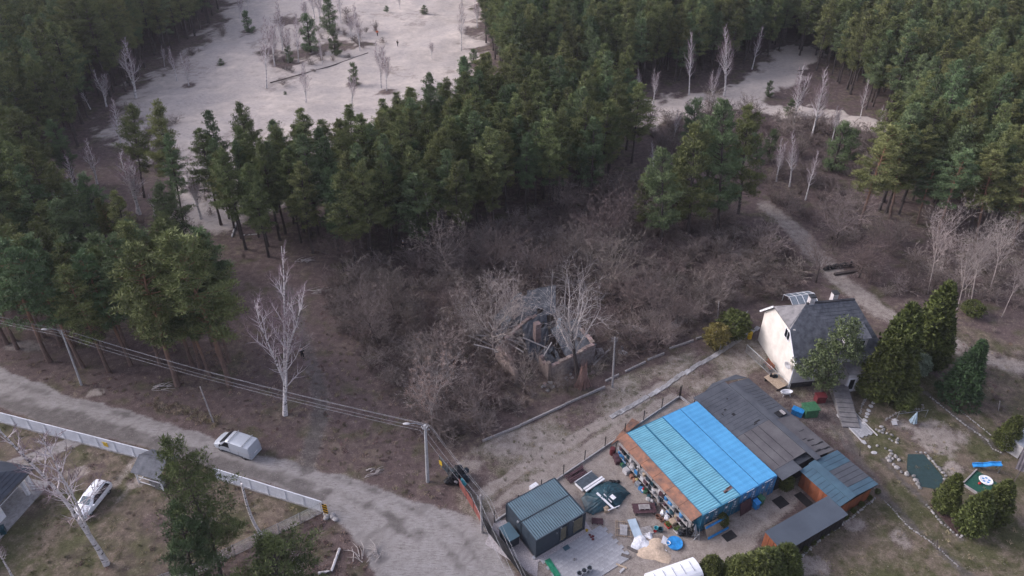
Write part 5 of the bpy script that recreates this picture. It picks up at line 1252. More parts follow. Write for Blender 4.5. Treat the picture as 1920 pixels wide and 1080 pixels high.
b = MB(); b.lathe((0, 0, 0), [(.62, .0), (.72, .0), (.78, .12), (.74, .22), (.64, .2), (.62, 0)], 22); solo('paddling_pool', 'round blue rimmed paddling pool on the sandy yard', 'paddling pool', b, M_CBLUE, G(1265, 1020))
b = MB(); b.lathe((0, 0, 0), [(.62, .205), (.76, .225), (.75, .24), (.62, .215)], 22); solo('hose_ring', 'light blue hose ring lying on the rim of the paddling pool', 'hose', b, M_BINB, G(1265, 1020))
b = MB(); b.lathe((0, 0, .02), [(.05, 0), (.6, .02), (.6, .04)], 20)
solo('sand_fill', 'pale sand filling the round blue paddling pool', 'sand', b, M_SANDP, G(1265, 1020))
for (px, py, lab, m, s) in ((1252, 1021, 'white bucket between the white sack and the blue pool', M_WHITE, .22), (1233, 971, 'rusty brown bucket below the maroon table', M_RUST, .24), (1240, 977, 'second rusty bucket lying behind the brown one', M_RUST, .22), (1230, 993, 'turquoise bowl beside the grey pallet', M_TURQ, .22), (1238, 996, 'dark round basin beside the turquoise bowl', M_TARP, .26), (1228, 997, 'red can below the turquoise bowl', M_RED, .14), (1100, 996, 'small yellow pot at the cabin corner', M_YELLOW, .14), (1001, 1047, 'white canister at the lower corner of the cabin', M_WHITE, .14), (1077, 1050, 'small grey can on the patio next to the mat', M_CONC, .12)):
    b = MB(); b.lathe((0, 0, 0), [(s * .75, 0), (s, s * 1.4), (s * 1.05, s * 1.45), (s * .9, s * 1.42), (s * .7, .06)], 14); solo('bucket', lab, 'bucket', b, m, G(px, py))
for (px, py, lab) in ((1086, 1076, 'left galvanised drum on the patio'), (1095, 1071, 'middle galvanised drum on the patio'), (1105, 1066, 'right galvanised drum on the patio')):
    b = MB(); b.lathe((0, 0, 0), [(.27, 0), (.28, .1), (.27, .2), (.28, .4), (.27, .62), (.29, .65), (.24, .65), (.22, .1)], 16); solo('metal_drum', lab, 'drum', b, M_GALV, G(px, py + 6))
b = MB(); b.box((0, 0, .08), (.55, 2.0, .14)); b.box((0, 0, .17), (.2, 1.9, .04)); solo('green_roll', 'bright green rolled sheet lying on the patio', 'roll', b, M_GRN2, G(1036, 1066), R(28))
b = MB(); b.box((0, 0, .09), (.62, .48, .02)); solo('door_mat', 'dark grey mat on the patio in front of the cabin door', 'mat', b, M_CABIN, G(1062, 1028), R(33))
b = MB()
for k, (x, y) in enumerate(((0, 0), (.12, -.25), (.25, -.5), (.3, -.15))): b.blob((x, y, .1), (.14, .12, .1), k, 7, 5)
solo('red_toy', 'dark red toy lying by the yellow pot near the cabin', 'toy', b, M_BINR, G(1106, 1004))
b = MB(); b.add([(0, 0, .05), (.7, .1, .05), (.35, .75, .5), (.9, .5, .2)], [(0, 1, 2), (1, 3, 2), (0, 2, 3), (0, 3, 1)]); solo('white_sack', 'white crumpled sack left of the white bucket by the blue pool', 'sack', b, M_WHITE, G(1238, 1022))
for (p, q, lab, w, m) in (((1155, 1058), (1175, 1066), 'raw wooden plank on the ground right of the patio', .2, M_WOOD), ((1232, 1018), (1250, 1034), 'thin white lath in front of the blue pool', .07, M_WHITE), ((1162, 1074), (1170, 1066), 'short white board below the wooden plank', .2, M_CONCP), ((1165, 1040), (1182, 1046), 'dark wet board at the edge of the sand heap', .35, M_DWOOD), ((1176, 1026), (1196, 1036), 'dark old plank lying below the lime heap', .3, M_DWOOD)):
    a, c = G(*p), G(*q); b = MB(); b.beam(Vector((0, 0, .05)), c - a + Vector((0, 0, .05)), w, .05); solo('loose_board', lab, 'board', b, m, a)
# things at the container ends
gt = thing('wooden_gate', 'brown wooden gate with light blue rails leaning at the teal container end', 'gate', W(.2, -.75), UVA)
for k in range(14): b = MB(); b.box((.1 + k * .175, .12 + .0, .72), (.165, .04, 1.35), 0, R(-32)); b.build('board', M_WOOD, gt)
for z, y in ((1.25, -.27), (.25, .33)): b = MB(); b.box((1.25, -y * .9 - .05 , z), (2.6, .07, .2), 0, R(-32)); b.build('rail', M_BINB, gt)
b = MB(); b.box((0, 0, .02), (1.3, .85, .03)); solo('rubber_mat', 'black rubber mat on the ground in front of the wooden gate', 'mat', b, M_RUBBER, W(2.3, -1.75), UVA)
b = MB(); b.box((0, 0, .02), (1.3, 1.2, .03)); solo('rubber_mat', 'black rubber mat by the last blue container', 'mat', b, M_RUBBER, W(9.6, -1.3), UVA)
b = MB(); b.box((0, 0, .02), (.95, 1.7, .03)); solo('rubber_mat', 'black rubber mat in front of the red brown shed door', 'mat', b, M_RUBBER, W(11.9, -2.2), UVA)
b = MB(); b.box((0, 0, .75), (1.5, .06, 1.5), 0, R(-14)); solo('brown_board', 'large dark brown board leaning on the blue container doors', 'board', b, M_MAROON, W(5.6, -.35), UVA + R(3))
def bin_(lab, loc, rz, m, s=1.0):
    t = thing('wheelie_bin', lab, 'bin', loc, rz); b = MB(); b.prism([(-.25 * s, -.25 * s), (.25 * s, -.25 * s), (.27 * s, .28 * s), (-.27 * s, .28 * s)], .05, .92 * s); b.build('body', m, t)
    b = MB(); b.slab([(-.3 * s, -.32 * s, .95 * s), (.3 * s, -.32 * s, .95 * s), (.3 * s, .34 * s, 1.02 * s), (-.3 * s, .34 * s, 1.02 * s)], .05); b.build('lid', m, t)
    for x in (-.2, .2): b = MB(); b.lathe((x * s, .28 * s, .1), [(.09, -.02), (.1, .02)], 10, 'X'); b.build('wheel', M_RUBBER, t)
bin_('blue wheelie bin by the blue container doors', W(6.9, -.55), UVA, M_BINB); bin_('green wheelie bin right of the blue one by the containers', W(7.65, -.4), UVA + R(8), M_BING)
b = MB(); b.box((0, 0, .45), (.5, .05, .9), 0, R(-12)); solo('grey_sheet', 'small grey panel leaning at the blue container behind the green bin', 'panel', b, M_GALV, W(8.4, -.15), UVA)
# junk on the rack: every piece its own thing
JK = [('white sack hanging under the rusty awning near its lower end', 'sack', M_WHITE, 'sack'), ('yellow plastic bag at the middle of the junk rack', 'bag', mat('pale_yellow_plastic', (.6, .5, .2), .6), 'bag'), ('red and white garden gnome at the foot of the rack', 'gnome', M_RED, 'gnome')]
def blobs(name, lab, cat, loc, m, n, r, seed):
    rg = random.Random(seed); b = MB()
    for k in range(n): b.blob((rg.uniform(-r, r) * .7, rg.uniform(-r, r) * .7, rg.uniform(.2, 1) * r), (r * rg.uniform(.4, .7), r * rg.uniform(.4, .7), r * rg.uniform(.5, .9)), seed + k, 8, 6, .25)
    return solo(name, lab, cat, b, m, loc)
blobs('sack', JK[0][0], 'sack', W(-1.75, 3.1), M_WHITE, 4, .45, 1); blobs('plastic_bag', JK[1][0], 'bag', W(-1.6, 8.0), JK[1][2], 3, .35, 2)
g = thing('garden_gnome', 'small figure with red hat and white blue body beside the rack', 'gnome', W(-1.75, 6.6)); b = MB(); b.lathe((0, 0, .45), [(.13, 0), (.08, .18), (.01, .38)], 10); b.build('hat', M_RED, g); b = MB(); b.lathe((0, 0, .2), [(.14, 0), (.16, .1), (.12, .27)], 10); b.build('body', M_WHITE, g); b = MB(); b.lathe((0, 0, 0), [(.15, 0), (.14, .21)], 10); b.build('legs', M_BINB, g)
cols = [('black', M_BLACK), ('dark grey', M_CABW), ('brown', M_MAROON), ('white', M_CONCP), ('green', M_BING), ('rusty', M_RUST), ('grey', M_GALV), ('wooden', M_WOOD), ('dark blue', M_CBLUE), ('dark green', M_TARP)]
kinds = ['crate', 'bucket', 'bundle', 'box', 'canister']
rg = random.Random(21); used = set()
spots = ['at the rack upper end', 'in the rack upper third', 'at the rack middle', 'in the rack lower third', 'at the rack lower end']
for k in range(78):
    v = 11.6 - 11.0 * k / 77 + rg.uniform(-.15, .15); lv = k % 4; (cn, m) = cols[rg.randrange(len(cols))] if rg.random() < .6 else cols[rg.choice((0, 1, 2, 3))]; kd = rg.choice(kinds)
    sp_ = spots[min(4, int((12 - v) / 2.4))]; where = ('on the ground before the rack,', 'on the lowest shelf,', 'on the middle shelf,', 'under the lowest shelf,')[lv]
    z = (0, .58, 1.28, 0)[lv]; u = (-1.62 + rg.uniform(-.2, .12), -1.12, -1.05, -1.05)[lv]; key = (cn, kd, where, sp_)
    if key in used: continue
    used.add(key); s = rg.uniform(.16, .3)
    b = MB()
    if kd in ('crate', 'box'): b.box((0, 0, s), (s * 1.8, s * 2.2, s * 2), R(rg.uniform(-25, 25))); b.box((0, 0, s * 2.03), (s * 1.5, s * 1.8, .03))
    elif kd in ('bucket', 'canister'): b.lathe((0, 0, 0), [(s * .8, 0), (s, s * 1.6), (s * .8, s * 1.65), (s * .5, s * 1.8)], 10)
    else:
        for q in range(4): b.blob((rg.uniform(-.2, .2), rg.uniform(-.25, .25), .17), (.2, .24, .18), k * 5 + q, 7, 5, .3)
    solo('stored_' + kd, f'{cn} {kd} {where} {sp_}', kd, b, m, W(u, v, z), UVA)
# planters with green at the lower end, barrow
for (u, v, lab, m) in ((-2.1, 2.1, 'red tray of green plants in front of the rack', M_RED), (-1.75, 1.2, 'white tray of green plants in front of the rack', M_CONCP)):
    t = thing('planter', lab, 'planter', W(u, v), UVA); b = MB(); b.box((0, 0, .1), (.5, .7, .2)); b.build('tray', m, t)
    nr = np.random.RandomState(int(v * 10)); link('foliage', fol_mesh('foliage', [(x, y, .32) for x, y in nr.uniform(-.22, .22, (9, 2))], [.14] * 9, mat('fresh_green_leaves', (.16, .24, .06), .7, col2=(.05, .08, .02), attr='tone', bump=0), 30, .12, .04), t)
b = MB()
for q in range(10): b.beam((rg.uniform(-.4, .4), rg.uniform(-.4, .4), 0), (rg.uniform(-.4, .4), rg.uniform(-.4, .4), rg.uniform(.5, 1.3)), .05)
solo('metal_scrap', 'tangle of metal tubes and a folded chair at the container corner', 'scrap', b, M_GALV, W(-.75, -.25))
b = MB(); b.box((0, 0, .55), (.5, .06, 1.0), R(30), R(-15)); solo('leaning_sheet', 'white panel leaning at the corner under the rusty awning', 'panel', b, M_WHITE, W(-.4, .15), UVA)
b = MB(); b.lathe((0, 0, 0), [(.3, 0), (.32, .3), (.3, .9), (.1, .95)], 12); solo('red_barrel', 'dark red barrel at the upper end of the rack', 'barrel', b, M_BINR, W(-1.5, 12.3))
blobs('black_sacks', 'heap of black sacks at the lower end of the rack', 'sacks', W(-1.25, .7), M_BLACK, 7, .6, 9)
b = MB(); b.slab([(-1.2, 13.1, .5), (-.4, 13.2, .5), (3.6, 14.2, .55), (3.2, 15.1, .6)][::1], .06)
solo('rusty_sheets', 'rusty brown sheet roof strip behind the top of the blue containers', 'sheets', b, M_RUST, W(0, 0), UVA)
# rubbish at the gate
blobs('rubbish_heap', 'heap of dark bags behind the red gate post', 'rubbish', G(855, 900), M_BLACK, 9, .9, 31)
blobs('rubbish_heap', 'pile of dark blue sacks right of the gate rubbish', 'rubbish', G(868, 895), M_CABW, 6, .7, 32)
blobs('turquoise_bag', 'bright turquoise bag on the rubbish behind the red gate', 'bag', G(866, 908, .3), M_TURQ, 3, .45, 33)
blobs('white_bag', 'small white bag on the rubbish by the red gate', 'bag', G(854, 905, .4), M_CONCP, 2, .25, 34)

# ------------------------------------------------------------------ around the house
bt = thing('bathtub', 'old white bathtub on feet by the house corner', 'bathtub', G(1473, 741), R(5)); b = MB()
b.lathe((0, 0, .2), [(.25, 0), (.36, .12), (.42, .4), (.47, .42), (.46, .44), (.38, .42), (.3, .12), (.02, .08)], 18); b.v = [(v[0] * 1.6, v[1] * .8, v[2]) for v in b.v]; b.build('tub', M_WHITE, bt, 50)
for x in (-.4, .4):
    for y in (-.22, .22): b = MB(); b.tube([(x, y, .25), (x * 1.1, y * 1.2, 0)], [.05, .03], 6); b.build('foot', M_WHITE, bt)
dk = thing('wooden_platform', 'low platform of light planks against the cream gable wall', 'platform', G(1455, 719), R(-62))
for k in range(8): b = MB(); b.box((0, -.85 + k * .24, .5), (2.4, .2, .05), 0); b.build('plank', M_WOOD, dk)
for x in (-1, 1): b = MB(); b.box((x, 0, .24), (.1, 1.9, .48)); b.build('support', M_DWOOD, dk)
blobs('green_canister', 'dark green canister on the wooden platform', 'canister', G(1455, 706, .5), M_TARP, 2, .3, 41); blobs('black_machine', 'black machine on the wooden platform', 'machine', G(1448, 705, .5), M_BLACK, 4, .35, 42)
bn = thing('garden_bench', 'dark red garden bench standing along the cream gable wall', 'bench', G(1440, 690), R(-72))
for y in (-.2, 0, .2): b = MB(); b.box((0, y, .45), (1.5, .12, .04)); b.build('seat_slat', M_BROWNB, bn)
for z in (.65, .85): b = MB(); b.box((0, .3, z), (1.5, .04, .12)); b.build('back_slat', M_BROWNB, bn)
for x in (-.65, .65): b = MB(); b.box((x, 0, .22), (.06, .5, .45)); b.build('leg', M_DMETAL, bn)
b = MB(); b.box((0, 0, .35), (1.2, .7, .7)); b.box((0, 0, .74), (1.3, .8, .08)); solo('blue_chest', 'bright blue plastic chest behind the workshop roof', 'chest', b, M_BINB, G(1494, 777), R(-35))
b = MB(); b.prism([(-.75, -.6), (.75, -.6), (.75, .6), (-.75, .6)], 0, 1.15); b.box((0, 0, 1.22), (1.7, 1.4, .14)); solo('green_container', 'large dark green lidded container next to the blue chest', 'container', b, M_BING, G(1516, 777), R(8))
b = MB(); b.box((0, 0, .45), (1.1, .8, .9)); b.box((0, 0, .95), (1.2, .9, .1)); solo('red_container', 'dark red box behind the large green container', 'box', b, M_BINR, G(1536, 752), R(5))
pv = thing('paver_path', 'straight path of small grey pavers between the steps and the lawn', 'path', G(1603, 800), 0)
a, c = G(1584, 775), G(1630, 822); dv = (c - a); pl_ = dv.length; pv.location = a; pv.rotation_euler = (0, 0, math.atan2(dv.y, dv.x))
pmm = MB().box((0, 0, 0), (.36, .27, .06)).mesh('paver', M_PAVER)
for i in range(int(pl_ / .38)):
    for j in range(7): o = link('paver', pmm, pv); o.location = (i * .38 + (j % 2) * .12, -.9 + j * .285, .04)
for s in (-1, 1): b = MB(); b.box((pl_ / 2, s * 1.1, .06), (pl_, .07, .14)); b.build('edging', M_CONCP, pv)
def stones(name, lab, cat, pts, r, m=M_STONE, seed=0, flat=.6, part='stone'):
    p0 = G(*pts[0]); t = thing(name, lab, cat, p0); rg = random.Random(seed)
    pr = [MB().blob((0, 0, 0), (1, .8, flat), seed * 9 + q, 7, 5, .22).mesh(part, m) for q in range(3)]
    for a, c in zip(pts[:-1], pts[1:]):
        A_, C_ = G(*a), G(*c); n = max(1, int((C_ - A_).length / (r * 1.9)))
        for i in range(n):
            v = A_.lerp(C_, i / n) - p0; o = link(part, rg.choice(pr), t); o.location = (v.x + rg.uniform(-.06, .06), v.y + rg.uniform(-.06, .06), r * .25); s = r * rg.uniform(.7, 1.25); o.scale = (s, s, s); o.rotation_euler = (0, 0, rg.uniform(0, 6))
    return t
stones('stone_edging', 'ring of pale stones along the upper edge of the pond', 'stone edging', [(1718, 848), (1735, 850), (1772, 893), (1768, 905)], .2, seed=1)
stones('stone_edging', 'pale rocks piled along the lower side of the pond', 'stone edging', [(1680, 855), (1668, 865), (1690, 885), (1712, 893), (1724, 915), (1740, 922)], .26, seed=2)
stones('rock_arch', 'loop of white rocks left of the pond', 'rockery', [(1664, 860), (1672, 852), (1685, 862), (1692, 872)], .22, seed=3)
stones('stone_edging', 'row of pale stones edging the red mulch bed under the thujas', 'stone edging', [(1738, 948), (1765, 980), (1800, 1008), (1830, 985), (1850, 975)], .16, seed=4)
stones('stone_edging', 'curved line of light stones around the shrubs right of the steps', 'stone edging', [(1612, 775), (1620, 752), (1640, 738)], .14, seed=5)
stones('stone_edging', 'wavy stone edging in front of the folded clothes dryer', 'stone edging', [(1660, 788), (1680, 775), (1710, 768), (1732, 767), (1728, 756)], .13, seed=6)
stones('rockery', 'cluster of white rocks between the stepping stones and the dryer', 'rockery', [(1642, 806), (1652, 800), (1656, 806), (1645, 812)], .25, seed=7)
stones('rockery', 'white stone border of a flower bed with dark centre', 'rockery', [(1655, 812), (1672, 816), (1684, 822), (1680, 830), (1660, 820)], .2, seed=8)
stones('rockery', 'long grey rock group left of the pond loop', 'rockery', [(1644, 836), (1660, 842), (1678, 850)], .25, seed=9)
stones('stone_edging', 'thin stone line along the right garden border', 'stone edging', [(1745, 745), (1800, 790), (1850, 825), (1862, 842), (1880, 850)], .12, seed=10)
stones('stone_edging', 'second thin stone line parallel to the garden border', 'stone edging', [(1760, 735), (1815, 782), (1860, 818)], .1, seed=11)
stones('stepping_stones', 'curving row of flat stepping stones beside the paver path', 'stepping stones', [(1620, 795), (1628, 770), (1636, 755), (1648, 745)], .3, M_CONCP, 12, .15, 'stepping_stone')
stones('stepping_stones', 'scattered square stepping stones below the paver path', 'stepping stones', [(1620, 830), (1630, 838), (1640, 850), (1645, 858)], .3, M_CONCP, 13, .15, 'stepping_stone')
stones('stone_edging', 'line of white stones along the low hedge near the long shed', 'stone edging', [(1640, 935), (1590, 975), (1540, 1010), (1495, 1050)], .16, seed=14)
stones('stone_edging', 'line of stones between two garden plots at lower right', 'stone edging', [(1660, 940), (1700, 985), (1750, 1020), (1800, 1065)], .1, seed=15)
bed = MB().prism([G(*p)[:2] for p in ((1742, 945), (1775, 950), (1830, 965), (1850, 972), (1798, 1008))], -.05, .05)
tag(bed.build('mulch_bed', M_SOIL), 'red mulch bed under the thuja group', 'flower bed')
pm_ = MB().prism([G(*p)[:2] for p in ((1702, 852), (1732, 852), (1770, 898), (1758, 918), (1722, 912), (1700, 880))], -.05, .045)
pm_.build('pond_water', M_POND, kind='structure')
# turf sandbox, slide, rotary dryer
pb = thing('play_mat', 'green rectangular play area with wooden edge', 'play area', G(1838, 908), R(38)); b = MB(); b.box((0, 0, .04), (3.0, 2.2, .06)); b.build('mat', M_TURFG, pb)
b = MB(); b.box((-1.55, 0, .1), (.22, 2.3, .2)); b.build('edge_board', M_GWOOD, pb)
for y in (1.15,): b = MB(); b.box((0, y, .1), (3.1, .12, .2)); b.build('edge_board', M_GWOOD, pb)
to = thing('toy_pool', 'oval white toy pool with blue pattern on the green play area', 'toy pool', G(1848, 902), R(-10)); b = MB(); b.lathe((0, 0, .08), [(.55, 0), (.68, .08), (.62, .14), (.5, .1)], 20); b.build('rim', M_WHITE, to)
for k in range(5): a = k * 1.2566; b = MB(); b.blob((.3 * math.cos(a), .3 * math.sin(a), .16), (.16, .12, .05), k, 8, 5, 0); b.build('blue_motif', M_BINB, to)
b = MB(); b.blob((0, 0, .15), (.18, .14, .14), 1, 8, 6); solo('red_ball', 'small red toy on the green play area', 'toy', b, M_RED, G(1836, 908))
sc = thing('slide', 'bright blue wavy plastic slide next to the green play area', 'slide', G(1822, 876), R(-12)); b = MB()
for i in range(9): b.v += [(i * .32, -.25, .25 + .12 * i * .9 + .05 * math.sin(i * 1.5)), (i * .32, .25, .25 + .12 * i * .9 + .05 * math.sin(i * 1.5))]
for i in range(8): b.f.append((2 * i, 2 * i + 2, 2 * i + 3, 2 * i + 1))
for y in (-.25, .25): b.tube([(i * .32, y, .33 + .108 * i + .05 * math.sin(i * 1.5)) for i in range(9)], .06, 6)
b.build('chute', M_BINB, sc); b = MB(); b.beam((2.5, -.25, 0), (2.5, -.25, 1.3), .06); b.beam((2.5, .25, 0), (2.5, .25, 1.3), .06); b.build('ladder', M_GALV, sc)
ry = thing('rotary_dryer', 'folded pale blue rotary clothes dryer on the garden lawn', 'clothes dryer', G(1710, 795)); b = MB(); b.tube([(0, 0, 0), (0, 0, 1.9)], .03, 6); b.build('pole', M_GALV, ry)
for k in range(7): a = k * .9; b = MB(); b.tube([(0, 0, 1.85), (.35 * math.cos(a), .35 * math.sin(a), .35)], [.05, .11], 5); b.build('folded_arm', mat('pale_blue_fabric', (.42, .55, .62), .7), ry)
b = MB(); b.box((0, 0, .25), (.6, .5, .05), 0, R(20)); b.box((.3, .5, .2), (.5, .5, .05), R(20), R(-15)); solo('garden_chair', 'toppled white chair on the lawn left of the dryer', 'chair', b, M_CONCP, G(1676, 796))
b = MB(); b.beam((0, 0, 0), (0, 0, 1.2), .04); b.beam((3.6, .6, 0), (3.6, .6, 1.2), .04); b.beam((0, 0, 1.2), (3.6, .6, 1.2), .035); solo('drying_line', 'thin pale green frame standing behind the folded dryer', 'frame', b, M_GALV, G(1679, 790))
# sheds at the right edge
hs2 = thing('orange_hut', 'small play hut with orange door and ribbed roof at the right edge', 'hut', G(1912, 856), R(35))
b = MB(); b.box((.6, 1.0, .9), (2.2, 2.0, 1.8)); b.build('wall', M_CONCP, hs2); b = MB(); b.box((.55, -.04, .85), (1.5, .06, 1.5)); b.build('door', M_ORANGE, hs2); b = MB(); b.box((.75, -.08, 1.2), (.5, .03, .4)); b.build('window', M_GLASS, hs2)
b = MB(); corr(b, -.7, 1.9, -.4, 2.3, lambda x, y: 1.85 + y * .15, .3, .05); b.build('roof', M_GALV, hs2)
cp_ = thing('carport', 'lean-to with brownish ribbed roof at the right edge below the hut', 'carport', G(1900, 905), R(-40))
b = MB(); corr(b, -.5, 4.5, -.2, 3.2, lambda x, y: 2.0 + y * .12, .3, .05); b.build('roof', mat('brownish_sheet', (.12, .105, .11), .7), cp_)
for x, y in ((0, 0), (4, 0), (0, 3), (4, 3)): b = MB(); b.box((x, y, 1.0), (.1, .1, 2.0)); b.build('post', M_DWOOD, cp_)
# greenhouse behind the house, roof logs, track logs, green tank
gh = thing('greenhouse', 'small greenhouse with white framed sloping glass behind the house', 'greenhouse', G(1484, 584), R(12)); gh.scale = (.85, .8, .62)
b = MB()
for x in (0, 1.1, 2.2, 3.3, 4.4): b.beam((x, 0, 1.6), (x, 1.6, 2.5), .07); b.beam((x, 1.6, 2.5), (x, 3.2, 1.6), .07); b.beam((x, 0, 0), (x, 0, 1.6), .07); b.beam((x, 3.2, 0), (x, 3.2, 1.6), .07)
for y, z in ((0, 1.6), (1.6, 2.5), (3.2, 1.6)): b.beam((0, y, z), (4.4, y, z), .07)
b.build('frame', M_WHITE, gh)
for k in range(4):
    x = k * 1.1 + .05; b = MB(); b.slab([(x, .02, 1.6), (x + 1, .02, 1.6), (x + 1, 1.57, 2.47), (x, 1.57, 2.47)], .02); b.build('pane', M_GLASSG, gh)
    b = MB(); b.slab([(x, 1.63, 2.47), (x + 1, 1.63, 2.47), (x + 1, 3.18, 1.6), (x, 3.18, 1.6)], .02); b.build('pane', M_GLASSG, gh)
    b = MB(); b.box((x + .5, 0, .8), (1, .02, 1.5)); b.build('pane', M_GLASSG, gh)
lgm = MB().tube([(0, 0, .28), (.55, .2, .28)], .33, 9).mesh('tyre', M_RUBBER)
tr_ = thing('black_bales', 'row of black cylinders lying beside the sandy track', 'bales', G(1545, 507), R(15))
for k in range(8): o = link('bale', lgm, tr_); o.location = (k * .62, (k % 2) * .1, 0)
b = MB(); b.beam((0, 0, .15), (3.6, .9, .15), .4, .3); solo('dark_log', 'dark log lying on the sandy track below the black bales', 'log', b, M_BARKD, G(1564, 516))
b = MB(); b.lathe((0, 0, 0), [(.3, 0), (.3, 1.0)], 10); solo('yellow_barrel', 'yellow post box standing at the back corner of the gable wall', 'barrel', b, M_YELLOW, G(1405, 634))
# left yard: yellow box, shelter, bins
b = MB(); b.box((0, 0, .9), (.62, .4, .6)); b.box((0, 0, 1.22), (.7, .48, .06)); b.box((0, 0, .3), (.08, .08, .6)); solo('yellow_box', 'yellow grit box fixed at the inside of the long white fence', 'box', b, M_YELLOW, G(205, 842), R(-19))
sh2 = thing('bin_shelter', 'small open shelter with dark shingle roof between the two white fences', 'shelter', G(300, 895), R(-18))
for k in range(6):
    b = MB(); z = 2.0 + .9 * k / 6; b.slab([(-1.7, -1.6 + k * .28, z), (1.7, -1.6 + k * .28, z), (1.7, -1.3 + k * .28, z + .15), (-1.7, -1.3 + k * .28, z + .15)], .05); b.build('shingle_course', M_SLATE, sh2)
    b = MB(); b.slab([(1.7, 1.7 - k * .28, z), (-1.7, 1.7 - k * .28, z), (-1.7, 1.4 - k * .28, z + .15), (1.7, 1.4 - k * .28, z + .15)], .05); b.build('shingle_course', M_SLATE, sh2)
for x in (-1.5, 1.5):
    for y in (-1.3, 1.4): b = MB(); b.box((x, y, 1.0), (.1, .1, 2.0)); b.build('post', M_WHITE, sh2)
for z in (.3, 1.1): b = MB(); b.box((-1.5, 0, z), (.06, 2.7, .08)); b.box((0, -1.3, z), (3.0, .06, .08)); b.build('rail', M_WHITE, sh2)
b = MB(); b.box((0, 1.3, 1.0), (3.0, .06, 1.8)); b.build('back_wall', M_DWOOD, sh2)
blobs('firewood_pile', 'pile of pale split wood inside the open shelter', 'firewood', G(303, 905), M_STONE, 10, .8, 55)
bin_('green bin at the corner of the tiled house', G(8, 1000), R(30), M_TARP, .9)

# ------------------------------------------------------------------ ruin
RA = R(27); RO = G(1030, 712)
ru = thing('ruined_house', 'collapsed brick house with fallen dark roof overgrown by scrub', 'ruin', RO, RA)
def brickwall(par, a, c, hs, t=.4, m=M_PLAST):
    """broken wall with a stepped top and brick courses where the plaster is gone"""
    a, c = Vector((*a, 0)), Vector((*c, 0)); n = len(hs); L = (c - a).length
    b = MB()
    for i in range(n):
        p, q = a.lerp(c, i / n), a.lerp(c, (i + 1) / n); b.beam(p + Vector((0, 0, hs[i] / 2)), q + Vector((0, 0, hs[i] / 2)), t, hs[i])
    b.build('wall', m, par)
    d = (c - a).normalized(); rg = random.Random(int(L * 10)); bm = bricks_mesh
    for i in range(int(L / .55)):
        s = (i + .5) * .55; h = hs[min(n - 1, int(s / L * n))]
        for kk in range(2):
            o = link('brick', bm, par); p = a + d * (s + kk * .02); o.location = (p.x, p.y, h + .07 + kk * .14); o.rotation_euler = (0, 0, math.atan2(d.y, d.x) + rg.uniform(-.15, .15))
bricks_mesh = MB().box((0, 0, 0), (.5, .42, .13)).mesh('brick', M_BRICK)
brickwall(ru, (0.2, 0), (6.4, 0.3), [2.0, 2.2, 2.3, 2.5, 2.7, 2.8]); brickwall(ru, (6.4, .5), (6.6, 5.5), [2.8, 2.6, 2.3]); brickwall(ru, (0, 0), (0, 2.4), [2.3, 1.6, 2.0], .4, M_BRICK)
brickwall(ru, (-3.9, 1.2), (-3.9, 6.5), [1.8, 2.6, 2.7, 2.3, 1.5], .4, M_BRICK); brickwall(ru, (-3.9, 6.5), (3.5, 9.5), [1.5, 1.9, 2.2, 2.4, 2.0])
M_FELT = mat('collapsed_felt', (.085, .09, .10), .85, scale=1.6, bump=.4, col2=(.03, .033, .04))
for pts in ([(2.6, .6, 2.2), (6.6, .1, 2.9), (6.9, 5.6, 2.9), (3.6, 6.4, 2.1)], [(-.6, 9.2, 2.0), (5.6, 8.4, 2.5), (8.8, 14.0, 2.4), (3.4, 15.4, 1.7)], [(-3.4, 6.6, 2.0), (-.8, 9.0, 2.6), (3.2, 14.8, 2.1), (-1.8, 12.2, 1.3)], [(-1.0, 3.0, .8), (3.0, 5.5, 1.2), (4.4, 8.8, 2.9), (.4, 8.0, 2.6)], [(.2, .4, .9), (2.4, .5, 1.0), (2.8, 4.5, 1.4), (-.4, 4.0, .8)]):
    b = MB(); A_, B_, C_, D_ = [Vector(p) for p in pts]; rg = random.Random(int(A_.x * 7 + 60)); N = 7
    for i in range(N + 1):
        for j in range(N + 1):
            p = A_.lerp(B_, i / N).lerp(D_.lerp(C_, i / N), j / N); b.v.append((p.x, p.y, p.z + rg.uniform(-.18, .12)))
    for i in range(N):
        for j in range(N):
            if rg.random() > .07: b.f.append((i * (N + 1) + j, (i + 1) * (N + 1) + j, (i + 1) * (N + 1) + j + 1, i * (N + 1) + j + 1))
    o = b.build('roof_sheet', M_FELT, ru); md = o.modifiers.new('s', 'SOLIDIFY'); md.thickness = .06
for k in range(20):
    rg = random.Random(k + 900); x, y = rg.uniform(-4, 2), rg.uniform(2, 9); a = rg.uniform(0, 3.14); L = rg.uniform(1.5, 4)
    b = MB(); b.beam((x, y, rg.uniform(.5, 2.2)), (x + L * math.cos(a), y + L * math.sin(a), rg.uniform(1, 3.2)), .12, .14); b.build('rafter', M_GWOOD, ru)
b = MB(); b.box((1.3, 5.6, 2.2), (.75, .75, 4.2)); b.build('chimney', M_BRICK, ru)
b = MB(); b.box((4.4, 5.5, 3.2), (.35, .35, 1.4)); b.build('flue', mat('bluish_flue', (.25, .33, .38), .7), ru)
rbm = [MB().blob((0, 0, 0), (.25, .2, .15), q, 7, 5, .25).mesh('rubble', M_STONE if q else M_BRICK) for q in range(3)]
for k in range(60):
    rg = random.Random(k + 30); o = link('rubble', rg.choice(rbm), ru); o.location = (rg.uniform(-1.5, 5.5), rg.uniform(-1.6, -.3), .05); s = rg.uniform(.4, 1.2); o.scale = (s, s, s)
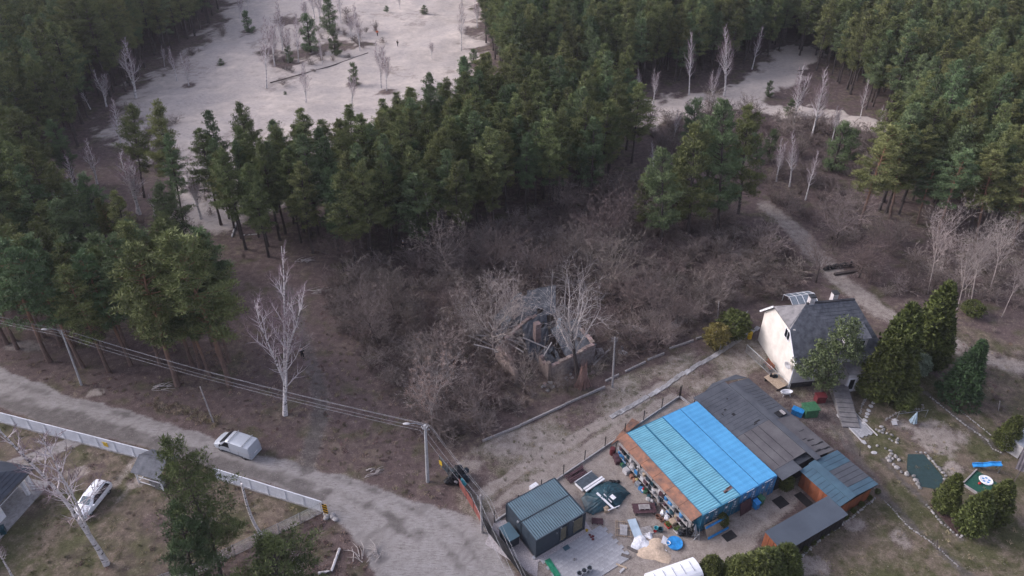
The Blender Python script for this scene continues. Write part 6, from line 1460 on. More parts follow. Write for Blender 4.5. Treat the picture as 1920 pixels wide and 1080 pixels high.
# boards and bath right of the ruin
for i, (p, q, w, lab) in enumerate((((1122, 655), (1128, 672), .9, 'grey square board leaning in the scrub right of the ruin'), ((1112, 690), (1150, 655), .22, 'long weathered beam leaning right of the ruin'), ((1110, 682), (1125, 668), .35, 'short grey plank beside the leaning beam'))):
    a, c = G(*p), G(*q); b = MB(); b.beam((0, 0, .2 + .3 * (i == 1)), c - a + Vector((0, 0, .7)), w, .06); solo('old_board', lab, 'board', b, M_GWOOD, a)
b = MB(); b.lathe((0, 0, .1), [(.2, 0), (.32, .1), (.36, .35), (.3, .33), (.2, .08)], 16); b.v = [(v[0] * 1.8, v[1], v[2]) for v in b.v]; solo('white_tub', 'bright white oval tub lying in the scrub right of the ruin', 'tub', b, M_WHITE, G(1167, 665), R(-30), 50)
blobs('grey_bag', 'grey blue bag behind the white oval tub', 'bag', G(1166, 656), M_GALV, 2, .35, 61)
blobs('white_litter', 'small white rubbish bag in the thicket left of the ruin', 'bag', G(909, 680), M_WHITE, 2, .25, 62)
pk = thing('plank_pile', 'long pile of weathered planks in the scrub near the leaning pole', 'planks', G(1270, 610), R(40))
for k in range(9): b = MB(); b.box((rnd.uniform(-.3, .3), -.5 + k * .13, .2 + .1 * (k % 3)), (3.6 + rnd.uniform(-.6, .6), .12, .06), R(rnd.uniform(-3, 3))); b.build('plank', M_GWOOD, pk)
pk = thing('plank_pile', 'low heap of broken grey boards in the scrub behind the leaning pole', 'planks', G(1200, 622), R(-15))
for k in range(8): b = MB(); b.box((rnd.uniform(-.6, .6), -.6 + k * .16, .2), (2.4, .12, .06), R(rnd.uniform(-25, 25))); b.build('plank', M_GWOOD, pk)

# ------------------------------------------------------------------ individual trees
def hero(meshes_fn, lab, bx, by, tx, ty, base_h, name='birch_tree', cat='tree', rz=0, wid=1.0, group=None):
    B, dx, h = rise(bx, by, tx, ty); s = h / base_h
    tilt = math.atan2(dx, h) * .85
    t = tree_from(name, meshes_fn, lab, cat, B, 0, group, (s * wid, s * wid, s)); t.rotation_euler = (0, tilt, rz * 0); return t
bb = birch_proto(101, 22, 4, .2, 5, .21, .36, 1.25)
# tall forked birch at the bend of the path
hero(bb, 'tall bare white birch standing alone left of the footpath', 535, 778, 505, 478, 21.5, wid=1.25)
b2 = birch_proto(102, 22, 2, .15, 3, .23, .4, .7)
hero(b2, 'big bare birch crossing the white car in front of the tiled house', 200, 1058, 40, 735, 21.5, wid=1.15)
hero(birch_proto(103, 9, 1, .05, 1, .2, .8, 1, True), 'short snapped birch trunk without crown behind the mesh fence', 487, 1000, 443, 910, 9)
hero(birch_proto(104, 12, 1, .2, 4, .18, .4), 'birch trunk entering at the lower left corner', 25, 1085, -25, 990, 12)
hero(birch_proto(105, 7, 3, .35, 3, .1, .1), 'small bleached dead tree at the bottom edge', 568, 1085, 548, 1035, 7, wid=1.1)
# birches scattered at the forest edges
BL = [(255, 185, 240, 75, 'on the left rim of the sand clearing, the tallest one'), (200, 200, 178, 125, 'forking birch left of the tallest clearing birch'), (170, 205, 145, 160, 'leaning at the far left of the clearing'),
      (309, 125, 303, 78, 'thin one at the upper left rim of the sand'), (332, 152, 318, 90, 'thin one right of it on the sand'), (354, 160, 340, 92, 'with a dark thicket behind it on the sand'),
      (150, 395, 120, 300, 'leaning fan of white stems in the left stand'), (262, 402, 228, 262, 'long leaning birch in the left stand'), (258, 400, 245, 300, 'slim birch beside the long leaning one'),
      (58, 415, 42, 345, 'broken topped birch at the far left'), (122, 420, 98, 360, 'dead snapped birch at the left'), (377, 410, 352, 300, 'wide birch at the gap between the two stands'), (182, 345, 165, 265, 'slender one above the left stand'), (290, 405, 280, 360, 'short one in the left stand'),
      (228, 280, 205, 195, 'purplish birch at the lower left rim of the clearing'),
      (1055, 197, 1065, 125, ''), (1200, 172, 1200, 128, 'pair stem by the right sand strip'), (1225, 195, 1230, 122, 'V shaped birch on the right sand strip'), (1292, 178, 1294, 70, 'thin one at the edge of the upper forest'), (1335, 195, 1338, 120, 'small one on the right sand strip'), (1358, 180, 1370, 48, 'tallest birch of the right clearing'), (1342, 160, 1352, 118, 'short leaning one beside the tallest'), (1410, 130, 1426, 55, 'forked birch before the dark upper forest'),
      (1488, 235, 1510, 100, 'tall birch right of the right clearing'), (1520, 260, 1560, 130, 'long leaning birch in the right scrub'), (1560, 265, 1575, 190, 'slender birch in the right scrub'), (1612, 225, 1625, 155, 'birch before the big right forest'), (1650, 238, 1658, 190, 'small birch at the right forest edge'), (1480, 350, 1498, 250, 'white stem in the scrub above the sandy track'), (1455, 340, 1470, 250, 'pale stem left of it above the sandy track'), (1510, 375, 1530, 290, 'thin stem above the fork of the track'), (1305, 262, 1300, 200, 'short one behind the small pine group'), (1225, 325, 1228, 268, 'white forked birch top beside the small pine group'),
      (1262, 264, 1275, 200, 'slanting one in the grey scrub')]
for k in range(13):
    x = [500, 515, 530, 540, 560, 575, 590, 600, 640, 660, 675, 715, 605][k]; y = [165, 125, 95, 118, 118, 50, 35, 42, 45, 78, 95, 165, 122][k]
    BL.append((x, y, x - 8, y - [120, 105, 90, 80, 85, 62, 60, 60, 60, 62, 85, 95, 45][k], f'number {k}'))
for (x, y, dy) in ((725, 170, 85), (574, 195, 75), (660, 200, 70), (865, 95, 90), (895, 52, 60), (750, 18, 30), (450, 35, 45), (465, 20, 40), (810, 110, 40)): BL.append((x, y, x - 2, y - dy, f'number {x}'))
droots = {}
pos_words = ['left', 'middle', 'right']
for i, (bx, by, tx, ty, d_) in enumerate(BL):
    if not d_: continue
    B, dx, h = rise(bx, by, tx, ty); s = h / 14.0; k = i % 4
    if d_.startswith('number'): lab = 'thin bare birch in the loose group growing on the sand clearing'; grp = 'birches on the sand clearing'
    else:
        lab = 'bare white birch, ' + d_ if 'birch' not in d_ else 'bare ' + d_; grp = 'birches along the clearings and forest edges'
    if k not in droots: droots[k] = tree_from('birch_tree', BIRCHES[k], lab, 'tree', B, i, grp, s); o = droots[k]
    else: o = dup(droots[k], B, 0, lab, grp, s)
    wd = 1.1 if s < .7 else .95
    if bx < 400 and by > 170 and 'sand' not in grp: wd = 1.5
    o.scale = (s * wd, s * wd, s); o.rotation_euler = (random.Random(i).uniform(-.05, .05), math.atan2(dx, h), 0)
# the big pine in the left yard, the low pine at the bottom
yp = pine_proto(201, 15, 3.5, .2, 20, M_PINE, .8, .32)
hero(yp, 'large shaggy pine in the left yard above the mesh fence', 415, 1078, 352, 812, 15, 'pine_tree', wid=.72)
hero(pine_proto(203, 9, 3.3, .12, 34, M_PINE2, .4, .32), 'bushy pine at the lower left in front of the mesh fence corner', 372, 1130, 350, 965, 9, 'pine_tree', wid=.6)
hero(pine_proto(202, 9, 3.2, .15, 40, M_PINE, .4, .3), 'low broad pine at the bottom edge below the mesh fence', 525, 1150, 505, 1028, 9, 'pine_tree', wid=1.25)
# small pine group between the thicket and right clearing
pg = [pine_proto(210, 13, 2.8, .2, 34, M_PINE2, .6, .34), pine_proto(211, 12, 2.9, .16, 34, M_PINE, .6, .34)]
for i, (bx, by, tx, ty, lab) in enumerate(((1240, 455, 1245, 285, 'broad pine at the upper corner of the thicket'), (1290, 440, 1300, 240, 'tall pine behind the broad one at the thicket corner'), (1345, 430, 1360, 195, 'tallest pine of the small group by the thicket'), (1385, 400, 1400, 205, 'rightmost pine of the small group by the thicket'), (1320, 400, 1335, 225, 'inner pine of the small group by the thicket'), (1270, 400, 1275, 280, 'low pine at the left of the small group'), (1420, 330, 1415, 250, 'small pine right behind the small group'), (1210, 430, 1205, 330, 'dark pine at the left shoulder of the group'))):
    hero(pg[i % 2], lab, bx, by, tx, ty, 13 - i % 2, 'pine_tree', wid=(.95, .9, .8, .8, .9, 1.0, .9, .95)[i], group='small pine group by the thicket')
# pines of the right wood that stand in front
for i, (bx, by, tx, ty, lab) in enumerate(((1610, 430, 1660, 245, 'big spreading pine with orange trunk at the right wood edge'), (1668, 410, 1700, 250, 'second big pine behind the orange trunked one'), (1760, 440, 1790, 280, 'big pine in the middle of the right wood edge'), (1830, 450, 1850, 290, 'big pine near the right frame edge'), (1900, 460, 1930, 300, 'rightmost big pine at the frame edge'), (1720, 420, 1740, 300, 'dark pine between two big ones at the right wood edge'))):
    hero(PINES_OLD[i % 3], lab, bx, by, tx, ty, 17.6, 'pine_tree', wid=1.35)
# lone pines at the left rim of the sand
for i, (bx, by, tx, ty, lab) in enumerate(((330, 395, 300, 195, 'slim pine at the lower left rim of the sand clearing'), (270, 370, 252, 190, 'pine left of the slim one at the lower sand rim'), (345, 420, 318, 262, 'low pine right of the slim one by the gap'), (60, 560, 40, 400, 'pine among the snapped birches at the far left'))):
    hero(PINES[i % 6], lab, bx, by, tx, ty, 16.5, 'pine_tree', wid=.9)
# small pines on the sand
ps = pine_proto(220, 4, 1.8, .05, 40, M_PINE2, .2, .25)
for i, (x, y, ty, lab) in enumerate(((416, 124, 112, 'low round pine bush alone on the left of the sand'), (665, 156, 122, 'round bushy pine in the middle of the sand'), (583, 98, 35, 'pine with dense skirt in the birch group'), (630, 105, 60, 'broad dark pine right of the skirted one'), (468, 62, 25, 'dark pine at the upper left of the sand'), (545, 118, 90, 'low dark pine at the foot of the birches'), (796, 27, 12, 'tiny pine at the top right of the sand'), (725, 22, 12, 'tiny flat pine at the top of the sand'), (535, 178, 172, 'tiny shrub below the birch group'), (888, 118, 95, 'young pine at the rim of the central trees'), (1440, 182, 155, 'small round pine on the right sand strip'), (1295, 270, 195, 'young thin pine on the right sand strip'), (1480, 215, 190, 'small pine right of the right clearing'), (620, 60, 0, 'tall thin pine in the birch group on the sand'), (1560, 320, 240, 'young green pine in the right scrub'), (1440, 300, 250, 'young dark pine in the right scrub'), (1590, 300, 250, 'young pine before the right forest'))):
    B, dx, h = rise(x, y, x, ty); s = h / 3.9; wdt = max(1, min(1.0, 2.2 / h) * 1.3) if h < 3 else .65
    t = tree_from('young_pine', ps, lab, 'tree', B, i, None, (s * wdt, s * wdt, s))
# bare trees of the thicket
BT = [(815, 812, 808, 685, 'reddish')]
rt = bare_tree(301, 11, .32, M_PALEW, .12, 4, .012, .3); B, dx, h = rise(814, 815, 808, 683)
tl_ = tree_from('young_tree', rt, 'narrow young tree with dry pinkish leaves beside the concrete pole', 'tree', B, 0, None, h / 11)
nr = np.random.RandomState(4); cpts = [(c.x, c.y, c.z) for c in []]
vs = [v.co for v in rt[1].vertices]; sel = [vs[i] for i in nr.randint(0, len(vs), 260)]
link('dry_leaves', fol_mesh('dry_leaves', [tuple(v) for v in sel], [.22] * 260, M_DRYLEAF, 12, .13, .05, 0), tl_)
dead = bare_tree(302, 12, .6, M_DEADW, .34, 1, .02, .45)
B, dx, h = rise(1088, 724, 1040, 545); hero(dead, 'big dead grey tree leaning over the ruined house', 1085, 718, 1045, 545, 11.5, 'dead_tree', wid=.7)
iv = MB(); rg = random.Random(9)
for k in range(60): a = rg.uniform(0, 6.28); r0 = rg.uniform(.5, 1.1); iv.tube([(r0 * math.cos(a), r0 * math.sin(a) * .7, 0), (.45 * math.cos(a + .4), .45 * math.sin(a + .4), 1.8), (.35 * math.cos(a + .9), .3 * math.sin(a + .9), rg.uniform(2.5, 4.2))], [.06, .05, .02], 4)
solo('stringy_stump', 'broad reddish trunk with stringy bark at the foot of the dead tree', 'stump', iv, mat('red_brown_bark', (.27, .165, .14), .9, scale=5, bump=.3, stretch=(1, 1, .2), col2=(.13, .08, .07)), G(1092, 725))
sn = [((1032, 610), (1036, 505), 'thin straight bare stem rising from the ruin'), ((1058, 590), (1062, 515), 'short pale stem behind the ruin'), ((1075, 610), (1095, 550), 'curved bleached stem beside the bluish flue')]
for p, q, lab in sn:
    B, dx, h = rise(*p, *q); b = MB(); b.tube([(0, 0, 0), (dx * .3, .1, h * .5), (dx, 0, h)], [.07, .05, .02], 5)
    for k in range(4): z = h * (.5 + k * .12); b.tube([(dx * .5, 0, z), (dx * .5 + rg.uniform(-.8, .8), .2, z + .7)], [.025, .008], 4)
    solo('dead_sapling', lab, 'dead stem', b, M_DEADW, B)
palet = [bare_tree(310, 9, .8, M_PALEW, .14, 6, .013, .15), bare_tree(311, 8, .9, M_PALEW, .12, 6, .013, .12)]
fuzz = [bare_tree(312, 8, .75, M_GREYW, .13, 6, .014, .18), bare_tree(313, 8, .8, M_BROWNW, .13, 6, .014, .15)]
TR = [(925, 665, 915, 515, 0, 'pale spreading bare tree left of the ruin', .95), (958, 620, 955, 510, 1, 'pale bare tree behind the ruin on the left', .95), (890, 640, 888, 560, 0, 'pale bushy bare tree at the left edge of the ruin', .8), (985, 735, 985, 650, 2, 'grey bare tree in front of the ruin wall', .8), (1045, 735, 1045, 680, 2, 'small grey bare tree screening the ruin wall', .8), (1140, 470, 1140, 350, 3, 'large round bare tree with purplish twigs at the top of the thicket', 1.5), (1145, 560, 1140, 440, 2, 'spreading bare tree in the upper middle of the thicket', 1.25), (645, 510, 645, 425, 3, 'reddish bare tree at the left end of the central pines', 1.2), (835, 510, 830, 400, 2, 'grey bare tree at the foot of the central pines', 1.2), (925, 520, 925, 415, 3, 'bare tree right of the grey one below the central pines', 1.2), (1055, 405, 1058, 330, 2, 'grey bare tree in front of the dark central pines', 1.2), (1270, 610, 1250, 540, 3, 'bare tree near the plank pile', 1.1), (1350, 560, 1340, 490, 2, 'bare tree near the right corner of the thicket', 1.1), (700, 640, 695, 520, 2, 'tall grey bare tree at the left corner of the thicket', .9), (1230, 660, 1215, 570, 2, 'twiggy bare tree above the drive', 1.0), (1560, 470, 1575, 355, 2, 'bare tree beside the sandy track', 1.15), (1530, 530, 1525, 430, 3, 'dark bare tree at the right corner of the thicket', .9), (1610, 520, 1620, 430, 3, 'purplish bare tree right of the black bales', 1.1), (1650, 330, 1655, 250, 2, 'grey bare tree under the big right forest', 1.1), (1010, 540, 1000, 450, 3, 'dark bare tree behind the ruin', 1.0), (1080, 500, 1075, 410, 2, 'greyish bare tree above the ruin roof', 1.2), (740, 590, 735, 500, 3, 'brown bare tree in the left thicket', 1.1), (850, 600, 845, 520, 3, 'brown bare tree in the middle of the left thicket', 1.1), (1180, 600, 1175, 500, 3, 'brown bare tree right of the ruin', 1.2), (790, 700, 785, 620, 2, 'grey bare tree in the lower left thicket', 1.0), (955, 700, 950, 620, 3, 'brown bare tree at the broken left wall of the ruin', 1.0), (1065, 735, 1062, 690, 3, 'low brown bare tree before the right ruin wall', 1.0), (870, 760, 865, 690, 2, 'grey bare tree in the lower thicket by the edging', 1.0), (1110, 650, 1108, 575, 3, 'brown bare tree right behind the ruin corner', 1.0)]
tp = palet + fuzz; hh = [9, 8, 8, 8]
for i, (bx, by, tx, ty, k, lab, wd) in enumerate(TR):
    B, dx, h = rise(bx, by, tx, ty); s = h / hh[k] / .98
    wd *= .8; t = tree_from('bare_tree', tp[k], lab, 'tree', B, i * 1.3, None, (s * wd, s * wd, s))
# white stemmed trees at the right
wst = [bare_tree(320, 9, .45, M_PALEW, .12, 6, .012, .55), bare_tree(321, 9, .5, M_PALEW, .11, 6, .012, .5)]
for i, (bx, by, tx, ty, lab) in enumerate(((1740, 550, 1775, 415, 'white stemmed tree with catkins left of the three at the right'), (1820, 570, 1850, 440, 'slim white stemmed tree at the right'), (1856, 545, 1895, 430, 'white stemmed tree with curved trunk near the right edge'), (1878, 595, 1925, 500, 'pale trunk at the right frame edge'), (1790, 600, 1830, 470, 'thin stem between the white stemmed trees'))):
    B, dx, h = rise(bx, by, tx, ty); s = h / 9; m = wst[i % 2]
    t = tree_from('birch_tree', m, lab, 'tree', B, 0, None, (s * .6, s * .6, s)); t.rotation_euler = (0, math.atan2(dx, h), 0)

# ------------------------------------------------------------------ evergreens around the house and garden
def cone_tree(name, seed, H, Rb, m, n=240, per=26, size=.2, shape='thuja', width=None):
    rg = random.Random(seed); pts = []; rad = []
    for i in range(n):
        t = (i + rg.random()) / n; z = H * (t ** .92) * .96 + .15; a = i * 2.39996 + rg.uniform(-.3, .3)
        if shape == 'thuja': r = Rb * (1 - t ** 1.6) ** .8 * min(1, .55 + t * 3)
        elif shape == 'fir': r = Rb * (1 - t) ** .95 * (1 if i % 5 else 1.2)
        else: r = Rb * math.sqrt(max(0, 1 - (2 * t - 1) ** 2 * .9))
        q = rg.uniform(.62, 1.05); pts.append((r * q * math.cos(a), r * q * math.sin(a), z)); rad.append(max(.14, Rb * (.2 if shape != 'fir' else .17) * rg.uniform(.7, 1.2)))
    cr = fol_mesh('crown', pts, rad, m, per, size, width or size * .35, .5 if shape != 'fir' else -.15, seed)
    tk = MB().tube([(0, 0, -.1), (0, 0, H * .85)], [Rb * .09 + .03, .02], 6).mesh('trunk', M_BARKD); return tk, cr
TH = cone_tree('thuja', 1, 5, 1.35, M_THUJA, 300, 34, .2); BALL = cone_tree('ball', 2, 2, 1.0, M_THUJA, 120, 30, .15, 'ball'); FIR = cone_tree('fir', 3, 8, 2.1, M_FIR, 330, 34, .34, 'fir', .07)
EV = [(1722, 676, 1700, 535, TH, 5, 'tallest dark thuja right of the house', .8), (1660, 712, 1665, 575, TH, 5, 'broad yellowish thuja in front of the tallest one', .9), (1740, 672, 1738, 580, TH, 5, 'dark thuja right of the tallest one', .9), (1745, 688, 1750, 600, TH, 5, 'smaller dark thuja at the right of the group', .9), (1640, 740, 1640, 640, TH, 5, 'spreading evergreen right of the porch', 1.1), (1680, 735, 1670, 670, TH, 5, 'low evergreen below the thuja group', 1.5),
      (1793, 748, 1832, 640, FIR, 8, 'dark green spruce standing alone right of the garden', 1.0),
      (1765, 955, 1773, 892, TH, 5, 'left thuja of the three beside the play area', .9), (1812, 995, 1820, 925, TH, 5, 'front thuja of the three beside the play area', 1.0), (1853, 975, 1862, 905, TH, 5, 'right thuja of the three beside the play area', 1.0), (1880, 838, 1895, 782, TH, 5, 'thuja beside the orange hut', 1.0),
      (1330, 1085, 1330, 1045, TH, 5, 'left ragged thuja at the bottom edge', 1.4), (1385, 1095, 1388, 1050, TH, 5, 'middle thuja at the bottom edge', 1.9), (1430, 1090, 1432, 1035, TH, 5, 'tall thuja at the bottom edge beside the long shed', 1.7), (1462, 1080, 1465, 1025, TH, 5, 'thuja against the end of the long shed', 1.4), (1410, 1105, 1412, 1045, TH, 5, 'rear thuja of the bottom hedge', 1.7),
      (1372, 630, 1372, 592, BALL, 2, 'dark green rounded shrub behind the yellowish one', 1.2), (1388, 612, 1388, 590, BALL, 2, 'small green shrub nearest the gable wall', 1.0), (1620, 742, 1610, 715, BALL, 2, 'round dark shrub right of the stone steps', 1.0), (1690, 765, 1688, 742, BALL, 2, 'green cushion shrub in the flower bed', 1.3), (1718, 757, 1718, 746, BALL, 2, 'small bright green cushion shrub', 1.0), (1392, 890 - 0, 1392, 868, BALL, 2, '', 1), (1352, 985 - 0, 1350, 968, BALL, 2, 'clipped round shrub at the teal container end', .9), (1470, 918, 1472, 895, BALL, 2, 'green potted shrub in the dark nook beside the last container', .8), (1820, 590, 1815, 570, BALL, 2, 'low dark shrub among the white stemmed trees', 1.6)]
roots = {}
for i, (bx, by, tx, ty, pr, h0, lab, wd) in enumerate(EV):
    if not lab: continue
    B, dx, h = rise(bx, by, tx, ty); s = h / h0; nm = {id(TH): 'thuja_tree', id(BALL): 'round_shrub', id(FIR): 'spruce_tree'}[id(pr)]
    t = tree_from(nm, pr, lab, 'shrub' if pr is BALL else 'tree', B, i, None, (s * wd, s * wd, s) if pr is not BALL else (s * wd, s * wd, s))
    if pr is TH:
        r = wd * s * 1.35; 
        if r > 2.6: t.scale = (2.6 / 1.35, 2.6 / 1.35, s)
B, dx, h = rise(1340, 650, 1340, 614); t = tree_from('round_shrub', (BALL[0], cone_tree('b', 7, 2, 1.0, M_YEL, 130, 32, .14, 'ball')[1]), 'round yellowish brown shrub at the end of the drive', 'shrub', B, 0, None, h / 2)
B, dx, h = rise(1715, 700, 1705, 665); t = tree_from('pale_shrub', (BALL[0], cone_tree('b', 8, 2, 1.0, M_VARIEG, 110, 30, .18, 'ball')[1]), 'pale grey green shrub below the dark thujas', 'shrub', B, 0, None, (h / 2 * .8, h / 2, h / 2))
# big leafy evergreen tree in front of the house
def leafy(seed, H, lobes, m, per=30):
    rg = random.Random(seed); pts = []; rad = []; ext = MB()
    ext.tube([(0, 0, 0), (.1, 0, H * .5), (.3, .1, H * .9)], [.2, .13, .04], 7)
    for (x, y, z, r) in lobes:
        ext.tube([(.1, 0, z * .5), (x, y, z)], [.07, .02], 4)
        for k in range(int(26 * r * r)):
            d = Vector((rg.gauss(0, 1), rg.gauss(0, 1), rg.gauss(0, 1))).normalized() * r * rg.uniform(.45, 1.0); pts.append((x + d.x, y + d.y, z + d.z * .85)); rad.append(rg.uniform(.28, .45))
    return ext.mesh('trunk', M_BARKD), fol_mesh('crown', pts, rad, m, per, .17, .075, .2, seed)
lt = leafy(5, 8, [(0, 0, 3.2, 1.5), (-.6, .3, 5.0, 1.7), (.8, .4, 6.6, 1.6), (.9, .5, 8.2, 1.3), (-2.6, -.2, 4.0, 1.1), (1.9, 0, 5.6, 1.2), (-.1, 0, 1.9, 1.1)], M_IVY)
tree_from('leafy_tree', lt, 'large leafy evergreen tree covering the front of the white house', 'tree', G(1538, 742), 0, None, 1.2)
lt2 = leafy(6, 5, [(0, 0, 1.6, 1.3), (.9, .3, 2.6, 1.4), (1.5, .2, 4.2, 1.2)], M_IVY)
tree_from('leafy_tree', lt2, 'dark leafy tree beside the porch of the white house', 'tree', G(1612, 716), 0, None, 1.0)

# ------------------------------------------------------------------ thicket: every bush a thing
THK = [(605, 545), (700, 505), (850, 455), (1000, 405), (1130, 360), (1230, 330), (1340, 395), (1440, 450), (1525, 520), (1440, 560), (1330, 615), (1200, 668), (1080, 720), (960, 775), (830, 855), (760, 745), (680, 650)]
th_poly = [G(*p)[:2] for p in THK]
ruin_c = G(1030, 640)
def bush_field(poly, sp, rg, lab, group, smin, smax, avoid=None, kinds=range(6)):
    out = 0
    for p in scatter(poly, sp, rg, .5):
        if avoid and avoid(p): continue
        k = rg.choice(list(kinds)); s = rg.uniform(smin, smax)
        if k not in roots: roots[k] = True
        link('leafless_bush', BUSHES[k], None, (p[0], p[1], 0), rg.uniform(0, 6.28), lab, 'bush', group, None, (s * rg.uniform(.9, 1.25), s * rg.uniform(.9, 1.25), s)); out += 1
    return out
def inruin(p):
    q = Vector((p[0] - RO.x, p[1] - RO.y, 0)); q.rotate(Matrix.Rotation(-RA, 3, 'Z')); return -4.5 < q.x < 9 and -2.5 < q.y < 16
n1 = bush_field(th_poly, 2.85, random.Random(3), 'leafless grey brown bush in the overgrown plot around the ruin', 'bushes of the overgrown plot', .7, 1.25, inruin)
print('bushes', n1)
def rows_in(poly, sp, rg, smin, smax, np_, jit=.5, keep=1.0):
    return [(p[0], p[1], 0, rg.uniform(0, 6.28), rg.uniform(smin, smax), rg.uniform(smin, smax), rg.randrange(np_)) for p in scatter(poly, sp, rg, jit, keep)]
# low scrub that nobody could count, in the right and behind the thicket
bobs = [[o for o in bpy.data.objects if o.data is BUSHES[k]][0] for k in range(6)]
rg = random.Random(12); rows = []
rows += rows_in([G(*p)[:2] for p in ((235, 210), (330, 230), (400, 330), (430, 440), (360, 440), (300, 330), (240, 270))], 2.6, rg, .4, .9, 6, .5, .6)
rows += rows_in([G(*p)[:2] for p in ((300, 135), (360, 95), (420, 50), (440, 60), (380, 110), (310, 160))], 3, rg, .4, .9, 6, .5, .5)
rows += rows_in([G(*p)[:2] for p in ((150, 400), (300, 420), (420, 540), (400, 600), (180, 590))], 3.0, rg, .4, .9, 6, .5, .7)
rows += rows_in(th_poly, 1.9, rg, .3, .75, 6)
rows += rows_in([G(*p)[:2] for p in ((590, 545), (700, 505), (800, 600), (850, 845), (815, 862), (740, 750), (660, 660))], 1.9, rg, .4, .9, 6)
rows += rows_in([G(*p)[:2] for p in ((1200, 215), (1300, 205), (1420, 215), (1640, 250), (1700, 330), (1620, 350), (1620, 420), (1750, 470), (1920, 480), (2050, 600), (1760, 560), (1640, 560), (1560, 470), (1450, 380), (1380, 330), (1220, 300))], 3.0, rg, .6, 1.4, 6, .5, .8)
rows += rows_in([G(*p)[:2] for p in ((330, 470), (600, 490), (640, 540), (760, 730), (700, 720), (600, 500), (450, 500))], 3.5, rg, .25, .6, 6, .5, .5)
rows += rows_in([G(*p)[:2] for p in ((1760, 700), (1900, 780), (1960, 760), (1900, 620), (1780, 600))], 3.5, rg, .2, .5, 6, .5, .6)
rows += rows_in([G(*p)[:2] for p in ((500, 110), (560, 60), (640, 20), (720, 60), (720, 100), (600, 130), (520, 170))], 4.0, rg, .4, .9, 6, .5, .6)
tag(gn_scatter('low_scrub', rows, [[o] for o in bobs]), 'low leafless scrub and brambles covering the plot and forest edges', 'scrub')
# grass tufts and dry stalks
def tuft(seed, n, h, w):
    rg = random.Random(seed); b = MB()
    for k in range(n):
        a = rg.uniform(0, 6.28); l = rg.uniform(.2, .9) * h; x, y = rg.uniform(-.25, .25), rg.uniform(-.25, .25); dx, dy = math.cos(a) * h * .5, math.sin(a) * h * .5
        b.add([(x - w, y, 0), (x + w, y, 0), (x + dx, y + dy, l)], [(0, 1, 2)])
    return b
pat = [tag(link('grass_tuft', tuft(1, 26, .35, .02).mesh('grass_tuft', mat('straw_grass', (.34, .28, .18), .9, bump=0, rand=.3)), None, G(330, 788)), 'dry straw coloured grass tuft beside the road above the white fence', 'grass'),
       tag(link('grass_tuft', tuft(2, 26, .3, .02).mesh('grass_tuft', mat('olive_grass', (.11, .115, .045), .9, bump=0, rand=.3)), None, G(250, 925)), 'olive grass tuft on the lawn right of the white car', 'grass'),
       tag(link('leaf_clump', tuft(3, 20, .2, .05).mesh('leaf_clump', mat('brown_leaves', (.24, .165, .135), .9, bump=0, rand=.35)), None, G(640, 800)), 'clump of brown fallen leaves beside the footpath', 'leaves')]
def rowsk(poly, sp, ks, smin, smax, keep):
    return [(p[0], p[1], 0, rg.uniform(0, 6.28), rg.uniform(smin, smax), rg.uniform(smin, smax), rg.choice(ks)) for p in scatter([G(*q)[:2] for q in poly], sp, rg, 1.2, keep)]
rows = []
rows += rowsk([(0, 690), (200, 740), (400, 800), (560, 850), (600, 700), (560, 560), (300, 700), (0, 660)], .8, (2, 2, 0), .5, 1.2, .5)
rows += rowsk([(250, 755), (330, 780), (420, 810), (400, 780), (320, 755)], .45, (0,), .8, 1.6, .8)
rows += rowsk([(600, 860), (800, 945), (850, 960), (820, 870), (680, 660), (600, 560), (600, 700)], .75, (2, 2, 1, 0), .5, 1.3, .55)
rows += rowsk([(0, 800), (280, 870), (600, 955), (400, 1040), (200, 1080), (60, 1080), (60, 900)], .7, (1, 1, 0, 2), .5, 1.3, .5)
rows += rowsk([(600, 960), (680, 1030), (700, 1090), (380, 1090), (400, 1055)], .6, (2, 2, 1), .6, 1.4, .7)
rows += rowsk([(1640, 740), (1740, 750), (1900, 870), (1920, 1080), (1480, 1080), (1650, 940)], .8, (1, 1, 0), .5, 1.2, .4)
rows += rowsk([(840, 868), (1000, 800), (1240, 680), (1380, 640), (1290, 740), (960, 930)], .7, (1, 0, 1), .3, .9, .35)
rows += rowsk([(1650, 600), (1900, 640), (1920, 860), (1780, 720)], .9, (0, 1, 2), .5, 1.2, .5)
tag(gn_scatter('grass_and_litter', rows, [[o] for o in pat]), 'tufts of dry grass and leaf litter over the verges and lawns', 'grass')
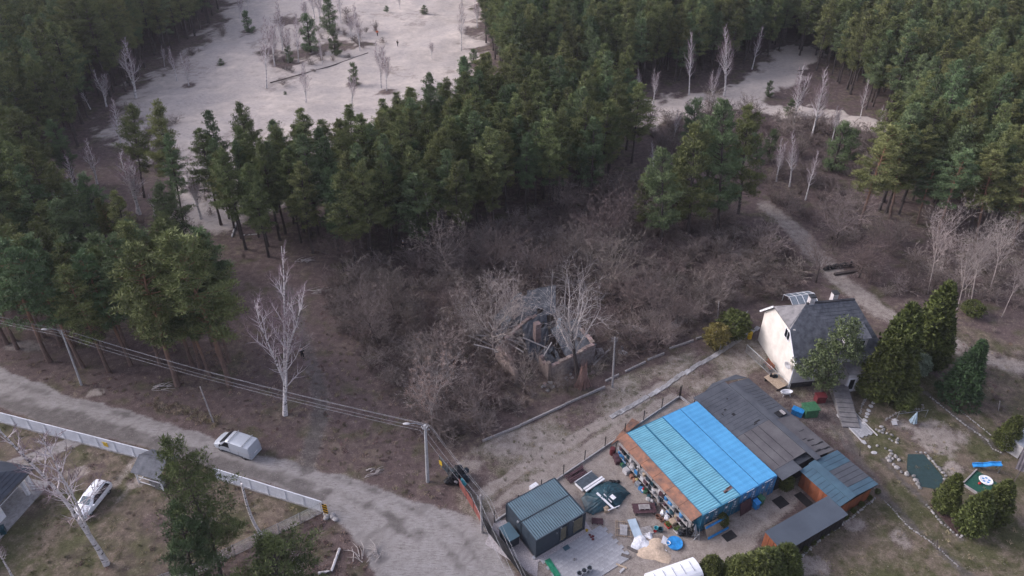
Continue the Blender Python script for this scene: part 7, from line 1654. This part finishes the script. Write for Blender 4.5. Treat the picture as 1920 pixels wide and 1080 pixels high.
# fallen trunks and branches
for i, (pl, lab, r, m) in enumerate(([((492, 1076), (596, 1074)), 'x', .1, M_BIRCH], [((597, 1076), (622, 1072), (637, 1030)), 'kinked fallen birch trunk on the leaves below the striped board', .13, M_BIRCH], [((435, 445), (446, 412)), 'short pale log at the gap between the pine stands', .14, M_BIRCH], [((450, 442), (482, 440)), 'thin pale log lying right of the short one', .08, M_BIRCH], [((507, 156), (620, 125), (690, 100)), 'long dark fallen trunk across the sand clearing', .12, M_BARKD], [((760, 602), (805, 598)), 'dark fallen branch in the left thicket', .12, M_BARKD])):
    if lab == 'x': continue
    p0 = G(*pl[0]); b = MB(); b.tube([G(*p) - p0 + Vector((0, 0, r)) for p in pl], r, 7); solo('fallen_log', lab, 'log', b, m, p0)
for i, (x, y, w, lab) in enumerate(((685, 1050, 2.2, 'tangle of white fallen twigs on the verge of the junction'), (590, 547, 3.2, 'heap of white fallen birch branches at the left thicket corner'), (565, 490, 1.6, 'small pile of pale branches under the central pines'), (695, 888, 1.0, 'few thin white twigs on the leaves above the road'), (300, 728, 1.8, 'grey brushwood by the roadside pines'))):
    rg2 = random.Random(i); b = MB()
    for k in range(16):
        a = rg2.uniform(-.5, .5) + (0 if i != 0 else rg2.uniform(0, 3)); x0, y0 = rg2.uniform(-w, w) * .6, rg2.uniform(-.6, .6); L = rg2.uniform(.5, 1) * w; b.tube([(x0, y0, .08), (x0 + L * .5 * math.cos(a), y0 + L * .5 * math.sin(a), .25), (x0 + L * math.cos(a + .2), y0 + L * math.sin(a + .2), .1)], [.045, .035, .012], 4)
    solo('fallen_branches', lab, 'branches', b, M_DEADW, G(x, y))
# low hedge of young plants by the long shed
for k in range(11):
    f = k / 10; p = G(1640 - 150 * f + 4, 925 + 120 * f)
    words = ['first', 'second', 'third', 'fourth', 'fifth', 'sixth', 'seventh', 'eighth', 'ninth', 'tenth', 'last'][k]
    t = tree_from('young_shrub', BALL, words + ' small green shrub from the shed corner in the row behind the long shed', 'shrub', p, k, 'row of young shrubs behind the long shed', .28)
# garden posts
for i, (x, y, ty, lab) in enumerate(((1612, 855, 838, 'thin dark post between the path slabs and the shed roof'), (1757, 1030, 1013, 'dark stake in the lower garden plot'), (1837, 745, 727, 'dark stake right of the spruce'), (1872, 770, 752, 'pale stake in the grass right of the spruce'), (1345, 602, 565, 'weathered wooden post with white knob at the thicket edge'))):
    B, dx, h = rise(x, y, x + (3 if i > 1 else 1), ty); b = MB(); b.tube([(0, 0, 0), (dx, 0, h)], [.06, .045], 6); solo('garden_post', lab, 'post', b, M_DWOOD if i < 3 else M_GWOOD, B)

build_haze()
